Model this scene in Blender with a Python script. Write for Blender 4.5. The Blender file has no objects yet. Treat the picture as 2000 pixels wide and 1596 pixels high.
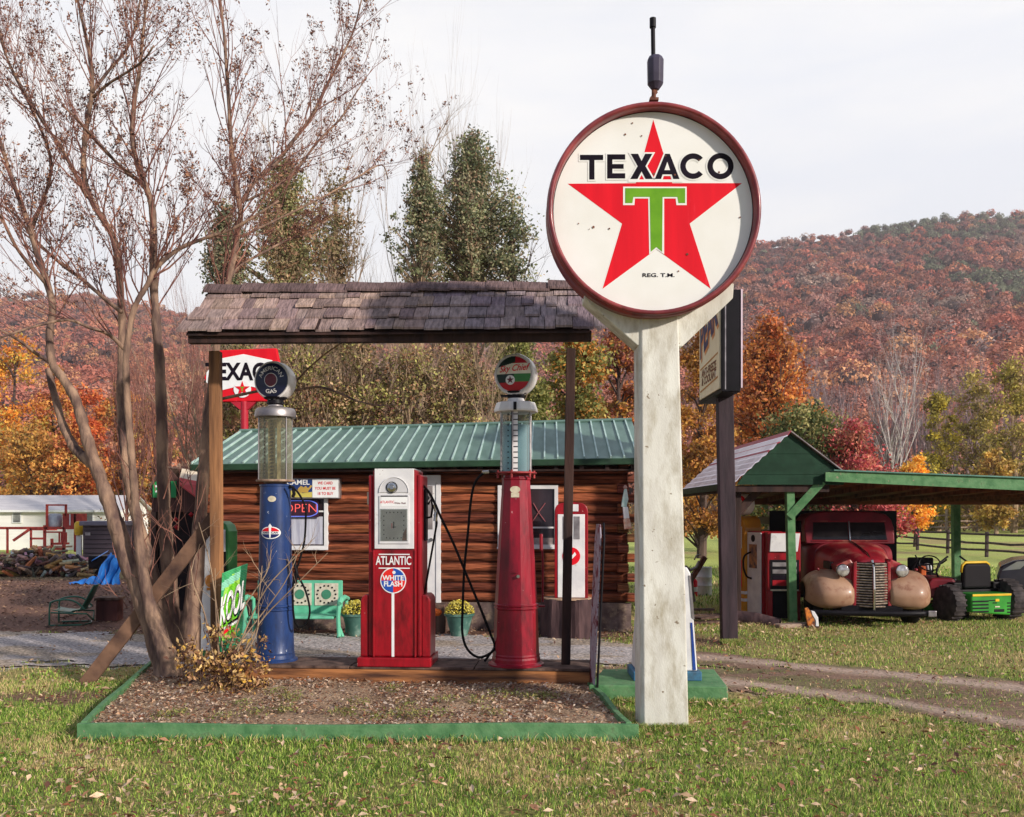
import bpy, math, random
import numpy as np
from mathutils import Matrix, Vector
random.seed(7); RNG = np.random.default_rng(7)
R = math.radians
SC = bpy.context.scene
COL = SC.collection
# ------------------------------------------------------------------ camera
F, EYE, CX, HY = 1800.0, 1.75, 1000.0, 1003.0      # focal length and horizon in photo pixels
cam = bpy.data.cameras.new('camera'); co = bpy.data.objects.new('camera', cam); COL.objects.link(co)
co.location = (0, 0, EYE); co.rotation_euler = (R(90), 0, 0)
cam.sensor_width = 36; cam.lens = 36 * F / 2000; cam.shift_y = (HY - 798) / 2000
cam.clip_start = 0.1; cam.clip_end = 5000
SC.camera = co
# ------------------------------------------------------------------ light
SUN_AZ, SUN_EL = R(50), R(21)          # azimuth measured from behind the camera towards the right
sdir = Vector((math.sin(SUN_AZ) * math.cos(SUN_EL), -math.cos(SUN_AZ) * math.cos(SUN_EL), math.sin(SUN_EL)))
sl = bpy.data.lights.new('sun', 'SUN'); sl.energy = 3.8; sl.angle = R(2.6); sl.color = (1.0, 0.92, 0.82)
so = bpy.data.objects.new('sun', sl); COL.objects.link(so); so.rotation_euler = sdir.to_track_quat('Z', 'Y').to_euler()
so.location = (6, -6, 9)
W = bpy.data.worlds.new('World'); SC.world = W; W.use_nodes = True
nt = W.node_tree; nt.nodes.clear()
def N(nt, t, **k):
    n = nt.nodes.new(t)
    for a, b in k.items(): setattr(n, a, b)
    return n
out = N(nt, 'ShaderNodeOutputWorld'); sky = N(nt, 'ShaderNodeTexSky', sky_type='NISHITA', sun_disc=False)
sky.sun_elevation = SUN_EL; sky.sun_rotation = math.atan2(sdir.x, sdir.y); sky.air_density = 1.0; sky.dust_density = 2.0
b1 = N(nt, 'ShaderNodeBackground'); b1.inputs[1].default_value = 0.09; nt.links.new(sky.outputs[0], b1.inputs[0])
tc = N(nt, 'ShaderNodeTexCoord'); mp = N(nt, 'ShaderNodeMapping'); mp.inputs['Scale'].default_value = (1.2, 1.2, 5.0)
mp.inputs['Rotation'].default_value = (0.15, 0.25, 0.0)
nz = N(nt, 'ShaderNodeTexNoise'); nz.inputs['Scale'].default_value = 1.6; nz.inputs['Detail'].default_value = 7; nz.inputs['Roughness'].default_value = .55
nt.links.new(tc.outputs['Generated'], mp.inputs[0]); nt.links.new(mp.outputs[0], nz.inputs['Vector'])
rp = N(nt, 'ShaderNodeValToRGB'); rp.color_ramp.elements[0].position = .34; rp.color_ramp.elements[1].position = .56
rp.color_ramp.elements[0].color = (0.86, 0.88, 0.935, 1); rp.color_ramp.elements[1].color = (0.99, 0.975, 0.965, 1)
nt.links.new(nz.outputs[0], rp.inputs[0])
b2 = N(nt, 'ShaderNodeBackground'); b2.inputs[1].default_value = .94
# sky overhead and behind the camera, out of view, dimmed to deepen shadows
sp = N(nt, 'ShaderNodeSeparateXYZ'); nt.links.new(tc.outputs['Generated'], sp.inputs[0])
m1 = N(nt, 'ShaderNodeMapRange', interpolation_type='SMOOTHSTEP'); m1.inputs[1].default_value = .42; m1.inputs[2].default_value = .8; nt.links.new(sp.outputs['Z'], m1.inputs[0])
m2 = N(nt, 'ShaderNodeMapRange', interpolation_type='SMOOTHSTEP'); m2.inputs[1].default_value = .25; m2.inputs[2].default_value = -.45; nt.links.new(sp.outputs['Y'], m2.inputs[0])
m3 = N(nt, 'ShaderNodeMath', operation='MAXIMUM'); nt.links.new(m1.outputs[0], m3.inputs[0]); nt.links.new(m2.outputs[0], m3.inputs[1])
mc = N(nt, 'ShaderNodeMix', data_type='RGBA'); nt.links.new(m3.outputs[0], mc.inputs[0]); nt.links.new(rp.outputs[0], mc.inputs[6]); mc.inputs[7].default_value = (.34, .40, .54, 1)
nt.links.new(mc.outputs[2], b2.inputs[0])
mx = N(nt, 'ShaderNodeMixShader'); mx.inputs[0].default_value = 0.95
nt.links.new(b1.outputs[0], mx.inputs[1]); nt.links.new(b2.outputs[0], mx.inputs[2]); nt.links.new(mx.outputs[0], out.inputs[0])
SC.view_settings.view_transform = 'Standard'; SC.view_settings.look = 'None'; SC.view_settings.exposure = 0.3; SC.view_settings.gamma = 1.0
SC.cycles.max_bounces = 6; SC.cycles.transparent_max_bounces = 12
try: SC.cycles.use_denoising = True
except Exception: pass

# ------------------------------------------------------------------ helpers
def P(px, py, D): return np.array([(px - CX) / F * D, D, EYE + (HY - py) / F * D])
def lin(r, g, b):
    f = lambda c: (c / 255 / 12.92) if c / 255 <= .04045 else ((c / 255 + .055) / 1.055) ** 2.4
    return (f(r), f(g), f(b))
MATS = {}
def mat(name, c, c2=None, sc=6, st=(1, 1, 1), rough=.6, metal=0, bump=0, bsc=None, detail=5, coat=0, lo=.35, hi=.65, dirt=None, dsc=2.5, dlo=.5, dhi=.7, trans=0, emit=0, spec=.3, chip=None, csc=24, clo=.70):
    if name in MATS: return MATS[name]
    m = bpy.data.materials.new(name); m.use_nodes = True; nt = m.node_tree; L = nt.links.new
    p = nt.nodes['Principled BSDF']; p.inputs['Roughness'].default_value = rough; p.inputs['Metallic'].default_value = metal
    p.inputs['Coat Weight'].default_value = coat; p.inputs['Coat Roughness'].default_value = .15; p.inputs['Specular IOR Level'].default_value = spec
    p.inputs['Transmission Weight'].default_value = trans
    tc = N(nt, 'ShaderNodeTexCoord'); mp = N(nt, 'ShaderNodeMapping'); mp.inputs['Scale'].default_value = st
    L(tc.outputs['Object'], mp.inputs[0])
    c2 = c2 or tuple(x * .82 for x in c)
    n1 = N(nt, 'ShaderNodeTexNoise'); n1.inputs['Scale'].default_value = sc; n1.inputs['Detail'].default_value = detail; L(mp.outputs[0], n1.inputs['Vector'])
    r = N(nt, 'ShaderNodeValToRGB'); r.color_ramp.elements[0].position = lo; r.color_ramp.elements[1].position = hi
    r.color_ramp.elements[0].color = (*c2, 1); r.color_ramp.elements[1].color = (*c, 1); L(n1.outputs[0], r.inputs[0])
    col = r.outputs[0]
    if dirt:
        n2 = N(nt, 'ShaderNodeTexNoise'); n2.inputs['Scale'].default_value = dsc; n2.inputs['Detail'].default_value = 9; n2.inputs['Roughness'].default_value = .7; L(mp.outputs[0], n2.inputs['Vector'])
        r2 = N(nt, 'ShaderNodeValToRGB'); r2.color_ramp.elements[0].position = dlo; r2.color_ramp.elements[1].position = dhi
        r2.color_ramp.elements[0].color = (0, 0, 0, 1); r2.color_ramp.elements[1].color = (1, 1, 1, 1); L(n2.outputs[0], r2.inputs[0])
        mx = N(nt, 'ShaderNodeMix', data_type='RGBA'); L(r2.outputs[0], mx.inputs[0]); L(col, mx.inputs[6]); mx.inputs[7].default_value = (*dirt, 1); col = mx.outputs[2]
    if chip:      # small flakes where the paint is gone
        n4 = N(nt, 'ShaderNodeTexNoise'); n4.inputs['Scale'].default_value = csc; n4.inputs['Detail'].default_value = 4; n4.inputs['Roughness'].default_value = .65; L(tc.outputs['Object'], n4.inputs['Vector'])
        r4 = N(nt, 'ShaderNodeMapRange'); r4.inputs[1].default_value = clo; r4.inputs[2].default_value = clo + .015; L(n4.outputs[0], r4.inputs[0])
        m4 = N(nt, 'ShaderNodeMix', data_type='RGBA'); L(r4.outputs[0], m4.inputs[0]); L(col, m4.inputs[6]); m4.inputs[7].default_value = (*chip, 1); col = m4.outputs[2]
    L(col, p.inputs['Base Color'])
    if emit: L(col, p.inputs['Emission Color']); p.inputs['Emission Strength'].default_value = emit
    if bump:
        n3 = N(nt, 'ShaderNodeTexNoise'); n3.inputs['Scale'].default_value = bsc or sc * 2; n3.inputs['Detail'].default_value = 8; L(mp.outputs[0], n3.inputs['Vector'])
        b = N(nt, 'ShaderNodeBump'); b.inputs['Strength'].default_value = bump; b.inputs['Distance'].default_value = .02
        L(n3.outputs[0], b.inputs['Height']); L(b.outputs[0], p.inputs['Normal'])
    MATS[name] = m; return m
def matcol(name, rough=.8, vs=30, va=.35, bump=0, bsc=60, trans=0, spec=.3, dist=.02, st=(1, 1, 1)):
    """colour from the mesh's Col attribute (a colour of its own per leaf / log / patch) with noise variation"""
    if name in MATS: return MATS[name]
    m = bpy.data.materials.new(name); m.use_nodes = True; nt = m.node_tree; L = nt.links.new
    p = nt.nodes['Principled BSDF']; p.inputs['Roughness'].default_value = rough; p.inputs['Specular IOR Level'].default_value = spec
    a = N(nt, 'ShaderNodeAttribute', attribute_name='Col'); tc0 = N(nt, 'ShaderNodeTexCoord'); tc = N(nt, 'ShaderNodeMapping'); tc.inputs['Scale'].default_value = st; L(tc0.outputs['Object'], tc.inputs[0])
    n = N(nt, 'ShaderNodeTexNoise'); n.inputs['Scale'].default_value = vs; n.inputs['Detail'].default_value = 6; L(tc.outputs[0], n.inputs['Vector'])
    mr = N(nt, 'ShaderNodeMapRange'); mr.inputs[1].default_value = .3; mr.inputs[2].default_value = .7; mr.inputs[3].default_value = 1 - va; mr.inputs[4].default_value = 1 + va
    L(n.outputs[0], mr.inputs[0])
    mx = N(nt, 'ShaderNodeVectorMath', operation='SCALE'); L(a.outputs['Color'], mx.inputs[0]); L(mr.outputs[0], mx.inputs['Scale'])
    L(mx.outputs[0], p.inputs['Base Color'])
    if trans:
        t = N(nt, 'ShaderNodeBsdfTranslucent'); L(mx.outputs[0], t.inputs[0]); s = N(nt, 'ShaderNodeMixShader'); s.inputs[0].default_value = trans
        L(p.outputs[0], s.inputs[1]); L(t.outputs[0], s.inputs[2]); L(s.outputs[0], nt.nodes['Material Output'].inputs[0])
    if bump:
        n3 = N(nt, 'ShaderNodeTexNoise'); n3.inputs['Scale'].default_value = bsc; n3.inputs['Detail'].default_value = 8; L(tc.outputs[0], n3.inputs['Vector'])
        b = N(nt, 'ShaderNodeBump'); b.inputs['Strength'].default_value = bump; b.inputs['Distance'].default_value = dist
        L(n3.outputs[0], b.inputs['Height']); L(b.outputs[0], p.inputs['Normal'])
    MATS[name] = m; return m

MW = {}      # world matrix of roots, so a part may be written in world coordinates
def tag(o, label=None, cat=None, group=None, kind=None):
    if label: o['label'] = label
    if cat: o['category'] = cat
    if group: o['group'] = group
    if kind: o['kind'] = kind
    return o
def thing(name, label, cat, loc=(0, 0, 0), rz=0, group=None):
    o = bpy.data.objects.new(name, None); COL.objects.link(o); o.empty_display_size = .2
    o.location = loc; o.rotation_euler = (0, 0, rz)
    MW[o.name] = Matrix.Translation(Vector(loc)) @ Matrix.Rotation(rz, 4, 'Z')
    return tag(o, label, cat, group)
def copy_thing(o, loc, label, rz=None, scale=None):
    c = o.copy(); COL.objects.link(c); c.location = loc; c['label'] = label
    if rz is not None: c.rotation_euler = (0, 0, rz)
    if scale: c.scale = (scale,) * 3
    for ch in list(o.children):
        d = ch.copy(); COL.objects.link(d); d.parent = c
        for g in list(ch.children):
            e = g.copy(); COL.objects.link(e); e.parent = d
    return c
def rootmat(o):
    while o.parent: o = o.parent
    return MW.get(o.name, Matrix.Identity(4))
def link_mesh(name, me, m, parent=None, smooth=False, bevel=0, label=None, bseg=2):
    o = bpy.data.objects.new(name, me); COL.objects.link(o)
    if parent: o.parent = parent
    if m is not None: me.materials.append(m)
    if smooth is True: me.polygons.foreach_set('use_smooth', [True] * len(me.polygons))
    elif smooth: 
        me.polygons.foreach_set('use_smooth', [True] * len(me.polygons)); me.set_sharp_from_angle(angle=R(smooth))
    if bevel:
        b = o.modifiers.new('edge', 'BEVEL'); b.width = bevel; b.segments = bseg; b.limit_method = 'ANGLE'; b.angle_limit = R(35)
    if label: o['label'] = label
    return o
def fast(name, V, Fc, m, cols=None, parent=None, smooth=False, world=False, **k):
    """V: n x 3, Fc: f x k array; cols: per face rgb"""
    V = np.asarray(V, dtype=np.float32)
    if world and parent:
        inv = np.array(rootmat(parent).inverted()); V = V @ inv[:3, :3].T + inv[:3, 3]
    me = bpy.data.meshes.new(name); nf, kk = Fc.shape
    me.vertices.add(len(V)); me.vertices.foreach_set('co', V.astype(np.float32).ravel())
    me.loops.add(nf * kk); me.loops.foreach_set('vertex_index', Fc.astype(np.int32).ravel())
    me.polygons.add(nf); me.polygons.foreach_set('loop_start', np.arange(0, nf * kk, kk, dtype=np.int32))
    me.update(calc_edges=True)
    if cols is not None:
        a = me.color_attributes.new('Col', 'FLOAT_COLOR', 'CORNER')
        c = np.ones((nf, kk, 4), np.float32); c[:, :, :3] = np.asarray(cols)[:, None, :]
        a.data.foreach_set('color', c.ravel())
    return link_mesh(name, me, m, parent, smooth, **k)
class MB:
    def __init__(s): s.v = []; s.f = []; s.c = []; s.n = 0; s.col = None
    def add(s, v, f, m=None):
        v = np.asarray(v, float)
        if m is not None: m = np.array(m); v = v @ m[:3, :3].T + m[:3, 3]
        s.v.append(v); s.f += [tuple(i + s.n for i in q) for q in f]; s.n += len(v); s.c += [s.col] * len(f); return s
    def box(s, x0, x1, y0, y1, z0, z1, m=None):
        v = [(x, y, z) for z in (z0, z1) for y in (y0, y1) for x in (x0, x1)]
        return s.add(v, [(0, 2, 3, 1), (4, 5, 7, 6), (0, 1, 5, 4), (2, 6, 7, 3), (0, 4, 6, 2), (1, 3, 7, 5)], m)
    def beam(s, a, b, w, d, up=(0, 0, 1)):
        """square timber from a to b, w across, d along 'up'"""
        a, b = Vector(a), Vector(b); t = (b - a).normalized(); u = Vector(up); x = t.cross(u).normalized(); u = x.cross(t).normalized()
        v = [tuple(p + x * i * w / 2 + u * j * d / 2) for p in (a, b) for j in (-1, 1) for i in (-1, 1)]
        return s.add(v, [(0, 2, 3, 1), (4, 5, 7, 6), (0, 1, 5, 4), (2, 6, 7, 3), (0, 4, 6, 2), (1, 3, 7, 5)])
    def lathe(s, prof, n=32, c=(0, 0, 0), axis='z', m=None, cap=True, a0=0, squash=(1, 1)):
        v = []; k = len(prof)
        for i in range(n):
            t = a0 + 2 * math.pi * i / n; cs, sn = math.cos(t) * squash[0], math.sin(t) * squash[1]
            for r, z in prof:
                p = (r * cs, r * sn, z)
                if axis == 'y': p = (p[0], p[2], p[1])
                elif axis == 'x': p = (p[2], p[0], p[1])
                v.append((p[0] + c[0], p[1] + c[1], p[2] + c[2]))
        f = []
        for i in range(n):
            j = (i + 1) % n
            for q in range(k - 1): f.append((i * k + q, j * k + q, j * k + q + 1, i * k + q + 1))
        if cap:
            if prof[0][0] > 1e-6: f.append(tuple(i * k for i in range(n))[::-1])
            if prof[-1][0] > 1e-6: f.append(tuple(i * k + k - 1 for i in range(n)))
        return s.add(v, f, m)
    def cyl(s, c, r, z0, z1, n=24, axis='z', m=None): return s.lathe([(r, z0), (r, z1)], n, c, axis, m)
    def tube(s, pts, rad, n=6, cap=True):
        pts = np.asarray(pts, float); k = len(pts)
        if np.isscalar(rad): rad = [rad] * k
        t = np.gradient(pts, axis=0); t /= np.linalg.norm(t, axis=1)[:, None] + 1e-12
        u = np.cross(t, (0, 0, 1.0)); bad = np.linalg.norm(u, axis=1) < .15
        u[bad] = np.cross(t[bad], (0.0, 1.0, 0)); 
        for i in range(1, k):
            u[i] = u[i - 1] - t[i] * np.dot(u[i - 1], t[i])
        u /= np.linalg.norm(u, axis=1)[:, None] + 1e-12; w = np.cross(t, u)
        a = np.arange(n) * 2 * math.pi / n
        ring = u[:, None, :] * np.cos(a)[None, :, None] + w[:, None, :] * np.sin(a)[None, :, None]
        v = (pts[:, None, :] + ring * np.asarray(rad)[:, None, None]).reshape(-1, 3)
        f = [(i * n + j, i * n + (j + 1) % n, (i + 1) * n + (j + 1) % n, (i + 1) * n + j) for i in range(k - 1) for j in range(n)]
        if cap: f += [tuple(range(n))[::-1], tuple(range((k - 1) * n, k * n))]
        return s.add(v, f)
    def prism(s, poly, a, b, ax='y', m=None):
        """poly (u,w) pairs extruded between a and b along ax; for ax y: u=x,w=z; x: u=y,w=z; z: u=x,w=y"""
        g = {'y': lambda u, w, d: (u, d, w), 'x': lambda u, w, d: (d, u, w), 'z': lambda u, w, d: (u, w, d)}[ax]
        n = len(poly); v = [g(u, w, a) for u, w in poly] + [g(u, w, b) for u, w in poly]
        return s.add(v, [tuple(range(n))[::-1], tuple(range(n, 2 * n))] + [(i, (i + 1) % n, n + (i + 1) % n, n + i) for i in range(n)], m)
    def grid(s, fn, nu, nv, closeu=False, m=None):
        v = [fn(i / nu, j / nv) for i in range(nu + (0 if closeu else 1)) for j in range(nv + 1)]; k = nv + 1; nn = nu if closeu else nu + 1
        f = [(i * k + j, ((i + 1) % nn) * k + j, ((i + 1) % nn) * k + j + 1, i * k + j + 1) for i in range(nu) for j in range(nv)]
        return s.add(v, f, m)
    def build(s, name, m, parent=None, smooth=False, world=False, bevel=0, label=None, fixn=True, bseg=2):
        V = np.concatenate(s.v)
        if world and parent:
            inv = np.array(rootmat(parent).inverted()); V = V @ inv[:3, :3].T + inv[:3, 3]
        me = bpy.data.meshes.new(name); me.from_pydata(V.tolist(), [], s.f); me.update()
        if any(c is not None for c in s.c):
            a = me.color_attributes.new('Col', 'FLOAT_COLOR', 'CORNER'); buf = []
            for c, q in zip(s.c, s.f): buf += [*(c or (.5, .5, .5)), 1.0] * len(q)
            a.data.foreach_set('color', buf)
        if fixn:
            import bmesh
            bm = bmesh.new(); bm.from_mesh(me); bmesh.ops.recalc_face_normals(bm, faces=bm.faces); bm.to_mesh(me); bm.free()
        return link_mesh(name, me, m, parent, smooth, bevel, label, bseg)
def text(name, body, size, m, parent, fn, bold=.0, width=1.0, align='CENTER', label=None, shear=0, sub=0):
    """lettering; fn maps (x, y) of the flat text to a 3-D point in the parent's space"""
    cu = bpy.data.curves.new('t', 'FONT'); cu.body = body; cu.size = size; cu.align_x = align; cu.align_y = 'CENTER'; cu.offset = bold * size; cu.shear = shear
    cu.resolution_u = 4
    t = bpy.data.objects.new('t', cu); me = bpy.data.meshes.new_from_object(t)
    bpy.data.objects.remove(t); bpy.data.curves.remove(cu)
    me.name = name
    V = np.array([fn(v.co.x * width, v.co.y) for v in me.vertices]); me.vertices.foreach_set('co', V.astype(np.float32).ravel()); me.materials.clear(); me.update()
    return link_mesh(name, me, m, parent, label=label)
def spline(pts, per=6):
    pts = np.asarray(pts, float); n = len(pts); outp = []
    q = np.vstack([2 * pts[0] - pts[1], pts, 2 * pts[-1] - pts[-2]])
    for i in range(n - 1):
        p0, p1, p2, p3 = q[i], q[i + 1], q[i + 2], q[i + 3]
        for k in range(per):
            t = k / per
            outp.append(.5 * ((2 * p1) + (-p0 + p2) * t + (2 * p0 - 5 * p1 + 4 * p2 - p3) * t * t + (-p0 + 3 * p1 - 3 * p2 + p3) * t ** 3))
    outp.append(pts[-1]); return np.array(outp)
def vnoise(x, y, s=1.0, seed=0):
    """smooth value noise, numpy"""
    x = np.asarray(x, float) / s; y = np.asarray(y, float) / s
    xi, yi = np.floor(x).astype(int), np.floor(y).astype(int); xf, yf = x - xi, y - yi
    h = lambda a, b: np.modf(np.abs(np.sin(a * 127.1 + b * 311.7 + seed * 74.7) * 43758.5453))[0]
    u, v = xf * xf * (3 - 2 * xf), yf * yf * (3 - 2 * yf)
    return (h(xi, yi) * (1 - u) + h(xi + 1, yi) * u) * (1 - v) + (h(xi, yi + 1) * (1 - u) + h(xi + 1, yi + 1) * u) * v
def fbm(x, y, s, seed=0): return (vnoise(x, y, s, seed) + .5 * vnoise(x, y, s / 2.1, seed + 1) + .25 * vnoise(x, y, s / 4.3, seed + 2)) / 1.75
def sstep(a, b, x): t = np.clip((np.asarray(x, float) - a) / (b - a), 0, 1); return t * t * (3 - 2 * t)

# ------------------------------------------------------------------ materials
RED = lin(178, 22, 38)
m_wood_old = mat('weathered_timber', lin(112, 88, 76), lin(62, 44, 38), sc=9, st=(1, 1, .12), rough=.85, bump=.5, bsc=30)
m_wood_dark = mat('dark_stained_timber', lin(66, 44, 38), lin(34, 22, 22), sc=8, st=(1, 1, .15), rough=.8, bump=.4, bsc=30)
m_wood_tan = mat('tan_timber', lin(168, 118, 78), lin(92, 62, 44), sc=7, st=(1.5, 1.5, .15), rough=.8, bump=.4, bsc=26)
m_tie = mat('orange_brown_tie', lin(176, 116, 70), lin(80, 52, 40), sc=8, st=(.2, 2, 2), rough=.9, bump=.7, bsc=24)
m_green = mat('green_paint', lin(100, 142, 96), lin(70, 114, 72), sc=9, rough=.7, bump=.25, bsc=40, dirt=lin(78, 78, 60), dsc=9, dlo=.56, dhi=.74, chip=lin(150, 132, 112), csc=16, clo=.66)
m_green_d = mat('dark_green_paint', lin(36, 66, 44), lin(26, 50, 34), sc=6, rough=.65, bump=.2, bsc=20)
m_concrete = mat('pale_concrete', lin(222, 220, 210), lin(198, 194, 184), sc=3.5, st=(1.5, 1.5, .5), rough=.85, bump=.16, bsc=90, dirt=lin(150, 138, 112), dsc=4.2, dlo=.47, dhi=.76, spec=.15, chip=lin(132, 118, 100), csc=13, clo=.685)
m_enamel = mat('white_enamel', lin(232, 231, 226), lin(224, 222, 214), sc=2.5, rough=.45, dirt=lin(170, 130, 100), dsc=17, dlo=.74, dhi=.82, spec=.2)
m_black = mat('black_paint', lin(22, 18, 24), lin(14, 12, 16), rough=.5, spec=.15)
m_rubber = mat('black_rubber', lin(24, 22, 24), lin(14, 13, 14), rough=.7, spec=.12)
m_white = mat('white_paint', lin(226, 224, 222), lin(204, 202, 204), sc=5, rough=.5, dirt=lin(150, 140, 130), dsc=7, dlo=.6, dhi=.8, chip=lin(120, 84, 66), csc=20, clo=.69)
m_red = mat('glossy_red_paint', lin(172, 22, 36), lin(142, 14, 28), sc=2.6, rough=.36, coat=.12, dirt=lin(96, 16, 22), dsc=3, st=(2, 2, .6), dlo=.44, dhi=.66, bump=.12, bsc=14, chip=lin(196, 150, 140))
m_red2 = mat('crimson_paint', lin(160, 20, 44), lin(128, 14, 34), sc=2.2, rough=.38, coat=.12, dirt=lin(84, 16, 26), dsc=3, st=(2, 2, .6), dlo=.45, dhi=.68, bump=.12, bsc=14, chip=lin(206, 160, 160))
m_blue = mat('dark_blue_paint', lin(40, 68, 122), lin(28, 50, 98), sc=2.2, rough=.38, coat=.12, dirt=lin(34, 46, 78), dsc=4, st=(2, 2, .6), dlo=.45, dhi=.68, bump=.12, bsc=14, chip=lin(150, 156, 170), clo=.69)
m_chrome = mat('worn_chrome', lin(210, 208, 205), lin(170, 165, 160), rough=.22, metal=1)
m_galv = mat('dull_metal', lin(178, 172, 172), lin(128, 120, 122), sc=6, rough=.42, metal=.75)
m_rust = mat('rusty_iron', lin(140, 92, 72), lin(88, 52, 42), sc=14, rough=.8, metal=.2, bump=.3)
m_textred = mat('red_enamel', lin(222, 30, 44), lin(206, 26, 40), sc=3, rough=.5, dirt=lin(228, 70, 84), dsc=3.5, st=(3, 1, .3), dlo=.60, dhi=.72, spec=.08)
m_textgreen = mat('green_enamel', lin(110, 162, 40), lin(94, 146, 34), sc=6, rough=.5, spec=.1)
m_textblack = mat('black_enamel', lin(30, 22, 34), lin(20, 14, 22), rough=.5, spec=.08)
m_textwhite = mat('white_lettering', lin(236, 236, 234), lin(226, 226, 224), rough=.45)
m_textblue = mat('blue_lettering', lin(36, 70, 150), lin(30, 58, 130), rough=.45)
def glassmat(name, tint, alpha=.35, rough=.03):
    if name in MATS: return MATS[name]
    m = bpy.data.materials.new(name); m.use_nodes = True; nt = m.node_tree; L = nt.links.new
    p = nt.nodes['Principled BSDF']; p.inputs['Base Color'].default_value = (*tint, 1); p.inputs['Roughness'].default_value = rough
    t = N(nt, 'ShaderNodeBsdfTransparent'); t.inputs[0].default_value = (*[min(1, .55 + c * .5) for c in tint], 1)
    fr = N(nt, 'ShaderNodeLayerWeight'); fr.inputs[0].default_value = .35
    mr = N(nt, 'ShaderNodeMapRange'); mr.inputs[3].default_value = alpha; mr.inputs[4].default_value = min(1, alpha + .6)
    L(fr.outputs['Facing'], mr.inputs[0]); s = N(nt, 'ShaderNodeMixShader'); L(mr.outputs[0], s.inputs[0]); L(t.outputs[0], s.inputs[1]); L(p.outputs[0], s.inputs[2])
    L(s.outputs[0], nt.nodes['Material Output'].inputs[0]); MATS[name] = m; return m
m_glass = glassmat('clear_glass', (.5, .54, .52), .05)
m_bluegas = glassmat('blue_fuel_glass', (.30, .52, .60), .45)
m_window = mat('dark_window_glass', lin(58, 46, 50), lin(34, 26, 30), sc=3, rough=.08, spec=.4)
# ================================================================== GROUND
LX = lambda x, y: x
def terrain_z(x, y):
    x = np.asarray(x, float); y = np.asarray(y, float)
    drop = -.62 * sstep(18, 60, y) * sstep(2, -10, x)
    return drop + .5 * sstep(40, 62, y) * sstep(0, 22, x) + .9 * sstep(66, 110, y) + .012 * (fbm(x, y, 1.3, 3) - .5)
# centre lines: gravel drive behind the shelter, dirt ruts at the right
def track(px, xs, ys): return np.interp(px, xs, ys)
def gravel_col(x, y):
    k = sstep(.5, .62, fbm(x, y * 2, .9, 63))[:, None]; return GRAV * (1 - .55 * k) + np.array(lin(170, 146, 112)) * .55 * k
def drive_w(x, y):
    """1 inside the grey gravel drive"""
    c = np.interp(x, [-14, -4, 0, 2.6, 4], [11.9, 11.9, 11.9, 11.4, 10.6]); h = np.interp(x, [-14, -4, 0, 1.4, 2.4], [1.45, 1.5, 1.25, .8, .3])
    d = np.abs(y - c) - h + (fbm(x, y, .9, 11) - .5) * .9 + (fbm(x, y, .25, 12) - .5) * .7
    return sstep(.12, -.12, d) * sstep(2.6, .9, x)
def dirt_w(x, y):
    c1 = np.interp(x, [.2, 2.2, 3.5, 5.04, 9], [11.6, 11.2, 10.4, 9.15, 5.9]); c2 = np.interp(x, [.8, 2.0, 3.3, 4.1, 9], [9.95, 9.75, 8.75, 7.75, 2.4])
    n = (fbm(x, y, .8, 21) - .5) * .75 + (fbm(x, y, .22, 25) - .5) * .7
    a = sstep(.18, -.14, np.abs(y - c1) - .40 + n); b = sstep(.18, -.14, np.abs(y - c2) - .42 + n)
    between = .9 * ((y < c1) & (y > c2)) * (fbm(x, y, .45, 23) > .40)
    return np.clip(np.maximum(np.maximum(a, b), between), 0, 1) * sstep(.5, 1.6, x)
def litter_w(x, y):
    """brown leaf litter at the left and in front of the cabin"""
    a = sstep(12.6, 13.6, y + (fbm(x, y, 1.2, 31) - .5) * 1.6) * sstep(2.5, 1.2, x) * np.maximum(sstep(30, 24, y), sstep(-6, -12, x) * sstep(58, 50, y) * .8)
    b = .9 * sstep(.25, -.1, np.hypot((x + 4.15) / 1.3, (y - 8.75) / .8) - .45 + (fbm(x, y, .4, 33) - .5) * .9)
    c = .8 * sstep(.9, .2, np.hypot((x - 2.6) / 1.3, y - 12.6))
    return np.clip(np.maximum(np.maximum(a, b), c), 0, 1)
GRASS = np.array(lin(112, 114, 60)); GRASS2 = np.array(lin(156, 136, 92)); GFAR = np.array(lin(158, 166, 92))
DIRT = np.array(lin(146, 122, 106)); GRAV = np.array(lin(184, 174, 170)); LIT = np.array(lin(112, 84, 72))
def ground_col(x, y): return ground_col0(x, y) * 1.22
def ground_col0(x, y):
    x = np.asarray(x, float); y = np.asarray(y, float)
    g = fbm(x, y, 1.4, 41)[..., None]; c = GRASS * (1 - g) + GRASS2 * g
    k = sstep(12, 24, y)[..., None]; c = c * (1 - k) + GFAR * (.8 + .4 * g) * k
    pl = (sstep(.62, .7, fbm(x, y, 5, 43)) * .6 * sstep(17, 25, y))[..., None]; c = c * (1 - pl) + np.array(lin(150, 120, 96)) * pl
    for w, cc in ((litter_w(x, y), LIT), (dirt_w(x, y), DIRT), (drive_w(x, y), GRAV)):
        w = w[..., None]; c = c * (1 - w) + cc * w
    return c
def seq(parts):
    o = [parts[0][0]]
    for a, b, st in parts: 
        n = max(1, int(round((b - a) / st))); o += list(a + (b - a) * (np.arange(n) + 1) / n)
    return np.array(o)
def sheet(name, xs, ys, zf, cf, m, kind='structure', label=None):
    X, Y = np.meshgrid(xs, ys); V = np.stack([X, Y, zf(X, Y)], -1).reshape(-1, 3); nx, ny = len(xs), len(ys)
    i = np.arange(nx - 1)[None, :] + nx * np.arange(ny - 1)[:, None]; Fc = np.stack([i, i + 1, i + nx + 1, i + nx], -1).reshape(-1, 4)
    cen = V[Fc].mean(1); o = fast(name, V, Fc, m, cols=cf(cen[:, 0], cen[:, 1]), smooth=True)
    return tag(o, label=label, kind=kind)
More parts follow.
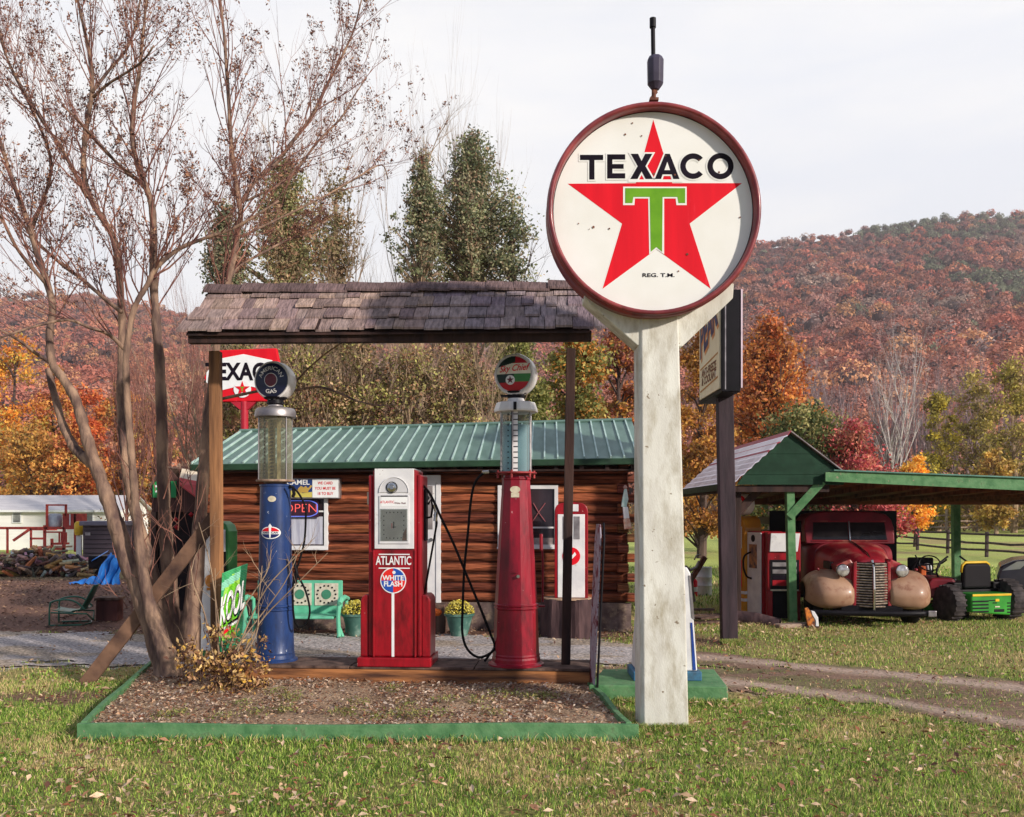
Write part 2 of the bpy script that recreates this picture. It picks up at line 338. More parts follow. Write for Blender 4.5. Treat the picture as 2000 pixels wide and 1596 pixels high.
m_ground = matcol('lawn_and_soil', rough=.95, vs=22, va=.45, bump=.8, bsc=38, spec=.1, dist=.03)
gx = seq([(-900, -60, 60), (-60, -14, 3), (-14, -5, .3), (-5, 7, .09), (7, 16, .4), (16, 60, 3), (60, 900, 60)])
gy = seq([(-30, 3, 3), (3, 4.6, .3), (4.6, 13.5, .09), (13.5, 26, .3), (26, 110, 2), (110, 1000, 60)])
sheet('ground', gx, gy, terrain_z, ground_col, m_ground, label='lawn with dirt ruts and leaf litter')
# grey gravel drive as its own sheet a few mm above, its edge following the same ragged line
def strip_sheet(name, x0, x1, y0, y1, st, wf, lift, cc, m, label):
    xs = np.arange(x0, x1, st); ys = np.arange(y0, y1, st); X, Y = np.meshgrid(xs, ys)
    keep = (wf(X, Y) > .5); V = np.stack([X, Y, terrain_z(X, Y) + lift + .01 * fbm(X, Y, .3, 5)], -1).reshape(-1, 3); nx = len(xs)
    i = (np.arange(nx - 1)[None, :] + nx * np.arange(len(ys) - 1)[:, None]); k = keep[:-1, :-1]
    i = i[k]; Fc = np.stack([i, i + 1, i + nx + 1, i + nx], -1)
    used, inv = np.unique(Fc, return_inverse=True); V = V[used]; Fc = inv.reshape(-1, 4)
    cen = V[Fc].mean(1); g = (.8 + .4 * fbm(cen[:, 0], cen[:, 1], .5, 61))[:, None]
    return tag(fast(name, V, Fc, m, cols=(cc(cen[:, 0], cen[:, 1]) if callable(cc) else np.array(cc)) * g, smooth=True), label=label, kind='structure')
m_gravel = matcol('gravel', rough=.95, vs=34, va=.75, bump=1, bsc=85, spec=.2, dist=.03)
strip_sheet('gravel_driveway', -14, 2.6, 10, 14, .05, drive_w, .012, gravel_col, m_gravel, 'grey gravel drive running behind the pumps')
m_dirt = matcol('packed_dirt', rough=.95, vs=26, va=.3, bump=.7, bsc=45, spec=.1, dist=.02)
def dirt_col(x, y):
    c1 = np.interp(x, [.2, 2.2, 3.5, 5.04, 9], [11.6, 11.2, 10.4, 9.15, 5.9]); c2 = np.interp(x, [.8, 2.0, 3.3, 4.1, 9], [9.95, 9.75, 8.75, 7.75, 2.4]); j = (fbm(x, y, .5, 27) - .5) * .5
    k = np.maximum(sstep(.42, .1, np.abs(y - c1 + j)), sstep(.42, .1, np.abs(y - c2 + j)))[:, None]; g2 = sstep(.45, .6, fbm(x, y * 2.5, .5, 28))[:, None] * (1 - k)
    c = np.array(lin(132, 106, 90)) * (1 - k) + np.array(lin(172, 148, 132)) * k; return c * (1 - .6 * g2) + np.array(lin(110, 108, 70)) * .6 * g2
strip_sheet('dirt_track', .9, 7.5, 4.6, 12.2, .05, dirt_w, .006, dirt_col, m_dirt, 'pinkish brown dirt wheel ruts crossing the lawn')

# bed outline (world): front left, front right, back right, back left
BED = np.array([(-3.33, 7.05), (.93, 7.05), (.76, 8.75), (-3.92, 9.9)])
def inbed(x, y, g=0.0):
    ok = np.ones(np.shape(x), bool)
    for i in range(4):
        a, b = BED[i], BED[(i + 1) % 4]; e = (b - a) / np.linalg.norm(b - a)
        ok &= (e[0] * (y - a[1]) - e[1] * (x - a[0])) > g
    return ok
# lawn blades
def blades(x, y, h, wdt, cols, name, z0=None):
    n = len(x); a = RNG.uniform(0, 2 * math.pi, n); ln = RNG.uniform(.15, .95, n) * h; la = RNG.uniform(0, 2 * math.pi, n)
    z = terrain_z(x, y) if z0 is None else z0
    dx, dy = np.cos(a) * wdt / 2, np.sin(a) * wdt / 2
    b0 = np.stack([x - dx, y - dy, z - .005], -1); b1 = np.stack([x + dx, y + dy, z - .005], -1)
    mx_, my_ = x + np.cos(la) * ln * .35, y + np.sin(la) * ln * .35
    m0 = np.stack([mx_ - dx * .8, my_ - dy * .8, z + h * .6], -1); m1 = np.stack([mx_ + dx * .8, my_ + dy * .8, z + h * .6], -1)
    tp = np.stack([x + np.cos(la) * ln, y + np.sin(la) * ln, z + h], -1)
    V = np.stack([b0, b1, m1, m0, tp], 1).reshape(-1, 3); k = np.arange(n)[:, None] * 5
    T = np.concatenate([k + [0, 1, 2], k + [0, 2, 3], k + [3, 2, 4]]); C = np.concatenate([cols] * 3)
    o = fast(name, V, T, matcol('grass_blade', rough=.6, vs=3, va=.1, trans=.25), cols=C)
    return o
def lawn(n, x0, x1, y0, y1, h, w, name, label, powr=1.0, dens=.38):
    x = RNG.uniform(x0, x1, n); y = y0 + (y1 - y0) * RNG.uniform(0, 1, n) ** powr
    ok = (np.abs(x) < y * .70 + .6) & ~inbed(x, y, -.02) & (drive_w(x, y) < .35) & (dirt_w(x, y) < RNG.uniform(0, 1.05, n)) & (litter_w(x, y) < RNG.uniform(.15, 1.0, n))
    ok &= ~((x > .8) & (x < 2.35) & (y > 8.6) & (y < 9.6)) & ~((np.abs(x - 1.24) < .18) & (np.abs(y - 7.6) < .16))
    ok &= fbm(x, y, .45, 51) > RNG.uniform(0, 1.0, n) * dens * 1.6 - .02
    x, y = x[ok], y[ok]; n = len(x); t = RNG.uniform(0, 1, n); g = fbm(x, y, .7, 53)
    green = np.array(lin(108, 138, 50)); lime = np.array(lin(160, 178, 84)); dk = np.array(lin(70, 94, 42)); tan = np.array(lin(204, 180, 130))
    c = np.where((t < .35)[:, None], green, np.where((t < .62)[:, None], lime, np.where((t < .89)[:, None], dk, tan)))
    dry = (g > .56) & (RNG.uniform(0, 1, n) < .5); c[dry] = tan * .8
    c = c * RNG.uniform(.95, 1.6, n)[:, None]
    tuft = .35 + 1.3 * fbm(x, y, .16, 57)
    o = blades(x, y, h * tuft * RNG.uniform(.5, 1.2, n), w * RNG.uniform(.6, 1.2, n), c, name); return tag(o, label, None, kind='stuff')
lawn(330000, -6.2, 6.2, 4.9, 9.6, .040, .006, 'grass', 'short green and straw coloured lawn grass', powr=.9)
lawn(90000, -9, 10, 9.5, 15.5, .042, .010, 'grass', 'mown grass strip behind the dirt ruts')
lawn(26000, 1.5, 18, 15.5, 30, .08, .022, 'grass', 'bright pasture grass by the rail fence', dens=.2)
# longer grass left by the mower along the boards, the pole, the slab and the posts
n = 16000; t = RNG.uniform(0, 1, n); s_ = RNG.integers(0, 6, n); x = np.zeros(n); y = np.zeros(n)
segs_ = [((-3.4, 7.03), (1.0, 7.03), .035), ((.98, 7.05), (.82, 8.6), .03), ((-3.40, 7.05), (-3.98, 9.8), .04), ((1.02, 7.42), (1.46, 7.42), .05), ((.95, 8.5), (1.95, 8.42), .05), ((2.8, 12.35), (3.1, 12.35), .06)]
for k, (a_, b_, w_) in enumerate(segs_):
    m_ = s_ == k; x[m_] = a_[0] + (b_[0] - a_[0]) * t[m_]; y[m_] = a_[1] + (b_[1] - a_[1]) * t[m_] - np.abs(RNG.normal(0, w_, m_.sum())) * (1 if k not in (1, 2) else 0); x[m_] += (RNG.uniform(0, w_ * 2, m_.sum()) if k == 1 else -RNG.uniform(0, w_ * 2, m_.sum()) if k == 2 else 0)
ok = ~inbed(x, y, -.01) & (fbm(x, y, .18, 59) > RNG.uniform(.1, .75, n)); x, y = x[ok], y[ok]; n = len(x)
pal_ = np.array([lin(112, 142, 52), lin(160, 178, 84), lin(74, 98, 42), lin(204, 180, 130)]); c = pal_[RNG.integers(0, 4, n)] * RNG.uniform(.9, 1.4, n)[:, None]
tag(blades(x, y, RNG.uniform(.03, .085, n), np.full(n, .006), c, 'grass'), 'longer grass tufts along the bed boards and pole foot', None, kind='stuff')
# fallen leaves
def leaves(x, y, z, size, pal, name, label, flat=.6, seed=0, parent=None, world=True, m=None, kind='stuff'):
    n = len(x); pal = np.array(pal); c = pal[RNG.integers(0, len(pal), n)] * RNG.uniform(.7, 1.2, n)[:, None]
    nrm = RNG.normal(0, 1, (n, 3)); nrm[:, 2] = np.abs(nrm[:, 2]) + flat * 3; nrm /= np.linalg.norm(nrm, axis=1)[:, None]
    t = np.cross(nrm, RNG.normal(0, 1, (n, 3))); t /= np.linalg.norm(t, axis=1)[:, None]; b = np.cross(nrm, t)
    s = (size * RNG.uniform(.5, 1.3, n))[:, None]; p = np.stack([x, y, z], -1)
    V = np.stack([p - t * s, p - b * s * .45 + nrm * s * .25, p + t * s, p + b * s * .45 + nrm * s * .25], 1).reshape(-1, 3)
    k = np.arange(n)[:, None] * 4; T = np.concatenate([k + [0, 1, 2], k + [0, 2, 3]])
    o = fast(name, V, T, m or matcol('dry_leaf', rough=.7, vs=40, va=.2, trans=.2), cols=np.concatenate([c, c]), parent=parent, world=world)
    if kind == 'stuff': tag(o, label, None, kind='stuff')
    elif label: o['label'] = label
    return o
PL = [lin(196, 160, 128), lin(168, 122, 92), lin(132, 88, 64), lin(214, 186, 156), lin(150, 96, 70), lin(104, 70, 58)]
n = 22000; x = RNG.uniform(-6, 7, n); y = 4.9 + 10.1 * RNG.uniform(0, 1, n) ** 1.5; ok = (np.abs(x) < y * .62) & ~inbed(x, y, -.02) & (RNG.uniform(0, 1, n) < .25 + .6 * (fbm(x, y, .9, 71) > .5) + litter_w(x, y)) & ((drive_w(x, y) < .5) | (RNG.uniform(0, 1, n) < .25))
ok &= (dirt_w(x, y) < .6) | (RNG.uniform(0, 1, n) < .5)
x, y = x[ok], y[ok]; leaves(x, y, terrain_z(x, y) + RNG.uniform(.025, .06, len(x)), RNG.uniform(.010, .036, len(x)), PL + [lin(224, 190, 156), lin(206, 170, 134)], 'fallen_leaves', 'tan and brown leaves scattered over the lawn')
n = 14000; x = RNG.uniform(-16, 2.2, n); y = RNG.uniform(12.6, 27, n); ok = (litter_w(x, y) > .4); x, y = x[ok], y[ok]
leaves(x, y, terrain_z(x, y) + .015, RNG.uniform(.02, .055, len(x)), [lin(128, 98, 84), lin(104, 76, 66), lin(156, 124, 100), lin(84, 62, 56), lin(176, 142, 112)], 'fallen_leaves', 'brown leaf litter under the trees at the far side')
for px, py, s, cc in ((458, 1565, .05, (214, 158, 120)), (700, 1545, .03, (190, 130, 90)), (1545, 1437, .03, (206, 84, 54)), (1810, 1433, .04, (196, 84, 50)), (372, 1556, .03, (196, 160, 130)), (1480, 1440, .04, (150, 118, 104))):
    D = 3150 / (py - HY); q = P(px, py, D)
    o = leaves(np.array([q[0]]), np.array([q[1]]), np.array([.04]), np.array([s]), [lin(*cc)], 'fallen_leaf', None, flat=.8, kind=None)
    tag(o, {458: 'large pale orange leaf lying nearest the camera', 700: 'small brown leaf on the grass in front of the bed', 1545: 'red leaf on the grass right of the concrete pole', 1810: 'red leaf farthest right on the lawn', 372: 'small pale leaf beside the large orange leaf', 1480: 'curled grey leaf beside a red leaf'}[px], 'leaf')

# ================================================================== PLANTER BED
def z(o): return o
soil_m = matcol('bed_soil', rough=.95, vs=40, va=.5, bump=.9, bsc=50, spec=.1, dist=.03)
xs = np.arange(-4, 1.0, .05); ys = np.arange(7.0, 10, .05); X, Y = np.meshgrid(xs, ys)
Zs = .07 + .05 * fbm(X, Y, .5, 81) + .02 * sstep(8.2, 9.2, Y)
V = np.stack([X, Y, Zs], -1).reshape(-1, 3); nx = len(xs); i = (np.arange(nx - 1)[None, :] + nx * np.arange(len(ys) - 1)[:, None]); i = i[inbed(X, Y, .0)[:-1, :-1]]
Fc = np.stack([i, i + 1, i + nx + 1, i + nx], -1); used, inv = np.unique(Fc, return_inverse=True); V = V[used]; Fc = inv.reshape(-1, 4)
cen = V[Fc].mean(1); g = fbm(cen[:, 0], cen[:, 1], .4, 83)[:, None]
tag(fast('bed_soil', V, Fc, soil_m, cols=np.array(lin(142, 116, 94)) * (1 - g) + np.array(lin(188, 160, 132)) * g, smooth=True), 'brown soil filling the planter bed', kind='structure')
def bedz(x, y): return .07 + .05 * fbm(x, y, .5, 81) + .02 * sstep(8.2, 9.2, y)
n = 26000; x = RNG.uniform(-3.9, .9, n); y = RNG.uniform(7.1, 9.8, n); ok = inbed(x, y, .04) & (RNG.uniform(0, 1, n) < .3 + .7 * (fbm(x, y, .5, 85) > .45) + .5 * (x < -2.4))
x, y = x[ok], y[ok]; leaves(x, y, bedz(x, y) + RNG.uniform(.0, .03, len(x)), RNG.uniform(.006, .026, len(x)), PL + [lin(220, 200, 180), lin(206, 176, 150), lin(176, 158, 146), lin(120, 100, 92)], 'leaf_litter', 'chips and curled leaves covering the planter bed', flat=.5)
n = 2400; cx = RNG.uniform(-3.0, .7, 26); cy = RNG.uniform(7.3, 8.7, 26); cx[:6] = [-1.15, -.3, .02, -.15, -.9, -1.9]; cy[:6] = [8.6, 8.0, 8.3, 7.6, 7.9, 7.7]
k = RNG.integers(0, 26, n); x = cx[k] + RNG.normal(0, .06, n); y = cy[k] + RNG.normal(0, .06, n); ok = inbed(x, y, .06); x, y = x[ok], y[ok]
leaves(x, y, bedz(x, y) + RNG.uniform(0, .06, len(x)), np.full(len(x), .014), [lin(136, 140, 76), lin(162, 152, 92), lin(112, 120, 60)], 'weeds', 'small green weeds sprouting in the bed', flat=.1)
bt = thing('planter_edging', 'peeling green painted boards framing the leaf strewn bed', 'garden bed', (-1.3, 7.05, 0))
def board(a, b, w, z0, z1, name='board', wob=.0):
    d = MB(); a, b = np.array(a, float), np.array(b, float); e = (b - a) / np.linalg.norm(b - a); nn = np.array([-e[1], e[0]]); K = 14
    for t in range(K):
        pass
    v = []
    for t in np.linspace(0, 1, K):
        p = a + (b - a) * t + nn * wob * math.sin(t * 5 + a[0]); dz = .008 * math.sin(t * 9 + b[1])
        for o_, zz in ((0, z0), (w, z0), (w, z1 + dz), (0, z1 + dz)): v.append((*(p + nn * o_), zz))
    f = [(k * 4 + j, k * 4 + (j + 1) % 4, k * 4 + 4 + (j + 1) % 4, k * 4 + 4 + j) for k in range(K - 1) for j in range(4)] + [(3, 2, 1, 0), (K * 4 - 4, K * 4 - 3, K * 4 - 2, K * 4 - 1)]
    d.add(v, f); return d.build(name, m_green, bt, world=True, bevel=.004)
board(BED[0], BED[1] + [.04, 0], .045, -.02, .135)
board(BED[1] + [0, .05], BED[2] + [0, .1], .045, -.02, .14, wob=.01)
board(BED[3] + [0, .05], BED[0] + [0, .05], .045, -.02, .15, wob=.008)
# ================================================================== PLATFORM (timber island)
YAW = R(-4)
def PX(px, D): return (px - CX) / F * D
pl = thing('timber_platform', 'low weathered timber platform carrying the three pumps', 'platform', (-.95, 9.2, 0), YAW)
for k in range(2):
    MB().box(-1.78 + .0 * k, 1.72, -.26, -.12, .02, .235).build('front_timber', m_tie, pl, bevel=.012) if k == 0 else None
MB().box(-1.75, 1.70, .14, .28, .02, .235).build('rear_timber', m_tie, pl, bevel=.012)
for k, (a, b) in enumerate(((-1.78, -.62), (-.61, .6), (.61, 1.73))):
    MB().box(a, b, -.27, -.04, .237, .262).box(a, b, -.035, .16, .237, .26).box(a, b, .165, .30, .237, .262).build('deck_board', m_wood_old, pl, bevel=.005)
MB().box(-1.74, -1.62, -.11, .13, .02, .234).box(1.58, 1.70, -.11, .13, .02, .234).build('end_timber', m_tie, pl, bevel=.01)
# ================================================================== SHELTER
sh = thing('pump_shelter', 'wood shingle canopy on two timber posts over the pumps', 'shelter', (-1.17, 9.15, 0), R(-2))
Mi = np.array(rootmat(sh).inverted())
def loc(px, py, D): 
    q = P(px, py, D); return q @ Mi[:3, :3].T + Mi[:3, 3]
a = loc(421, 680, 9.28); b0 = P(425, 1270, 9.28); b0[2] = 0.0; b_ = b0 @ Mi[:3, :3].T + Mi[:3, 3]
ztop = 3.38
d = MB(); d.beam((b_[0], b_[1], -.02), (a[0], a[1], ztop), .105, .105, up=(0, 1, 0)); d.build('post', m_wood_tan, sh, bevel=.006)
a = loc(1115, 676, 9.12); b_ = loc(1105, 1305, 9.12)
MB().beam((b_[0], b_[1], .26), (a[0], a[1], ztop), .09, .09, up=(0, 1, 0)).build('post', m_wood_dark, sh, bevel=.006)
a = loc(424, 1005, 9.42); b_ = loc(162, 1352, 9.42)
MB().beam((b_[0], b_[1], -.03), (a[0], a[1], a[2]), .05, .14, up=(0, 0, 1)).build('brace', mat('brown_brace_timber', lin(128, 96, 76), lin(62, 44, 40), sc=7, st=(.5, 1, .5), rough=.85, bump=.5, bsc=24), sh, bevel=.005)
rx0, rx1 = -1.90, 1.93
ev_y, ev_z, rg_y, rg_z = -.56, 3.445, .04, 3.985
MB().box(rx0 + .02, rx1 - .0, -.50, -.42, ztop - .02, ztop + .075).build('front_beam', m_wood_dark, sh, bevel=.006)
MB().box(rx0 + .02, rx1 - .0, .24, .30, 3.50, 3.60).build('rear_beam', m_wood_dark, sh, bevel=.006)
for x_ in (rx0 + .06, -.7, .65, rx1 - .1): MB().box(x_ - .03, x_ + .03, -.42, .24, 3.50, 3.56).build('cross_tie', m_wood_dark, sh)
for x_ in (rx0 + .1, -.65, .65, rx1 - .12):
    MB().beam((x_, -.52, 3.46), (x_, .02, 3.93), .04, .05).build('rafter', m_wood_dark, sh); MB().beam((x_, .36, 3.63), (x_, .06, 3.93), .04, .05).build('rafter', m_wood_dark, sh)
MB().prism([(-.40, 3.50), (.26, 3.62), (.03, 3.86)], rx0 + .06, rx0 + .09, ax='x').build('gable_board', m_wood_dark, sh)
MB().prism([(-.40, 3.50), (.26, 3.62), (.03, 3.86)], rx1 - .12, rx1 - .09, ax='x').build('gable_board', m_wood_dark, sh)
m_shingle = matcol('cedar_shingle', rough=.85, vs=16, va=.4, bump=.9, bsc=30, spec=.15, st=(2.2, .5, .5))
def shingles(side):
    d = MB(); n_c = 4; ey, ry = (ev_y, rg_y) if side < 0 else (.40, rg_y); ez_ = ev_z if side < 0 else 3.66
    for c in range(n_c):
        t0 = c / n_c; x_ = rx0 - .06 + random.uniform(-.02, .02) + (.05 * c if c < 3 else .1)
        while x_ < rx1 + .05:
            w = random.uniform(.09, .20); j = random.uniform(-.012, .012) + .015 * math.sin(x_ * 2.3 + c)
            y0_, z0_ = ey + (ry - ey) * t0, ez_ + (rg_z - ez_) * t0 - .0
            y1_, z1_ = ey + (ry - ey) * min(1, t0 + .34), ez_ + (rg_z - ez_) * min(1, t0 + .34)
            up = .046 + random.uniform(0, .014); th = .022
            e = (j * -1 * (1 if side < 0 else -1)) * 0
            sgn = -1 if side < 0 else 1
            q = [(x_ + .003, y0_ + sgn * j, z0_ + up - abs(j)), (x_ + w - .003, y0_ + sgn * j, z0_ + up + random.uniform(-.004, .004) - abs(j)), (x_ + w - .003, y1_, z1_ + .008), (x_ + .003, y1_, z1_ + .008)]
            k = random.uniform(.7, 1.12); tint = random.choice([(128, 108, 102), (138, 116, 108), (120, 100, 98), (144, 122, 110), (130, 112, 106)])
            if x_ > .3: tint = tuple(v * f for v, f in zip(tint, (.92, .95, 1.02)))  # right end cooler and darker: the round sign's shade carried in the tint
            d.col = tuple(v * k * 1.4 for v in lin(*tint))
            d.add(q + [(a_, b2_, c_ - th) for a_, b2_, c_ in q], [(0, 1, 2, 3), (7, 6, 5, 4), (0, 4, 5, 1), (1, 5, 6, 2), (2, 6, 7, 3), (3, 7, 4, 0)])
            x_ += w
    return d
shingles(-1).build('shingle_slope', m_shingle, sh); shingles(1).build('shingle_slope', m_shingle, sh)
d = MB(); x_ = rx0 + .0
while x_ < rx1 - .05:      # ridge caps lie lengthwise, each lapping the last
    w = random.uniform(.26, .38); dz = random.uniform(-.004, .010); k = random.uniform(.6, .95); d.col = tuple(v * k * 1.25 for v in lin(110, 90, 88))
    w = min(w, rx1 - x_)
    for sg in (-1, 1):
        q = [(x_, rg_y, rg_z + .075 + dz), (x_ + w + .02, rg_y, rg_z + .060 + dz), (x_ + w + .02, rg_y + sg * .11, rg_z - .030 + dz), (x_, rg_y + sg * .11, rg_z - .018 + dz)]
        d.add(q + [(a_, b2_, c_ - .022) for a_, b2_, c_ in q], [(0, 1, 2, 3), (7, 6, 5, 4), (0, 4, 5, 1), (1, 5, 6, 2), (2, 6, 7, 3), (3, 7, 4, 0)])
    x_ += w
d.build('ridge_caps', m_shingle, sh)
MB().prism([(ev_y + .02, ev_z - .008), (rg_y, rg_z + 0.0), (.38, 3.65), (.38, 3.636), (rg_y, rg_z - .016), (ev_y + .02, ev_z - .022)], rx0 + .02, rx1 - .02, ax='x').build('roof_deck', m_wood_dark, sh)

# ================================================================== BIG ROUND SIGN
S = 7.3 / F
sx, sz = (1278 - CX) * S, EYE + (HY - 408) * S
sg = thing('round_star_sign', 'round red rimmed enamel sign on a pale concrete pole', 'sign', (1.235, 7.62, 0))
def W_(b, name, m, **k): return b.build(name, m, sg, world=True, **k)
# pole: tapering with a chamfered front
def ring(cx, w, y0, y1, zz, ch=.028): return [(cx - w / 2, y1, zz), (cx - w / 2, y0 + ch, zz), (cx - w / 2 + ch, y0, zz), (cx + w / 2 - ch * .3, y0, zz), (cx + w / 2, y0 + ch * .3, zz), (cx + w / 2, y1, zz)]
lv = []
for t in np.linspace(0, 1, 16):
    zz = -.05 + 3.4 * t; cx = 1.232 - .047 * t; w = .385 - .062 * t
    lv += ring(cx, w, 7.41 + .04 * t, 7.78 - .03 * t, zz)
d = MB(); d.add(lv, [(k * 6 + j, k * 6 + (j + 1) % 6, k * 6 + 6 + (j + 1) % 6, k * 6 + 6 + j) for k in range(15) for j in range(6)] + [tuple(range(6))[::-1], tuple(range(90, 96))])
W_(d, 'pole', m_concrete, bevel=.006)
# head plates, wings at each side
q = lambda px, py: (PX(px, 7.5), EYE + (HY - py) / F * 7.5)
d = MB().prism([q(1140, 560), q(1141, 585), q(1244, 676), q(1253, 676), q(1253, 560)], 7.47, 7.73)
W_(d, 'wing_bracket', m_concrete, bevel=.008)
d = MB().prism([q(1432, 555), q(1430, 584), q(1331, 678), q(1323, 678), q(1323, 555)], 7.47, 7.73)
W_(d, 'wing_bracket', m_concrete, bevel=.008)
R0 = 210 * S
m_rim = mat('oxblood_rim_paint', lin(150, 66, 66), lin(104, 36, 44), sc=5, rough=.4, coat=.25, dirt=lin(92, 40, 36), dsc=12, dlo=.55, dhi=.7)
prof = []
yF = 7.27
rin = 197.5 * S
for a_ in np.linspace(-90, 200, 12):   # rolled front lip
    prof.append((rin + .022 + .022 * math.cos(R(a_)), yF + .022 - .022 * math.sin(R(a_))))
P2 = [(rin + .004, yF + .135), (rin - .002, yF + .10), (rin + .002, yF + .035), (rin + .008, yF + .008), (rin + .022, yF), (rin + .038, yF + .006), (rin + .044, yF + .02), (rin + .036, yF + .034), (rin + .034, yF + .05), (rin + .042, yF + .06), (rin + .052, yF + .075), (rin + .05, yF + .10), (rin + .042, yF + .12), (rin + .042, yF + .26), (rin + .05, yF + .29), (rin + .04, yF + .31), (rin + .0, yF + .31)]
d = MB().lathe(P2, 96, (sx, 0, sz), axis='y', cap=False); W_(d, 'rim', m_rim, smooth=True)
W_(MB().cyl((sx, 0, sz), rin + .01, yF + .10, yF + .13, n=96, axis='y'), 'enamel_face', m_enamel)
W_(MB().cyl((sx, 0, sz), rin + .03, yF + .29, yF + .305, n=96, axis='y'), 'back_panel', m_enamel)
fy = yF + .10
W_(MB().lathe([(rin - .0045, fy - .006), (rin - .006, fy - .001), (rin + .004, fy - .001)], 96, (sx, 0, sz), axis='y', cap=False), 'rim_dark_gap', m_black)  # thin black ring painting in the dark gap between rim and face
pp = lambda px, py: (PX(px, fy), EYE + (HY - py) / F * fy)
def flat(polys, name, m, y, th=.0015):
    d = MB()
    for po in polys: d.prism([pp(*k) for k in po], y - th, y)
    return W_(d, name, m)
STAR = [(1276, 234), (1313, 358), (1449, 358), (1347, 437), (1388, 564), (1282, 487), (1177, 564), (1215, 437), (1109, 359), (1242, 358)]
cc = (1280, 415)
def grow(po, e, c=cc):
    """offset a polygon outwards by e pixels"""
    n = len(po); outp = []; area = sum(po[i][0] * po[(i + 1) % n][1] - po[(i + 1) % n][0] * po[i][1] for i in range(n)); sg_ = 1 if area > 0 else -1
    for i in range(n):
        a, b, c_ = np.array(po[i - 1], float), np.array(po[i], float), np.array(po[(i + 1) % n], float)
        e1 = (b - a) / np.linalg.norm(b - a); e2 = (c_ - b) / np.linalg.norm(c_ - b); n1 = np.array([e1[1], -e1[0]]) * sg_; n2 = np.array([e2[1], -e2[0]]) * sg_
        k = n1 + n2; k = k / max(1e-6, np.dot(k, k)) * 2; l = np.linalg.norm(k)
        if l > 2.2: k = k / l * 2.2
        outp.append(tuple(b + k * e))
    return outp
flat([STAR], 'star', m_textred, fy)
arc = lambda cx_, cy_, r, a0, a1, n=22: [(cx_ + r * math.cos(R(t)), cy_ - r * math.sin(R(t))) for t in np.linspace(a0, a1, n)]
T1 = [(1133, 303), (1178, 303), (1178, 313), (1161, 313), (1161, 351), (1151, 351), (1151, 313), (1133, 313)]
E1 = [(1186, 302), (1221, 302), (1221, 312), (1196, 312), (1196, 321), (1218, 321), (1218, 330), (1196, 330), (1196, 339), (1221, 339), (1221, 349), (1186, 349)]
X1 = [(1232, 301), (1246, 301), (1253, 315), (1260, 301), (1274, 301), (1260.5, 325), (1275, 350), (1261, 350), (1253, 335), (1245, 350), (1231, 350), (1245.5, 325)]
A1 = [(1279, 350), (1299, 301), (1308, 301), (1327, 350), (1315, 350), (1312, 341), (1294, 341), (1291, 350)]
AH = [(1297.5, 333), (1308.5, 333), (1303, 317)]
def ringpoly(cx_, cy_, ro, ri, a0, a1): return arc(cx_, cy_, ro, a0, a1) + arc(cx_, cy_, ri, a1, a0)
C1 = ringpoly(1353.5, 325, 25, 14.5, 40, 320); O1 = ringpoly(1407, 325, 25.5, 15, -180, 0); O2 = ringpoly(1407, 325, 25.5, 15, 0, 180)
TXT = [T1, E1, X1, A1, C1, O1, O2]
out_ = [grow(k, 3.2) for k in (T1, E1, X1, A1)] + [ringpoly(1353.5, 325, 28, 11.5, 35, 325), ringpoly(1407, 325, 28.5, 12, -180, 0), ringpoly(1407, 325, 28.5, 12, 0, 180)]
flat(out_ , 'letter_outline', m_enamel, fy - .002)
flat([[(1229, 351), (1330, 351), (1333, 356), (1226, 356)]], 'letter_underline', m_enamel, fy - .0021)
flat(TXT, 'lettering', m_textblack, fy - .004)
flat([AH], 'letter_counter', m_enamel, fy - .0056)
TG = [(1221, 368), (1338, 368), (1338, 397), (1325, 397), (1323, 385), (1294, 385), (1293, 492), (1282, 483), (1271, 492), (1269, 385), (1237, 385), (1235, 397), (1221, 397)]
TGo = [(1217, 365), (1341, 365), (1341, 401), (1321, 401), (1319.5, 388), (1297, 388), (1297, 497), (1282, 487), (1268, 497), (1266, 388), (1240, 388), (1239, 401), (1217, 401)]
flat([TGo], 'green_letter_outline', m_enamel, fy - .002); flat([TG], 'green_letter', m_textgreen, fy - .004)
text('small_print', 'REG. T.M.', .042, m_textblack, sg, lambda x, y: tuple(np.array([PX(1286, fy) + x, fy - .003, EYE + (HY - 538) / F * fy + y]) - np.array([1.235, 7.62, 0])), bold=.02, width=1.5)
d = MB()
for px, py, r in ((1235, 241, 1.6), (1221, 263, 2), (1253, 266, 1.5), (1159, 444, 2.5), (1190, 447, 1.8), (1130, 437, 1.3), (1404, 337, 2), (1342, 497, 2.5), (1445, 425, 1.6), (1300, 305, 1.5), (1151, 448, 1), (1325, 530, 1.6), (1365, 313, 1.5), (1277, 340, 2.2), (1318, 342, 2)):
    x_, z_ = pp(px, py); d.cyl((x_, 0, z_), r * S, fy - .0066, fy - .0058, n=9, axis='y')
W_(d, 'rust_spots', m_rust)
# fitting above the disc
sf = thing('sign_top_fitting', 'black box and vertical pipe standing on top of the round sign', 'lamp fitting', (sx, 7.42, sz + R0 + .0))
tq = lambda px, py: P(px, py, 7.42)
MB().tube([tq(1277, 196), tq(1277, 172)], .018, 10).tube([tq(1272, 192), tq(1282, 180), tq(1279, 170)], .012, 8).box(*(lambda a, b: (a[0] - .035, a[0] + .035, 7.39, 7.45, a[2], a[2] + .02))(tq(1277, 198), 0)).build('swivel', m_rust, sf, world=True)
c0 = tq(1280, 176); c1 = tq(1280, 111); rr = .066
d = MB(); d.lathe([(rr * .45, 0), (rr, .05), (rr * 1.05, (c1 - c0)[2] * .88), (rr * .8, (c1 - c0)[2])], 8, tuple(c0), a0=R(22)); d.build('housing', mat('grey_black_housing', lin(72, 66, 84), lin(54, 48, 62), rough=.5), sf, world=True, bevel=.006)
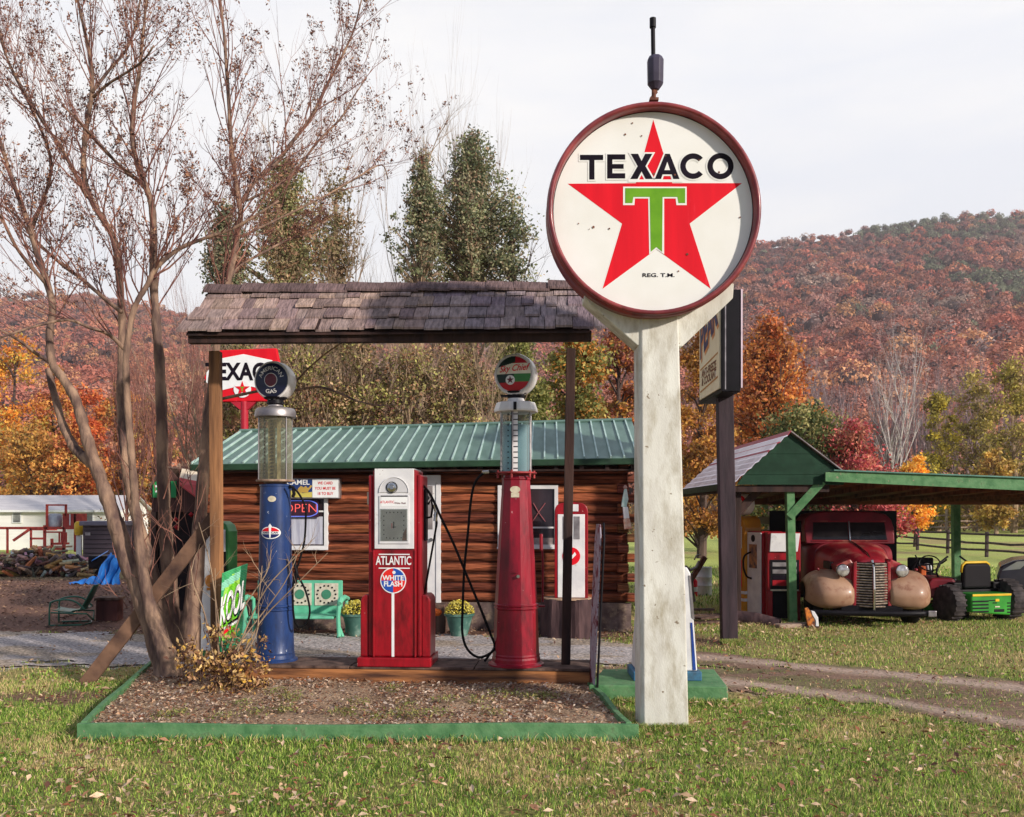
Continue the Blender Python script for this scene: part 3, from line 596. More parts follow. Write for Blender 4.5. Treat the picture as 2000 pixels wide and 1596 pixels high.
MB().tube([tq(1276, 113), tq(1275, 38)], .0175, 12).build('pipe', m_black, sf, world=True, smooth=40)
MB().tube([tq(1275, 54), tq(1275, 36)], .026, 12).build('cap', m_black, sf, world=True, smooth=40)
# ================================================================== PUMPS
m_navy = mat('navy_globe_face', lin(30, 34, 66), lin(22, 26, 52), rough=.3, coat=.2)
m_maroon = mat('maroon_globe_centre', lin(104, 24, 32), lin(84, 18, 26), rough=.3, coat=.2)
m_milk = mat('milk_glass', lin(232, 228, 226), lin(214, 208, 208), rough=.25, coat=.3)
m_art = matcol('printed_art', rough=.35, vs=14, va=.1)
m_cream = mat('cream_plate', lin(214, 204, 180), lin(188, 176, 150), sc=20, rough=.5)
def zz(py, D): return EYE + (HY - py) / F * D
def dome(Rr, y0=.088, h=.018): return lambda x, y: (x, -(y0 + h * max(0, 1 - (x * x + y * y) / Rr ** 2)), y)
def patch(name, m, parent, r0, r1, fn, lift=0, n=40, c=(0, 0), k=8):
    d = MB(); 
    def g(u, v):
        t = u * 2 * math.pi; r = r0 + (r1 - r0) * v; x, y, z_ = fn(c[0] + r * math.cos(t), c[1] + r * math.sin(t)); return (x, y - lift, z_)
    return d.grid(g, n, k, closeu=True).build(name, m, parent)
def artdisc(name, parent, Rr, colfn, fn, lift=.0005, n=70):
    st = 2 * Rr / n; g = (np.arange(n) + .5) * st - Rr; d = MB(); V = []; Fc = []; C = []
    for x in g:
        for y in g:
            if math.hypot(x, y) > Rr: continue
            k = len(V); h = st / 2
            for a, b in ((-h, -h), (h, -h), (h, h), (-h, h)):
                q = fn(x + a, y + b); V.append((q[0], q[1] - lift, q[2]))
            Fc.append([k, k + 1, k + 2, k + 3]); C.append(colfn(x / Rr, y / Rr))
    return fast(name, V, np.array(Fc), m_art, cols=np.array(C), parent=parent)
def globe(root, zc, r, yaw):
    g = MB().lathe([(0, .086), (r * .86, .080), (r * .90, .088), (r * .97, .078), (r, .05), (r, -.05), (r * .97, -.078), (r * .9, -.088), (r * .86, -.080), (0, -.086)], 48, axis='y').build('globe', m_milk, root, smooth=40)
    g.location = (0, 0, zc); g.rotation_euler = (0, 0, yaw); return g
def starpoly(r, ri, c=(0, 0), rot=90): return [(c[0] + (r if k % 2 == 0 else ri) * math.cos(R(rot + 36 * k)), c[1] + (r if k % 2 == 0 else ri) * math.sin(R(rot + 36 * k))) for k in range(10)]
def flatpoly(name, poly, m, parent, fn, lift):
    V = [fn(*p_) for p_ in poly]; V = [(a, b - lift, c) for a, b, c in V]; d = MB(); d.add(V, [tuple(range(len(V)))]); return d.build(name, m, parent)
# ---- blue visible pump
D0 = 9.35; bp = thing('gas_pump', 'dark blue visible gas pump with a navy and red globe', 'gas pump', (PX(538, D0), D0, .262), R(-3))
z0 = .262; h = lambda py: zz(py, D0) - z0
rb = lambda t: .182 - .034 * t
body = [(.222, 0), (.222, .018), (.198, .03), (.194, .06), (.19, .075), (.193, .085), (.186, .10)]
hb = h(948); zb = h(1186)
for t in np.linspace(0, 1, 4)[1:]: body.append((.186 - .012 * t, .10 + (zb - .03 - .10) * t))
body += [(.184, zb - .02), (.184, zb - .008), (.173, zb), (.173, zb + .006), (.184, zb + .014), (.184, zb + .026), (.172, zb + .034)]
for t in np.linspace(0, 1, 5)[1:]: body.append((.172 - .022 * t, zb + .034 + (hb - zb - .05) * t))
body += [(.156, hb - .01), (.156, hb + .005), (.14, hb + .012)]
MB().lathe(body, 40).build('body', m_blue, bp, smooth=35)
d = MB().lathe([(.10, hb + .01), (.12, hb + .03), (.19, hb + .035), (.195, hb + .045), (.19, hb + .055), (.1, hb + .055)], 32); d.build('ring_plate', mat('rust_cream_metal', lin(176, 150, 130), lin(120, 92, 76), sc=16, rough=.6), bp, smooth=35)
zg0, zg1 = hb + .055, h(816)
gl = MB().lathe([(.162, zg0), (.162, zg1)], 40, cap=False).build('glass_cylinder', glassmat('old_amber_glass', (.38, .36, .26), .16), bp, smooth=True)
d = MB()
for t in (35, 145, 215, 325): d.cyl((.172 * math.cos(R(t)), .172 * math.sin(R(t)), 0), .007, zg0, zg1, 8)
d.build('tie_rods', m_galv, bp, smooth=40)
d = MB().box(-.075, -.005, .0, .012, zg0, zg1 - .02).box(.035, .07, -.06, -.045, zg0, zg1)
d.build('gauge_plate', mat('tarnished_brass', lin(206, 190, 140), lin(132, 118, 84), sc=14, rough=.5, metal=.2), gl)
d = MB()
for k in range(17):
    zk = zg0 + .03 + k * (zg1 - zg0 - .06) / 16
    d.cyl((-.036, -.006, 0), .016, zk - .009, zk + .009, 8)
    d.box(-.105, -.088, -.05, -.04, zk - .009, zk + .009)
    d.box(.085, .10, -.05, -.045, zk - .004, zk + .004)
d.build('gauge_markers', m_textblack, gl)
d = MB().lathe([(.04, .002), (.09, .002), (.09, .004)], 3)
MB().lathe([(.15, zg1), (.205, zg1 + .002), (.207, zg1 + .02), (.2, zg1 + .07), (.185, zg1 + .09), (.11, zg1 + .105), (.075, zg1 + .115), (.07, zg1 + .13)], 40).build('cap', m_galv, bp, smooth=40)
zc = h(745)
MB().lathe([(.07, zg1 + .125), (.085, zg1 + .14), (.08, zc - .19), (.11, zc - .18), (.12, zc - .165)], 24).build('globe_collar', m_black, bp, smooth=40)
g = globe(bp, zc, .198, R(-8)); fn = dome(.17)
patch('face', m_navy, g, 0.0, .172, fn, .001)
patch('centre_ring', m_milk, g, .0, .07, fn, .004); patch('centre_disc', m_maroon, g, .0, .064, fn, .006)
def bend(rad, sign=1, lift=.006, f=fn):
    def q(x, y):
        th = x / rad; r = rad + sign * y; X_, Y_ = r * math.sin(th), sign * r * math.cos(th); a = f(X_, Y_); return (a[0], a[1] - lift, a[2])
    return q
text('lettering', 'AMERICAN', .056, m_milk, g, bend(.118), bold=.01, width=1.15); text('lettering', 'GAS', .056, m_milk, g, bend(.118, -1), bold=.01, width=1.15)
def oncyl(zc_, rfun):
    return lambda x, y, : (rfun * math.sin(x / rfun), -rfun * math.cos(x / rfun), zc_ + y)
zl = h(1040); rr_ = .172; oc = oncyl(zl, rr_)
badge = MB().grid(lambda u, v: (lambda x, y: oc(x, y))(.105 * v * math.cos(2 * math.pi * u), .062 * v * math.sin(2 * math.pi * u)), 40, 6, closeu=True).build('badge', m_textwhite, bp)
o2 = lambda l: (lambda x, y: (lambda a: (a[0] * (1 + l / rr_), a[1] * (1 + l / rr_), a[2]))(oc(x, y)))
def halfell(name, m, s, a=.094, b=.053, cut=.014):
    pts = [(a * math.cos(R(t)), s * b * math.sin(R(t))) for t in np.linspace(math.degrees(math.asin(cut / b)), 180 - math.degrees(math.asin(cut / b)), 16)]
    d = MB(); V = [o2(.003)(*p_) for p_ in pts] ; n_ = len(V); V += [o2(.003)(p_[0], s * cut) for p_ in pts]
    d.add(V, [(i, i + 1, n_ + i + 1, n_ + i) for i in range(n_ - 1)]); return d.build(name, m, badge)
halfell('red_half', m_textred, 1); halfell('blue_half', mat('deep_blue_enamel', lin(28, 38, 92), rough=.4), -1)
text('lettering', 'AMERICAN', .026, m_navy, badge, o2(.004), bold=.02, width=1.25)
MB().add([o2(.006)(*p_) for p_ in ((-.006, -.05), (.006, -.05), (.012, .05), (.018, .066), (0, .092), (-.016, .066), (-.012, .05))], [tuple(range(7))]).build('torch', m_textwhite, badge)
zl2 = h(975); oc2 = oncyl(zl2, .158)
MB().grid(lambda u, v: oc2(.042 * v * math.cos(2 * math.pi * u) + .012, .03 * v * math.sin(2 * math.pi * u)), 24, 3, closeu=True).build('maker_plate', m_cream, bp)
d = MB().tube([(.15, -.03, hb - .02), (.19, -.03, hb - .02), (.2, -.03, hb - .09), (.185, -.03, hb - .12)], .018, 8); d.build('outlet_pipe', m_black, bp, smooth=40)
def hose(name, pts, r, parent, m=m_rubber): return MB().tube(spline(pts, 7), r, 9).build(name, m, parent, smooth=40, world=True)
q_ = lambda px, py, D=9.2: P(px, py, D)
hose('hose', [q_(565, 948), q_(582, 962), q_(596, 990), q_(597, 1020), q_(594, 1060), q_(584, 1098), q_(577, 1118), q_(572, 1150), q_(574, 1205), q_(585, 1224), q_(600, 1215), q_(605, 1190), q_(597, 1155), q_(584, 1128), q_(577, 1112)], .0105, bp)
MB().tube([q_(572, 1085), q_(580, 1120), q_(577, 1140)], .016, 8).build('nozzle', m_black, bp, world=True)
# ---- tall red visible pump
D1 = 9.1; rp = thing('gas_pump', 'tall crimson visible gas pump with blue fuel glass and striped globe', 'gas pump', (PX(1008, D1) + .0, D1, .262), R(-4))
h = lambda py: zz(py, D1) - z0
zb, ht = h(1185), h(934)
def oct_(r, z_): return [(r, z_)]
body = [(.262, 0), (.262, .02), (.24, .03), (.24, .065), (.232, .085), (.236, .10), (.229, .115)]
for t in np.linspace(0, 1, 4)[1:]: body.append((.229 - .016 * t, .115 + (zb - .02 - .115) * t))
body += [(.223, zb - .012), (.223, zb), (.212, zb + .006), (.212, zb + .012), (.223, zb + .018), (.223, zb + .03), (.211, zb + .038)]
for t in np.linspace(0, 1, 6)[1:]: body.append((.211 - .073 * t, zb + .038 + (ht - zb - .06) * t))
body += [(.145, ht - .015), (.145, ht), (.128, ht + .006), (.125, ht + .03)]
MB().lathe(body, 10, a0=R(72)).build('body', m_red2, rp, bevel=.012, bseg=3)
MB().lathe([(.262, 0), (.275, 0.0), (.275, .014), (.262, .02)], 40).build('base_flange', m_red2, rp, smooth=35)
d = MB().lathe([(.1, ht + .028), (.17, ht + .035), (.205, ht + .045), (.205, ht + .056), (.17, ht + .062), (.1, ht + .06)], 32)
for t in range(0, 360, 60): d.cyl((.185 * math.cos(R(t + 20)), .185 * math.sin(R(t + 20)), 0), .012, ht + .0, ht + .075, 8)
d.build('ring_plate', mat('faded_red_metal', lin(170, 62, 62), lin(120, 36, 40), sc=14, rough=.6), rp, smooth=35)
zg0, zg1 = ht + .06, h(806)
gl = MB().lathe([(.150, zg0), (.150, zg1)], 40, cap=False).build('glass_cylinder', m_glass, rp, smooth=True)
MB().lathe([(.135, zg0 + .002), (.135, zg0 + (zg1 - zg0) * .78)], 32).build('blue_fuel', m_bluegas, gl, smooth=40)
d = MB()
for t in (30, 150, 210, 330, 262): d.cyl((.165 * math.cos(R(t)), .165 * math.sin(R(t)), 0), .007, zg0, zg1, 8)
d.build('tie_rods', m_galv, rp, smooth=40)
d = MB().box(-.02, .026, -.153, -.146, zg0, zg1); d.build('gauge_plate', m_milk, gl)
d = MB().box(-.036, -.020, -.156, -.146, zg0, zg1)
for k in range(11):
    zk = zg0 + .03 + k * (zg1 - zg0 - .06) / 10; d.box(-.02, .028, -.157, -.153, zk - .0045, zk + .0045); d.box(-.075, -.062, -.140, -.136, zk - .006, zk + .006)
d.build('gauge_markers', m_textblack, gl)
cp = MB().lathe([(.14, zg1 - .005), (.218, zg1), (.220, zg1 + .02), (.198, zg1 + .085), (.19, zg1 + .095), (.10, zg1 + .10), (.085, zg1 + .12), (.08, zg1 + .14)], 12, a0=R(15)).build('cap', m_milk, rp, bevel=.006)
MB().box(-.012, .018, -.222, -.19, zg1 + .005, zg1 + .082).build('cap_slot', m_black, cp)
zc = h(733)
MB().lathe([(.07, zg1 + .13), (.085, zg1 + .15), (.08, zc - .19), (.105, zc - .18), (.11, zc - .165)], 24).box(-.15, -.03, -.05, .05, zc - .212, zc - .198).build('globe_collar', m_black, rp, smooth=40)
g = globe(rp, zc, .206, R(-12)); fn = dome(.17)
cr, gr, dg, cm, bk = lin(176, 26, 40), lin(60, 124, 60), lin(26, 44, 34), lin(226, 216, 196), lin(28, 22, 24)
def chief(x, y):
    if y > .62 + .25 * x: return dg if x < .1 else cr
    if y > .60: return cr if x > -.6 else dg
    if y > .0: return cm
    if x * .35 + y < -.52 and x > -.15: return cr
    if (x > -.02 + .5 * (y + .2)): return gr if y > -.46 else cr
    return dg if y > -.5 else cr
artdisc('face', g, .172, chief, fn, .001)
text('lettering', 'Sky Chief', .088, m_textred, g, lambda x, y: (lambda a: (a[0], a[1] - .005, a[2]))(fn(x * 1.0, y + .053 + x * .06)), bold=.012, width=.86, shear=.35)
patch('emblem_disc', m_milk, g, 0, .047, fn, .004, c=(-.03, -.06)); flatpoly('emblem_star', starpoly(.040, .016, (-.03, -.06)), m_maroon, g, fn, .007)
MB().add([(x_, -.142 - .0 * z_, z_) for x_, z_ in [(.05 * math.cos(R(t)), h(957) + .034 * math.sin(R(t))) for t in range(0, 360, 20)]], [tuple(range(18))]).box(-.04, .04, -.146, -.140, h(972), h(963)).build('maker_plate', m_cream, rp)
d = MB().box(-.04, .03, -.202, -.195, h(1116) - .006, h(1116)).build('door_catch', m_red2, rp); MB().cyl((.035, 0, h(1123)), .016, -.222, -.18, 12, axis='y').build('door_lock', m_chrome, rp)
d = MB().tube([P(1057, 1046, 9.2), P(1060, 1090, 9.2), P(1060, 1176, 9.15)], .011, 8).tube([P(1057, 1043, 9.2), P(1057, 1075, 9.2)], .017, 8).tube([P(1046, 1184, 9.1), P(1063, 1184, 9.15)], .012, 8)
d.build('pump_handle', m_red2, rp, world=True, smooth=40)
hose('hose', [q_(985, 921, 9.1), q_(966, 921, 9.05), q_(945, 924, 9.0), q_(927, 945, 9.0), q_(919, 985, 9.0), q_(914, 1040, 9.0), q_(907, 1110, 9.0), q_(904, 1180, 8.98), q_(903, 1235, 8.95), q_(913, 1268, 8.95), q_(935, 1284, 8.95), q_(957, 1276, 8.97), q_(972, 1262, 9.1)], .0125, rp)
MB().tube([q_(942, 923, 9.0), q_(954, 922, 9.02)], .019, 10).build('hose_coupling', m_chrome, rp, world=True)
# ---- square red pump in the middle
D2 = 9.17; mp_ = thing('gas_pump', 'square glossy red gas pump with a white dial panel between two round pumps', 'gas pump', (PX(773, 8.95), D2, .262), R(-4))
h = lambda py: zz(py, 8.95) - z0; top = h(917); shz = h(1163)
d = MB().box(-.215, .215, -.205, .205, .09, top - .002); d.build('cabinet', m_red, mp_, bevel=.02, bseg=3)
for s in (-1, 1):
    x0_, x1_ = sorted((s * .2155, s * .262)); MB().box(x0_, x1_, -.19, .19, .09, top - .05).build('side_pilaster', m_red, mp_, bevel=.018, bseg=3)
    x0_, x1_ = sorted((s * .2625, s * .345)); MB().prism([(x0_ if s > 0 else x1_, .09), (x1_ if s > 0 else x0_, .09), (x1_ if s > 0 else x0_, shz - .06), (s * .33, shz - .02), (s * .30, shz), (x0_ if s > 0 else x1_, shz)], -.17, .17).build('shoulder', m_red, mp_, bevel=.01)
    xa, xb = sorted((s * .195, s * .214)); MB().box(xa, xb, -.218, -.204, .09, h(1075)).build('corner_bead', m_red, mp_, bevel=.006)
MB().box(-.362, .362, -.245, .245, 0, .088).build('plinth', m_red, mp_, bevel=.008)
wp = MB().box(-.193, .193, -.2245, -.2055, h(1072), top + .008).box(-.193, .193, -.205, .2, top - .0, top + .008).build('dial_panel', m_white, mp_, bevel=.006)
y_ = -.226
def rect(px0, px1, py0, py1, name, m, parent, ya, yb): return MB().box((px0 - 776) * .00497, (px1 - 776) * .00497, yb, ya, h(py1), h(py0)).build(name, m, parent)
MB().prism([((px_ - 776) * .00497, h(py_)) for px_, py_ in [(747, 1056 + 6), (747, 994 - 26), (806, 968), (806, 1062)]], -.236, -.2248).build('window_frame', m_white, wp, bevel=.003)
ar = [(.143 * math.cos(R(t)), h(962) + .148 * math.sin(R(t))) for t in np.linspace(0, 180, 20)]
MB().prism(ar, -.232, -.2248).build('arched_panel', mat('brushed_white', lin(206, 204, 204), lin(184, 182, 186), sc=4, rough=.4), wp, bevel=.004)
MB().tube([(a_, -.235, b_) for a_, b_ in ar], .004, 6).build('arch_bead', m_white, wp)
kx, kz = (772 - 776) * .00497, h(952)
kn = MB().lathe([(0, -.262), (.02, -.262), (.026, -.25), (.044, -.246), (.048, -.232), (.048, -.226)], 24, (kx, 0, kz), axis='y').build('knob', m_chrome, wp, smooth=35)
MB().lathe([(0.048, -.228), (.056, -.24), (.056, -.226)], 24, (kx, 0, kz), axis='y', cap=False).build('knob_ring', m_black, kn)
rect(751, 802, 970, 989, 'name_strip', m_textwhite, wp, -.2362, -.238)
rect(750, 803, 968, 970.5, 'strip_shadow_gap', m_black, wp, -.2362, -.2385)
text('lettering', 'ATLANTIC', .034, m_textred, wp, lambda x, y: ((763 - 776) * .00497 + x, -.2385, h(981) + y), bold=.02, width=.85, align='CENTER')
text('lettering', 'White Flash', .026, m_maroon, wp, lambda x, y: ((788 - 776) * .00497 + x, -.2386, h(983) + y), bold=.02, width=.9, align='CENTER', shear=.2)
dl = rect(751, 801, 996, 1056, 'dial', mat('grey_dial', lin(186, 180, 176), lin(160, 152, 150), sc=4, rough=.3), wp, -.2362, -.2375)
d = MB(); cxd, czd = 0, h(1026)
for k in range(20):
    t = 2 * math.pi * k / 20; rx_, rz_ = .098, .125; x_, z_ = cxd + rx_ * max(-1, min(1, 1.25 * math.cos(t))), czd + rz_ * max(-1, min(1, 1.2 * math.sin(t)))
    d.box(x_ - .0045, x_ + .0045, -.2386, -.2376, z_ - .006, z_ + .006)
d.box(-.006, .004, -.239, -.2378, czd - .03, czd + .035).box(-.02, .022, -.239, -.2378, czd - .02, czd - .014)
d.build('dial_marks', m_textblack, dl)
MB().box(-.022, -.016, -.2388, -.2378, czd - .03, czd + .02).build('red_hand', m_textred, dl)
MB().prism([(.08, h(1056)), (.125, h(1056)), (.125, h(1030)), (.09, h(1042))], -.2382, -.2377).build('dial_stain', m_rust, dl)
gp = MB().box((749 - 776) * .00497, (803 - 776) * .00497, -.2405, -.2395, h(1057), h(994)).build('dial_glass', m_glass, wp)
for py_ in (1083, 1110):
    MB().box(-.155, .15, -.2085, -.2058, h(py_) - .005, h(py_) + .005).build('white_rule', m_textwhite, mp_)
text('lettering', 'ATLANTIC', .118, m_textwhite, mp_, lambda x, y: (x * .62 - .008, -.2075, h(1096) + y), bold=.018, width=1.0)
lz, lx = h(1134), -.012
fnl = lambda x, y: (lx + x, -.2062, lz + y)
MB().cyl((lx, 0, lz), .127, -.2105, -.2058, 44, axis='y').build('logo_disc', m_textwhite, mp_)
fl = lambda x, y: (lx + x, -.211, lz + y)
artdisc('logo_quarters', mp_, .117, lambda x, y: (lin(36, 82, 170) if (x > 0) == (y > 0) else lin(222, 44, 38)), fl, .0002)
text('lettering', 'WHITE', .068, m_textwhite, mp_, lambda x, y: (lx + x, -.2125, lz + .022 + y), bold=.03, width=.98); text('lettering', 'FLASH', .068, m_textwhite, mp_, lambda x, y: (lx + x, -.2125, lz - .036 + y), bold=.03, width=.98)
MB().cyl((lx + .008, 0, lz + .078), .016, -.2135, -.2115, 16, axis='y').build('logo_dot', m_textwhite, mp_)
MB().box(lx - .016, lx + .010, -.2085, -.2058, .095, lz - .12).build('white_stripe', m_textwhite, mp_)
MB().box(-.31, -.285, -.03, .03, h(985), h(960)).build('side_bracket', m_cream, mp_)
d = MB().box(.263, .285, -.06, .06, h(1057), h(955)).tube([(.27, 0, h(1012)), (.33, -.02, h(1010)), (.345, -.02, h(990)), (.33, -.02, h(975)), (.30, -.02, h(985))], .012, 8)
d.build('nozzle_boot', m_black, mp_)
hose('hose', [q_(826, 948, 9.1), q_(838, 962, 9.05), q_(850, 985, 9.0), q_(861, 1010, 9.0), q_(885, 1060, 9.0), q_(910, 1120, 9.0), q_(935, 1180, 9.0), q_(958, 1238, 9.02), q_(966, 1262, 9.05), q_(955, 1280, 9.0), q_(946, 1292, 8.98)], .0125, mp_)
hose('nozzle_hose', [q_(848, 1005, 9.1), q_(853, 1020, 9.08), q_(850, 1040, 9.08), q_(843, 1080, 9.08), q_(834, 1130, 9.1), q_(829, 1160, 9.15)], .0105, mp_)
MB().tube([q_(849, 985, 9.08), q_(852, 1000, 9.08), q_(850, 1018, 9.08)], .02, 10).build('nozzle', m_chrome, mp_, world=True)

# ---- rusty metal sign, seen nearly edge on, by the right post
rs = thing('leaning_metal_sign', 'peeling rusty sheet metal sign seen edge on right of the dark post', 'sign', (.77, 8.55, .05))
m_peel = mat('peeling_sign_paint', lin(188, 180, 190), lin(150, 138, 150), sc=5, rough=.6, dirt=lin(112, 40, 54), dsc=5, dlo=.5, dhi=.56, bump=.3)
def edge(t):   # outline: pole-like foot, broad body
    return [(0, .0), (.0, .5), (-.0, .9), (.02, 1.5), (.10, 1.6), (.34, 1.6), (.42, 1.45), (.42, .45), (.36, .3), (.36, .0)]
d = MB().prism([(y__, z__) for y__, z__ in edge(0)], -.006, .006, ax='x')
o = d.build('panel', m_peel, rs, bevel=.003); o.rotation_euler = (0, R(2.6), R(2.2)); o.location = (-.01, 0, 0)
d = MB().tube([(0.016, -.012, .0), (.055, -.012, .85), (.085, .0, 1.46), (.09, .1, 1.61)], .011, 8); d.build('rolled_edge', m_black, rs)
# ---- green drink sign
ks = thing('drink_sign', 'curved bright green metal sign reading KOOL behind the dry bush', 'sign', (PX(455, 9.0), 9.0, .1), 0)
m_kool = matcol('lime_green_enamel', rough=.3, vs=3, va=.05)
tl, tr, bl, br_ = (434, 1120), (484, 1101), (426, 1276), (470, 1262)
def kpos(u, v, off=0):
    px = (tl[0] * (1 - u) + tr[0] * u) * v + (bl[0] * (1 - u) + br_[0] * u) * (1 - v); py = (tl[1] * (1 - u) + tr[1] * u) * v + (bl[1] * (1 - u) + br_[1] * u) * (1 - v)
    return P(px, py, 8.93 + .10 * math.cos((u - .3) * 2.2) * -1 + .22 * u - off)
V = []; Fc = []; C = []; nu, nv = 30, 50
for i in range(nu):
    for j in range(nv):
        k = len(V); u0, u1, v0, v1 = i / nu, (i + 1) / nu, j / nv, (j + 1) / nv
        V += [kpos(u0, v0), kpos(u1, v0), kpos(u1, v1), kpos(u0, v1)]; Fc.append([k, k + 1, k + 2, k + 3]); u, v = (u0 + u1) / 2, (v0 + v1) / 2
        e = math.hypot((u - .5) / .5, (v - .42) / .52)
        c = lin(120, 214, 40) if e < 1 else lin(70, 176, 110)
        if .78 < e < 1: c = lin(170, 232, 90)
        if abs(v - .83 - .1 * u) < .05 and u < .9: c = lin(150, 224, 190)
        if v < .14: c = lin(40, 130, 90)
        if u > .72: c = tuple(x * .55 for x in lin(50, 150, 100))  # right flank darkened: the shaded side of the curve put into the colour
        C.append(c)
o = fast('panel', V, np.array(Fc), m_kool, cols=np.array(C), parent=ks, world=True, smooth=False); o.modifiers.new('t', 'SOLIDIFY').thickness = .015
w2l = lambda q: tuple(np.array(q) - np.array([PX(455, 9.0), 9.0, .1]))
text('lettering', 'KOOL', .30, m_textwhite, ks, lambda x, y: w2l(kpos(.50 + x / .52, .56 + y / .62 + x * .25, .008)), bold=.03, width=.62)
text('letter_shadow', 'KOOL', .30, m_black, ks, lambda x, y: w2l(kpos(.50 + x / .52, .54 + y / .62 + x * .25, .004)), bold=.05, width=.62)
for nm, m_, v0_, v1_, u0_, u1_ in (('red_bar', m_textred, .20, .25, .12, .5), ('white_bar', m_textwhite, .26, .30, .1, .8), ('black_bar', m_black, .305, .34, .35, .9)):
    MB().grid(lambda u, v: kpos(u0_ + (u1_ - u0_) * u, v0_ + (v1_ - v0_) * v + u * .05, .006), 10, 1).build(nm, m_, ks, world=True)
# ---- white and green machine behind the left post
vm = thing('drink_machine', 'white fronted machine with rounded green casing behind the left post', 'vending machine', (PX(420, 10.9), 10.95, 0), R(-20))
zt = zz(1018, 10.9)
prof = [(-.22, .05), (.185, .05), (.185, zt - .12), (.15, zt - .04), (.08, zt), (-.12, zt), (-.2, zt - .04), (-.22, zt - .12)]
MB().prism(prof, -.02, .16).build('casing', mat('green_casing', lin(64, 140, 70), lin(44, 112, 56), sc=4, rough=.35, coat=.2), vm, bevel=.015)
MB().box(-.215, .15, -.045, -.02, .12, zt - .10).build('front_panel', m_white, vm, bevel=.008)
MB().cyl((-.05, 0, .95), .075, -.052, -.044, 20, axis='y').box(-.1, .02, -.052, -.045, .84, .87).build('orange_emblem', mat('orange_emblem', lin(206, 130, 50), rough=.5), vm)
MB().box(.1, .17, -.05, -.044, 1.0, 1.3).build('coin_slot', m_black, vm)
MB().box(-.26, .26, -.06, .26, 0, .05).build('foot', m_white, vm)
# ---- white pump on a green slab behind the concrete pole
gs = thing('green_slab', 'green painted concrete slab under the white pump', 'slab', (PX(1293, 8.9), 9.0, 0))
sl_ = [(PX(1150, 8.55), 8.55), (PX(1422, 8.45), 8.45), (PX(1400, 9.3), 9.42), (PX(1180, 9.3), 9.42)]
MB().prism(sl_, -.02, .16, ax='z').build('slab_body', m_green, gs, world=True, bevel=.012)
wpump = thing('gas_pump', 'white gas pump on blue base hidden behind the concrete pole', 'gas pump', (PX(1297, 8.95), 8.98, .16))
s9 = 8.95 / F
MB().prism([(-.29, .09), (.29, .09), (.225, zz(1118, 8.95) - .16), (.19, zz(1112, 8.95) - .13), (-.19, zz(1112, 8.95) - .13), (-.225, zz(1118, 8.95) - .16)], -.2, .2).build('cabinet', m_white, wpump, bevel=.012)
MB().box(-.325, .325, -.24, .24, 0, .088).build('plinth', mat('blue_plinth', lin(62, 122, 156), lin(48, 96, 132), sc=6, rough=.6, dirt=lin(60, 70, 80)), wpump, bevel=.01)
for s in (-1, 1):
    MB().prism([(s * .245, .1), (s * .275, .1), (s * .24, .55), (s * .222, .55)], -.206, -.2005).build('side_slot', m_textblue if s > 0 else m_black, wpump)
    MB().prism([(s * .235, .60), (s * .262, .58), (s * .222, 1.0), (s * .205, 1.0)], -.207, -.2005).build('trim_strip', m_galv, wpump)
# ================================================================== LOG CABIN
def raylocal(root, px, py, v):
    """where the sight line through a photo pixel meets the root's local plane y = v, in local coordinates"""
    Mi = rootmat(root).inverted(); o_ = Mi @ Vector((0, 0, EYE)); d_ = Mi.to_3x3() @ Vector(((px - CX) / F, 1, (HY - py) / F)); t = (v - o_.y) / d_.y; q = o_ + d_ * t; return q.x, q.z
cb = thing('log_cabin', 'small brown log cabin with green ribbed metal roof', 'cabin', (-1.49, 13.85, 0), R(-2.2))
U0, U1 = raylocal(cb, 388, 1100, 0)[0], raylocal(cb, 1226, 1100, 0)[0]
m_log = matcol('oiled_log', rough=.6, vs=7, va=.8, bump=1, bsc=12, spec=.15, dist=.04, st=(.35, 1, 5))
lh = .147; zL0 = .43; nlog = 14; nxs = int((U1 - U0) / .06)
V = []; Cc = []; rows = []
segs = [0, .12, .3, .5, .7, .88, 1.0]
rngl = random.Random(3)
lc = []
for k in range(nlog): lc.append(([rngl.uniform(0, 9) for _ in range(3)], rngl.choice([(148, 82, 54), (128, 68, 46), (160, 94, 60), (114, 60, 44), (140, 78, 52)]), rngl.uniform(.7, 1.1)))
for k in range(nlog):
    ph, cl, br = lc[k]
    for t in segs[:-1] if k < nlog - 1 else segs:
        row = []
        for i in range(nxs + 1):
            u = U0 + (U1 - U0) * i / nxs; wob = .014 * math.sin(u * 1.1 + ph[0]) + .007 * math.sin(u * 2.9 + ph[1]) + .003 * math.sin(u * 7 + ph[2])
            b = .062 * math.sqrt(max(0, 1 - (2 * t - 1) ** 2)) * (1 + .10 * math.sin(u * 1.7 + ph[1]))
            row.append((u, -b, zL0 + lh * (k + t) + wob * (1 if .01 < t < .99 else .6)))
        rows.append(row)
V = [p_ for r in rows for p_ in r]; nx = nxs + 1; i = np.arange(nxs)[None, :] + nx * np.arange(len(rows) - 1)[:, None]
Fc = np.stack([i, i + 1, i + nx + 1, i + nx], -1).reshape(-1, 4); cols = []
for r_ in range(len(rows) - 1):
    k = min(r_ // (len(segs) - 1), nlog - 1); t = r_ % (len(segs) - 1)
    for j in range(nxs):
        u = U0 + (U1 - U0) * j / nxs; c = np.array(lin(*lc[k][1])) * lc[k][2] * (.7 + .6 * float(fbm(u, k * 9.1, 1.3, 91)))
        if t in (0, len(segs) - 2): c = c * np.array([.35, .30, .32])
        cols.append(c)
fast('log_wall', V, Fc, m_log, cols=cols, parent=cb, smooth=True)
Z1 = zL0 + lh * nlog
MB().box(U0 + .03, U1 - .03, .015, 4.0, .05, Z1 + .1).build('inner_walls', mat('log_side', lin(112, 62, 40), lin(84, 44, 30), sc=4, st=(.4, .4, 6), rough=.7, bump=.4), cb)
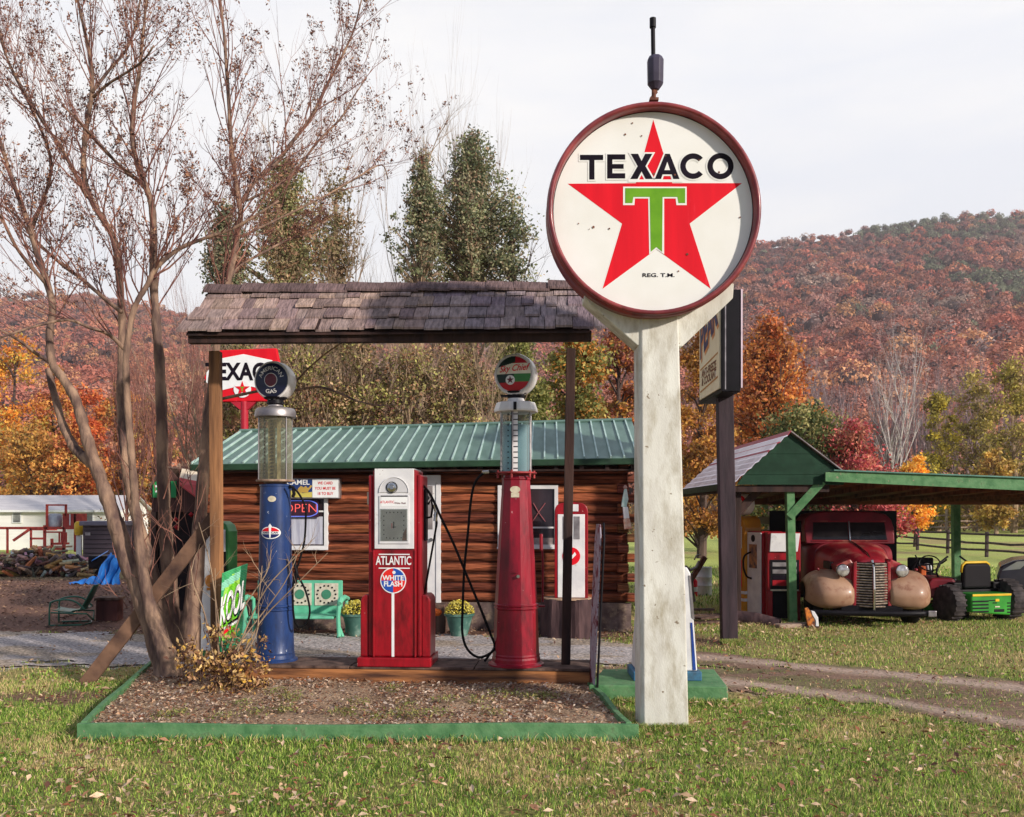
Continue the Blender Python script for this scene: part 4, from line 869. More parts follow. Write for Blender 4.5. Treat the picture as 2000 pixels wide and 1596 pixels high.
MB().box(U0, U1 + .05, -.05, 0.01, -.03, .42).build('stone_foundation', mat('rough_foundation', lin(122, 104, 98), lin(78, 62, 60), sc=5, rough=.95, bump=1, bsc=14, dirt=lin(150, 130, 110), dsc=7), cb)
d = MB()
for k in range(nlog):
    d.col = tuple(x * random.uniform(.6, 1) for x in lin(136, 80, 52)); w = .075
    if k % 2: d.box(U1 - .16, U1 + .0, -.19, .05, zL0 + lh * k + .01, zL0 + lh * (k + 1) - .01)
    else: d.cyl((U1 + .0, -.03, zL0 + lh * (k + .5)), .062, 0, .14, 9, axis='x', m=None) if False else d.box(U1 - .02, U1 + .10, -.11, .05, zL0 + lh * k + .012, zL0 + lh * (k + 1) - .012)
d.build('corner_log_ends', m_log, cb, bevel=.012)
# roof
m_roof = mat('green_metal_roof', lin(108, 134, 124), lin(88, 114, 104), sc=2, st=(3, 1, .4), rough=.5, metal=.1)
m_rib = mat('pale_roof_rib', lin(184, 206, 196), lin(150, 176, 168), sc=4, rough=.5)
re0, re1 = raylocal(cb, 372, 905, -.42)[0], U1 + .22
ez = 2.515; rgz = 3.22; ry = 1.75
def roofpt(u, t): return (u, -.42 + (ry + .42) * t, ez + (rgz - ez) * t + .0125 * u * (1 + t))
d = MB(); d.add([roofpt(re0, 0), roofpt(re1, 0), roofpt(re1, 1), roofpt(re0, 1)] + [(a, b, c - .03) for a, b, c in (roofpt(re0, 0), roofpt(re1, 0), roofpt(re1, 1), roofpt(re0, 1))], [(0, 1, 2, 3), (7, 6, 5, 4), (0, 4, 5, 1), (1, 5, 6, 2), (2, 6, 7, 3), (3, 7, 4, 0)])
d.add([(re0, ry, rgz + .025 * re0), (re1, ry, rgz + .025 * re1), (re1, 4.3, 2.4), (re0, 4.3, 2.4)], [(0, 1, 2, 3)])
rf = d.build('roof', m_roof, cb)
d = MB(); u = re0 + .02
while u < re1:
    a, b = np.array(roofpt(u, 0)), np.array(roofpt(u, 1)); d.beam(a + [0, -.005, .014], b + [0, 0, .014], .022, .03, up=(0, -.3, 1)); u += .192
d.build('ribs', m_rib, rf)
MB().prism([(re0, ez - .10 + .0125 * re0), (re1, ez - .10 + .0125 * re1), (re1, ez - .008 + .0125 * re1), (re0, ez - .008 + .0125 * re0)], -.47, -.425).build('gutter', m_green_d, cb, bevel=.012)
MB().tube([(re0, ry, rgz + .02 + .025 * re0), (re1, ry, rgz + .02 + .025 * re1)], .03, 8).build('ridge_cap', m_roof, rf)
MB().box(re0 + .05, re1 - .05, -.41, 0, ez - .145, ez - .125).box(re0 + .05, re1 - .05, -.13, 0.0, Z1 - .02, Z1 + .09).build('soffit', m_wood_dark, cb)
for k in range(18): MB().box(U0 + .2 + k * .37, U0 + .26 + k * .37, -.4, -.02, ez - .122, ez - .06).build('rafter_tail', m_wood_dark, cb)
def wrect(px0, px1, py0, py1, v=-.09):
    a, b = raylocal(cb, px0, py1, v), raylocal(cb, px1, py0, v); return a[0], b[0], a[1], b[1]
def window(px0, px1, py0, py1, muntin, lower=None):
    u0, u1, z0_, z1_ = wrect(px0, px1, py0, py1); t = .055
    fr = MB().box(u0, u1, -.10, .0, z0_, z0_ + t).box(u0, u1, -.10, .0, z1_ - t, z1_).box(u0, u0 + t, -.10, 0, z0_ + t, z1_ - t).box(u1 - t, u1, -.10, 0, z0_ + t, z1_ - t).box(u0 - .01, u1 + .01, -.115, -.1, z0_ - .01, z0_ + .02).build('window', m_white, cb, bevel=.004)
    MB().box(u0 + t, u1 - t, -.075, -.066, z0_ + t, z1_ - t).build('pane', m_window, fr)
    zm = z0_ + (z1_ - z0_) * muntin; MB().box(u0 + t, u1 - t, -.088, -.0755, zm - .012, zm + .012).build('muntin', m_white, fr)
    return fr, u0 + t, u1 - t, z0_ + t, z1_ - t
w1, a, b, c, d_ = window(536, 640, 945, 1073, .58)
MB().box(a + .02, b - .02, -.079, -.0755, c + .02, c + (d_ - c) * .5).build('curtain', mat('pale_curtain', lin(196, 196, 206), lin(160, 160, 176), sc=9, st=(3, 1, .3), rough=.9), w1)
w2, a, b, c, d_ = window(972, 1090, 948, 1071, .33)
MB().box(a + .005, b - .005, -.079, -.0755, c, c + .10).build('curtain', mat('grey_curtain', lin(176, 164, 160), lin(120, 108, 108), sc=9, rough=.9), w2)
MB().tube([(a + (b - a) * .55, -.09, c + .3), (a + (b - a) * .72, -.09, c + .5), (a + (b - a) * .83, -.09, c + .62)], .008, 6).tube([(a + (b - a) * .83, -.09, c + .34), (a + (b - a) * .7, -.09, c + .48), (a + (b - a) * .6, -.09, c + .62)], .008, 6).build('window_ribbon', mat('faded_red_ribbon', lin(150, 84, 88), rough=.8), w2)
u0, u1, z0_, z1_ = wrect(772, 861, 936, 1178, -.06)
dr = MB().box(u0, u0 + .07, -.10, 0, z0_, z1_).box(u1 - .07, u1, -.10, 0, z0_, z1_).box(u0, u1, -.10, 0, z1_, z1_ + .06).build('door_frame', m_white, cb, bevel=.004)
dd = MB().box(u0 + .07, u1 - .07, -.085, 0, z0_ + .01, z1_).build('door', m_white, cb, bevel=.004)
MB().box(u0 + .14, u1 - .12, -.09, -.0855, z1_ - .75, z1_ - .1).build('door_pane', mat('grey_door_glass', lin(150, 142, 140), lin(112, 104, 104), rough=.15), dd)
MB().cyl((u1 - .14, 0, z0_ + .95), .028, -.12, -.085, 14, axis='y').build('door_knob', m_chrome, dd)
MB().tube([(u1 - .2, -.093, z1_ - .32), (u1 - .17, -.093, z1_ - .28), (u1 - .2, -.093, z1_ - .24), (u1 - .23, -.093, z1_ - .28), (u1 - .19, -.093, z1_ - .36)], .01, 6).build('door_ornament', m_black, dd)
MB().box(u0 - .05, u1 + .1, -.42, -.06, .0, .42).build('door_step', m_wood_old, cb, bevel=.01)
# side awning at the right corner
sa = thing('side_awning', 'small teal corrugated awning at the cabin right corner', 'awning', (cb.location.x + U1 + .18, 13.5, 2.0))
for zz_ in (.02, -.36): MB().prism([(-.1, 0), (.2, -.0), (.22, .16), (-.06, .19)], -.1, -.07, m=Matrix.Translation((0, 0, zz_))).build('awning_sheet', mat('teal_sheet', lin(150, 188, 180), lin(110, 158, 150), sc=12, st=(4, 1, .2), rough=.5), sa)
# illuminated sign over the window
u0, u1, z0_, z1_ = wrect(520, 663, 934, 974, -.2)
cs = thing('cigarette_sign', 'blue and yellow box sign with camel above the left window', 'sign', (0, 0, 0)); cs.location = rootmat(cb) @ Vector(((u0 + u1) / 2, -.16, z0_)); cs.rotation_euler = (0, 0, R(-2.2)); MW[cs.name] = Matrix.Translation(cs.location) @ Matrix.Rotation(R(-2.2), 4, 'Z')
wd, hh = u1 - u0, z1_ - z0_
MB().box(-wd / 2, wd / 2, -.05, .1, 0, hh).build('box', m_galv, cs, bevel=.008)
MB().box(-wd / 2 + .02, wd * .13, -.056, -.0505, .02, hh - .02).build('blue_panel', mat('camel_blue', lin(38, 62, 120), rough=.4), cs)
MB().prism([(-wd / 2 + .02, .02), (wd * .13, .02), (wd * .13, .10), (wd * .0, .08), (-wd * .1, .15), (-wd * .2, .09), (-wd * .3, .14), (-wd / 2 + .02, .08)], -.0595, -.0565).build('yellow_dunes', mat('sand_yellow', lin(206, 190, 96), rough=.5), cs)
MB().prism([(-wd * .06, .09), (-wd * .06, .15), (-wd * .02, .19), (.02, .165), (.05, .19), (.075, .16), (.10, .165), (.12, .2), (.15, .19), (.12, .15), (.09, .12), (.085, .09)], -.063, -.0598).build('camel_shape', mat('camel_tan', lin(196, 160, 80), rough=.6), cs)
text('lettering', 'CAMEL', .105, m_textwhite, cs, lambda x, y: (x - wd * .06, -.0605, hh - .065 + y), bold=.02, width=1.05)
MB().box(wd * .135, wd / 2 - .015, -.056, -.0505, .015, hh - .015).build('white_panel', m_textwhite, cs)
for k, s_ in enumerate(('WE CARD', 'YOU MUST BE', '18 TO BUY')): text('lettering', s_, .058, m_textred, cs, lambda x, y: (x + wd * .31, -.0585, hh - .075 - k * .078 + y), bold=.015, width=.85)
u0, u1, z0_, z1_ = wrect(552, 622, 977, 1010, -.12)
ns = thing('open_sign', 'red and blue neon open sign hanging in the left window', 'sign', (0, 0, 0)); ns.location = rootmat(cb) @ Vector(((u0 + u1) / 2, -.125, (z0_ + z1_) / 2)); ns.rotation_euler = (0, 0, R(-2.2)); MW[ns.name] = Matrix.Translation(ns.location) @ Matrix.Rotation(R(-2.2), 4, 'Z')
MB().box(-.27, .27, 0, .02, -.13, .13).build('backing', mat('maroon_sign_backing', lin(58, 30, 48), rough=.5), ns)
m_neon = mat('red_neon', (.9, .12, .1), (.8, .1, .09), rough=.4, emit=.35); m_neonb = mat('blue_neon', (.15, .2, .75), (.12, .16, .7), rough=.4, emit=.3)
text('lettering', 'OPEN', .185, m_neon, ns, lambda x, y: (x, -.006, y), width=1.1, bold=-.012)
MB().tube([(.255 * max(-1, min(1, 1.15 * math.cos(t))), -.008, .118 * max(-1, min(1, 1.15 * math.sin(t)))) for t in np.linspace(0, 2 * math.pi, 41)], .008, 6).build('neon_border', m_neonb, ns)
# hanging wooden ornament at the corner
ho = thing('hanging_ornament', 'carved teal and white ornament hanging on the cabin corner', 'ornament', tuple(P(1222, 1035, 13.4)))
o_ = P(1222, 1035, 13.4); pq = lambda px, py: tuple((P(px, py, 13.4) - o_)[[0, 2]])
MB().prism([pq(1219, 955), pq(1224, 955), pq(1227, 975), pq(1223, 992), pq(1213, 990), pq(1215, 975)], -.03, .02).build('upper_body', mat('pale_teal', lin(160, 196, 190), lin(210, 214, 206), sc=14, rough=.7), ho, bevel=.01)
MB().prism([pq(1216, 990), pq(1226, 990), pq(1229, 1012), pq(1218, 1014)], -.03, .02).build('skirt', m_textwhite, ho, bevel=.01)
MB().prism([pq(1217, 1014), pq(1229, 1012), pq(1234, 1033), pq(1219, 1034)], -.03, .02).build('feet', mat('rust_ornament', lin(196, 130, 106), lin(214, 190, 170), sc=20, rough=.8), ho, bevel=.008)
MB().lathe([(0, -.03), (.025, -.015), (.03, .005), (.018, .028), (0, .035)], 10, (pq(1221, 952)[0], 0, pq(1221, 952)[1])).build('head', mat('ornament_head', lin(190, 150, 140), rough=.7), ho)
# ---- glider bench
bn = thing('glider_bench', 'turquoise metal glider bench with patterned back by the cabin wall', 'bench', (PX(580, 13.2), 13.25, 0), R(-2))
m_turq = mat('turquoise_paint', lin(112, 196, 162), lin(88, 172, 138), sc=5, rough=.5, dirt=lin(90, 130, 110), dsc=8, dlo=.6, dhi=.75)
MB().box(-.62, .62, .12, .15, .30, .78).build('backrest', m_turq, bn, bevel=.01)
m_panelw = mat('cream_mesh', lin(212, 204, 186), lin(188, 178, 160), sc=20, rough=.7)
for k, x_ in enumerate((-.39, 0.0, .39)):
    pn = MB().box(x_ - .17, x_ + .17, .108, .119, .42, .74).build('back_inset', m_panelw, bn)
    d = MB(); 
    for t in range(14): d.cyl((x_ + .135 * math.cos(t * .449), 0, .58 + .125 * math.sin(t * .449)), .014, .101, .107, 6, axis='y')
    d.build('dot_ring', m_black, pn)
    MB().cyl((x_, 0, .58), .07, .100, .107, 20, axis='y').build('rosette', mat('rosette_green', lin(70, 136, 108), lin(60, 116, 92), rough=.6), pn)
MB().box(-.60, .60, -.35, .12, .27, .31).build('seat', m_turq, bn, bevel=.015)
for s in (-1, 1):
    ag = MB().tube([(s * .70, .12, .52), (s * .70, -.1, .56), (s * .70, -.36, .54), (s * .70, -.42, .50)], [.03, .035, .045, .03], 8).tube([(s * .68, -.36, .53), (s * .66, -.34, .3), (s * .68, -.36, .02)], .03, 8).tube([(s * .68, -.3, .5), (s * .64, -.26, .2), (s * .72, -.3, .02)], .022, 8).tube([(s * .68, .12, .52), (s * .68, .14, .02)], .025, 8)
    ag.build('arm', m_turq, bn, smooth=40)
# ---- potted mums
m_pot = mat('dark_teal_pot', lin(84, 124, 112), lin(56, 92, 84), sc=5, rough=.55, dirt=lin(140, 160, 150), dsc=5)
def mum(px, label, D=13.1):
    t = thing('potted_flower', label, 'flower pot', (PX(px, D), D, 0), 0, 'yellow mums in pots by the cabin')
    MB().lathe([(.11, 0), (.15, .14), (.19, .29), (.215, .30), (.22, .33), (.20, .335), (.18, .30), (.10, .28)], 24).build('pot', m_pot, t, smooth=35)
    n = 1500; a = RNG.normal(0, 1, (n, 3)); a[:, 2] = np.abs(a[:, 2]); a /= np.linalg.norm(a, axis=1)[:, None]; r = RNG.uniform(.8, 1.02, n)[:, None]; q = a * r * [.215, .215, .19]; 
    q = q[(np.sin(q[:, 0] * 46) * np.sin(q[:, 2] * 52 + 1) * np.sin(q[:, 1] * 44) < .35)]
    leaves(q[:, 0], q[:, 1], q[:, 2] + .33, np.full(len(q), .016), [lin(228, 214, 92), lin(240, 230, 140), lin(208, 184, 60), lin(240, 226, 110)], 'blossoms', None, flat=.1, parent=t, world=False, kind=None)
    q = a[:600] * RNG.uniform(.4, .85, 600)[:, None] * [.2, .2, .17]
    leaves(q[:, 0], q[:, 1], q[:, 2] + .33, np.full(len(q), .02), [lin(60, 70, 34), lin(44, 50, 28)], 'leaves', None, flat=.1, parent=t, world=False, kind=None)
    return t
mum(696, 'yellow potted mum between the turquoise bench and square red pump'); mum(897, 'yellow potted mum between the white door and crimson pump')
# ---- pumpkin + black boot scraper by the door
pk = thing('pumpkin', 'small orange pumpkin at the cabin door', 'pumpkin', tuple(P(852, 1196, 13.3)))
MB().grid(lambda u, v: (lambda t, p_: ((.075 + .008 * math.cos(8 * t)) * math.cos(t) * math.sin(p_), (.075 + .008 * math.cos(8 * t)) * math.sin(t) * math.sin(p_), .055 * math.cos(p_)))(2 * math.pi * u, math.pi * v), 32, 10, closeu=True).build('pumpkin_body', mat('pumpkin_orange', lin(226, 110, 40), lin(200, 86, 30), rough=.6), pk, smooth=True)
MB().tube([(0, 0, .04), (.01, 0, .08)], .01, 6).build('stalk', m_wood_old, pk)
# ---- stump with red and white machine
st = thing('tree_stump', 'wide dark rough bark stump against the cabin wall', 'stump', (PX(1108, 13.05), 13.1, 0))
m_bark = mat('dark_bark', lin(88, 66, 66), lin(48, 34, 38), sc=7, st=(1, 1, .3), rough=.95, bump=1, bsc=16)
hs = zz(1166, 13.0)
MB().grid(lambda u, v: (lambda t, r: (r * math.cos(t), r * math.sin(t), hs * min(1, v * 1.0) - .02))(2 * math.pi * u, (.335 + .03 * math.sin(5 * 2 * math.pi * u) + .02 * math.sin(11 * 2 * math.pi * u + 2) + .03 * (1 - v)) * (1 if v < 1 else 1)), 48, 8, closeu=True).build('bark', m_bark, st)
MB().cyl((0, 0, 0), .345, hs - .03, hs - .015, 40).build('cut_top', mat('cut_wood', lin(196, 168, 140), lin(150, 118, 96), sc=10, rough=.9), st)
rw = thing('toy_pump', 'white and red rounded pump cabinet standing on the dark stump', 'gas pump', (PX(1116, 13.05), 13.1, hs - .015), R(-3))
hw = .235; tt = zz(979, 13.0) - hs
prof = [(-hw, 0), (hw, 0), (hw, tt - .16)] + [(hw * math.cos(R(t)) if False else hw * (math.cos(R(t)) ** .6 if math.cos(R(t)) > 0 else -(-math.cos(R(t))) ** .6 if math.cos(R(t)) < 0 else 0), tt - .16 + .16 * math.sin(R(t)) ** .7) for t in np.linspace(10, 170, 13)] + [(-hw, tt - .16)]
MB().prism(prof, -.14, .16).build('casing', m_red, rw, bevel=.01)
MB().prism([(-hw + .045, .01), (hw - .045, .01), (hw - .045, tt - .17), (-hw + .045, tt - .17)], -.152, -.1405).build('front_panel', m_white, rw, bevel=.006)
MB().prism([(-.1, tt - .13), (.1, tt - .13), (.1, tt - .03), (-.1, tt - .03)], -.15, -.1405).build('top_cap', m_white, rw, bevel=.01)
MB().box(.035, .12, -.158, -.1525, tt - .52, tt - .2).build('window_slot', m_galv, rw, bevel=.01)
MB().box(-.12, -.02, -.158, -.1525, tt - .52, tt - .2).build('window_slot', m_galv, rw, bevel=.01)
zr = zz(1084, 13) - hs; em = MB().cyl((0.0, 0, zr), .125, -.158, -.1525, 30, axis='y').build('round_emblem', m_textred, rw)
MB().prism([(-.05, zr - .07), (.0, zr - .05), (.07, zr + .02), (.05, zr + .06), (.02, zr + .02), (-.05, zr - .02)], -.1605, -.1585).build('emblem_horse', m_textwhite, em)
# ================================================================== SMALL SHED left of the cabin
sd = thing('wooden_shed', 'dark open shed with red and white roof behind the tree', 'shed', (PX(352, 16.5), 16.5, 0))
def s16(px, py, y=0): q = P(px, py, 16.5 + y); return (q[0] - PX(352, 16.5), q[2])
m_shed = mat('brown_shed_board', lin(96, 64, 56), lin(62, 42, 40), sc=5, st=(6, 1, .3), rough=.85)
MB().prism([s16(297, 946), s16(330, 914), s16(392, 985), s16(392, 1000), s16(297, 1000)], -.02, .03).build('gable', m_shed, sd)
MB().prism([s16(294, 948), s16(328, 910), s16(332, 914), s16(298, 950)], -.1, 2).build('left_roof', m_wood_old, sd)
r0, r1 = s16(329, 911), s16(400, 972)
for k, (c_, nm) in enumerate(((lin(226, 214, 194), 'white_roof_strip'), (lin(196, 72, 74), 'red_roof_strip'))):
    f0, f1 = k * .5, k * .5 + .5; 
    A = lambda f, y: (r0[0] + (r1[0] - r0[0]) * f, y, r0[1] + (r1[1] - r0[1]) * f)
    MB().add([A(0, f0 * -1.0 + 1.0 - .0), A(1, f0 * -1.0 + 1.0), A(1, 1.0 - f1), A(0, 1.0 - f1)] , [(0, 1, 2, 3)]) if False else None
d = MB()
for k, (px0, py0, px1, py1) in enumerate(((330, 912, 384, 966),)): pass
# pitched front awning in two painted bands
a0, a1, b0, b1, c0_, c1_ = s16(332, 912), s16(392, 922), s16(343, 932), s16(392, 942), s16(356, 945), s16(392, 972)
MB().add([(a0[0], .6, a0[1]), (a1[0], .6, a1[1]), (b1[0], .2, b1[1]), (b0[0], .2, b0[1])] + [(p_[0], p_[1], p_[2] - .03) for p_ in [(a0[0], .6, a0[1]), (a1[0], .6, a1[1]), (b1[0], .2, b1[1]), (b0[0], .2, b0[1])]], [(0, 1, 2, 3), (7, 6, 5, 4), (0, 4, 5, 1), (1, 5, 6, 2), (2, 6, 7, 3), (3, 7, 4, 0)]).build('cream_roof_band', mat('cream_roof', lin(224, 206, 180), rough=.7), sd)
MB().add([(b0[0], .2, b0[1]), (b1[0], .2, b1[1]), (c1_[0], -.15, c1_[1]), (c0_[0], -.15, c0_[1])] + [(p_[0], p_[1], p_[2] - .03) for p_ in [(b0[0], .2, b0[1]), (b1[0], .2, b1[1]), (c1_[0], -.15, c1_[1]), (c0_[0], -.15, c0_[1])]], [(0, 1, 2, 3), (7, 6, 5, 4), (0, 4, 5, 1), (1, 5, 6, 2), (2, 6, 7, 3), (3, 7, 4, 0)]).build('red_roof_band', mat('red_roof', lin(206, 84, 82), rough=.7), sd)
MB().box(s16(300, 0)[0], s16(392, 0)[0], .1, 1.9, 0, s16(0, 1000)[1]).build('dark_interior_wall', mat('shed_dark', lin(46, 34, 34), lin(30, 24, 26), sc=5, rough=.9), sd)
MB().box(s16(300, 0)[0] - .03, s16(306, 0)[0], -.05, .06, 0, s16(0, 1000)[1]).box(s16(388, 0)[0], s16(394, 0)[0], -.05, .06, 0, s16(0, 1000)[1]).build('corner_posts', m_wood_old, sd)
for px in (301, 336):
    q0, q1 = s16(px, 972), s16(px + 8, 940); nb = MB().box(q0[0], q1[0] + .02, -.06, -.03, q0[1], q1[1]).build('green_number_board', mat('number_green', lin(36, 150, 82), rough=.5), sd)
MB().box(s16(306, 0)[0], s16(309, 0)[0], -.066, -.061, s16(0, 962)[1], s16(0, 958)[1]).box(s16(306, 0)[0], s16(309, 0)[0], -.066, -.061, s16(0, 952)[1], s16(0, 948)[1]).build('white_marks', m_textwhite, sd)
for px, py, c_ in ((344, 1015, (190, 30, 40)), (346, 1030, (190, 30, 40)), (374, 1005, (196, 60, 60))):
    q = s16(px, py); o = MB().lathe([(0, -.05), (.05, 0), (0, .05)], 10, (q[0], -.02, q[1])).build('red_decoration', mat('red_deco', lin(190, 36, 44), rough=.6), sd)
# ================================================================== DARK POST WITH BOX SIGN
ps = thing('box_sign', 'cream faced box sign on a dark wooden post behind the concrete pole', 'sign', (PX(1424, 12.5), 12.5, 0))
def wb(b, name, m, par, **k): return b.build(name, m, par, world=True, **k)
b0, b1 = P(1424, 1256, 12.45), P(1413, 770, 12.45); b0[2] = -.03
wb(MB().beam(b0, b1 + [0, 0, .7], .21, .16, up=(0, 1, 0)), 'post', mat('near_black_timber', lin(62, 46, 52), lin(38, 28, 34), sc=7, st=(1, 1, .2), rough=.7, bump=.4), ps, bevel=.008)
xa, xb, ya, yb, za, zb_ = 2.665, 2.93, 11.8, 13.15, 3.31, 4.62
fr = wb(MB().box(xa + .02, xb, ya, yb, za, zb_), 'frame', m_black, ps, bevel=.01)
wb(MB().box(xb, xb + .02, ya - .012, ya + .03, za + .05, zb_), 'edge_strip', mat('pink_white_trim', lin(220, 196, 206), rough=.5), ps)
for z__ in (za + .38, za + .9): MB().build if False else None
wb(MB().box(xa + .06, xa + .075, ya - .006, ya, za + .03, zb_ - .03), 'frame_bead', m_galv, ps)
wb(MB().box(xa, xa + .019, ya + .05, yb - .05, za + .05, zb_ - .05), 'face', mat('cream_sign_face', lin(236, 220, 186), lin(226, 206, 170), sc=3, rough=.45), ps)
ol = np.array(ps.location)
fx = lambda y, z_, l=.003: tuple(np.array([xa - l, (ya + yb) / 2 - y * 1.32, z_]) - ol)
text('letter_shadow', 'PEAK', .46, mat('orange_lettering', lin(222, 142, 84), rough=.5), ps, lambda x, y: fx(x + .03, za + .92 + y * 1.5 + x * .35, .003), bold=.03, width=.78)
text('lettering', 'PEAK', .46, mat('navy_lettering', lin(36, 36, 84), lin(64, 62, 96), sc=8, rough=.5), ps, lambda x, y: fx(x - .01, za + .97 + y * 1.5 + x * .35, .006), bold=.03, width=.78)
for z__, t in ((.48, .012), (.17, .012)):
    MB().add([fx(-.42, za + z__ - .03), fx(.42, za + z__ + .03), fx(.42, za + z__ + .03 + 2 * t), fx(-.42, za + z__ - .03 + 2 * t)], [(0, 1, 2, 3)]).build('brown_rule', mat('ochre_rule', lin(190, 130, 70), rough=.5), ps)
text('lettering', 'ANTI-FREEZE', .15, m_maroon, ps, lambda x, y: fx(x, za + .385 + y), bold=.03, width=.8)
text('lettering', '& COOLANT', .15, m_maroon, ps, lambda x, y: fx(x, za + .27 + y), bold=.03, width=.8)

# ================================================================== CARPORT
cp = thing('carport', 'open green timber carport with a gabled end over the old truck', 'carport', (4.4, 14.7, 0))
YF, YB = 14.5, 18.8; xl, xp, xr = 3.5, 4.36, 5.16; zp, ze, zr_ = 3.04, 2.26, 2.40
m_tin = mat('pale_ribbed_tin', lin(232, 226, 236), lin(204, 194, 206), sc=3, rough=.35, metal=.6, dirt=lin(170, 140, 146), dsc=4, dlo=.62, dhi=.8)
m_tinred = mat('red_tin_stripe', lin(168, 52, 70), rough=.5)
n_p = 8
for k in range(n_p):   # painted tin strips running parallel to the ridge
    f0, f1 = k / n_p, (k + 1) / n_p; ja = lambda f: (xp + (xl - .04 - xp) * f, zp + (ze - .03 - zp) * f); a, b = ja(f0), ja(f1); m_ = m_tinred if k in (0, 2) else m_tin
    kk = .35 if m_ is m_tinred else 1.0
d = MB(); dr_ = MB()
pts = np.linspace(0, 1, 33); 
for k in range(32):
    f0, f1 = pts[k], pts[k + 1]; A = lambda f: (xp + (xl - .05 - xp) * f, zp + .012 * math.cos(f * 32 * math.pi / 2.0) + (ze - .03 - zp) * f)
    a, b = A(f0), A(f1); q = [(a[0], YF - .12, a[1]), (b[0], YF - .12, b[1]), (b[0], YB, b[1]), (a[0], YB, a[1])]
    t = dr_ if k in (0, 1, 6, 7, 12) else d
    t.add(q + [(x_, y_, z_ - .015) for x_, y_, z_ in q], [(0, 1, 2, 3), (7, 6, 5, 4), (0, 4, 5, 1), (1, 5, 6, 2), (2, 6, 7, 3), (3, 7, 4, 0)])
d.build('roof_tin', m_tin, cp, world=True); dr_.build('red_roof_stripe', m_tinred, cp, world=True)
d = MB(); d.add([(xp, YF - .1, zp + .01), (xr + .12, YF - .1, zr_ - .05), (xr + .12, YB, zr_ - .05), (xp, YB, zp + .01)] + [(xp, YF - .1, zp - .01), (xr + .12, YF - .1, zr_ - .07), (xr + .12, YB, zr_ - .07), (xp, YB, zp - .01)], [(0, 1, 2, 3), (7, 6, 5, 4), (0, 4, 5, 1), (1, 5, 6, 2), (2, 6, 7, 3), (3, 7, 4, 0)])
d.build('roof_tin', mat('grey_tin', lin(150, 140, 140), lin(110, 100, 104), sc=6, rough=.6), cp, world=True)
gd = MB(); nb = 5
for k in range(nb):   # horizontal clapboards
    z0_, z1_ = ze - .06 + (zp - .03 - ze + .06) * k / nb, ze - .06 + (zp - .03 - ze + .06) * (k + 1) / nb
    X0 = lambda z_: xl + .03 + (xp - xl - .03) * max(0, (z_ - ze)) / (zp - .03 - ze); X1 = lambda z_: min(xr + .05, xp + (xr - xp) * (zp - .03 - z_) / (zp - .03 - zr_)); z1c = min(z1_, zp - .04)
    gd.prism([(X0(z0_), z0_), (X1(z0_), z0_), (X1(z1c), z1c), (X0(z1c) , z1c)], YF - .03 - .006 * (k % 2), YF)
gd.build('gable_boards', mat('shaded_green_boards', lin(34, 62, 46), lin(26, 50, 36), sc=6, rough=.7, bump=.2, bsc=20, spec=.15), cp, world=True, bevel=.003)  # darker green than the trim, the gable's shade put into the paint colour
wb(MB().box(xl - .08, xl - .05, YF - .1, YB, ze - .13, ze - .02), 'side_fascia', m_green_d, cp)
wb(MB().box(xl - .05, xl + .04, YF, YB, ze - .17, ze - .07), 'side_beam', m_wood_dark, cp)
xR = 11.4
zf0, zf1 = 2.42, 2.13
d = MB(); d.add([(4.88, YF - .16, zf0 - .17), (xR, YF - .16, zf1 - .18), (xR, YF - .16, zf1 + .04), (5.15, YF - .16, zf0 - .005), (4.88, YF - .16, zf0 - .03)] + [(4.88, YF - .13, zf0 - .17), (xR, YF - .13, zf1 - .18), (xR, YF - .13, zf1 + .04), (5.15, YF - .13, zf0 - .005), (4.88, YF - .13, zf0 - .03)], [(0, 1, 2, 3, 4), (9, 8, 7, 6, 5), (0, 5, 6, 1), (1, 6, 7, 2), (2, 7, 8, 3), (3, 8, 9, 4), (4, 9, 5, 0)])
d.build('front_fascia', m_green, cp, world=True)
d = MB(); t0, t1 = .01, -.02
lt = [(5.0, YF - .2, zf0 + .012), (xR, YF - .2, zf1 + .055), (xR, YB + .4, zf1 - .02), (5.0, YB + .4, zf1 + .0)]
d.add(lt + [(x_, y_, z_ - .02) for x_, y_, z_ in lt], [(0, 1, 2, 3), (7, 6, 5, 4), (0, 4, 5, 1), (1, 5, 6, 2), (2, 6, 7, 3), (3, 7, 4, 0)]); d.build('lean_to_roof', mat('green_tin', lin(96, 138, 126), lin(70, 110, 96), sc=5, rough=.5), cp, world=True)
m_under = mat('reddish_underside_board', lin(138, 86, 58), lin(92, 54, 40), sc=5, st=(.4, 2, 1), rough=.85)
d = MB(); lt2 = [(4.3, YF + .01, zf0 - .1), (xR, YF + .01, zf1 - .035), (xR, YB + .3, zf1 - .07), (4.3, YB + .3, zf1 - .05)]
d.add(lt2 + [(x_, y_, z_ + .015) for x_, y_, z_ in lt2], [(3, 2, 1, 0), (4, 5, 6, 7), (0, 4, 5, 1), (1, 5, 6, 2), (2, 6, 7, 3), (3, 7, 4, 0)]); d.build('ceiling_boards', m_under, cp, world=True)
for x_ in np.arange(4.6, 11.2, .62): 
    f = (x_ - 4.3) / (xR - 4.3); wb(MB().beam((x_, YF + .03, zf0 - .15 + (zf1 - .035 - zf0 + .1) * f), (x_, YB + .3, zf1 - .10), .045, .10), 'rafter', m_under, cp)
wb(MB().box(4.3, xR, YB - .05, YB + .05, 1.93, 2.06), 'rear_beam', m_under, cp)
wb(MB().box(xl + .05, 5.0, YF + .02, YF + .1, ze - .17, ze - .065), 'front_beam', m_wood_dark, cp)
def post(x0, y0, x1, y1, z1, w, m=m_green, name='post'): return wb(MB().beam((x0, y0, -.02), (x1, y1, z1), w, w, up=(0, 1, 0)), name, m, cp, bevel=.006)
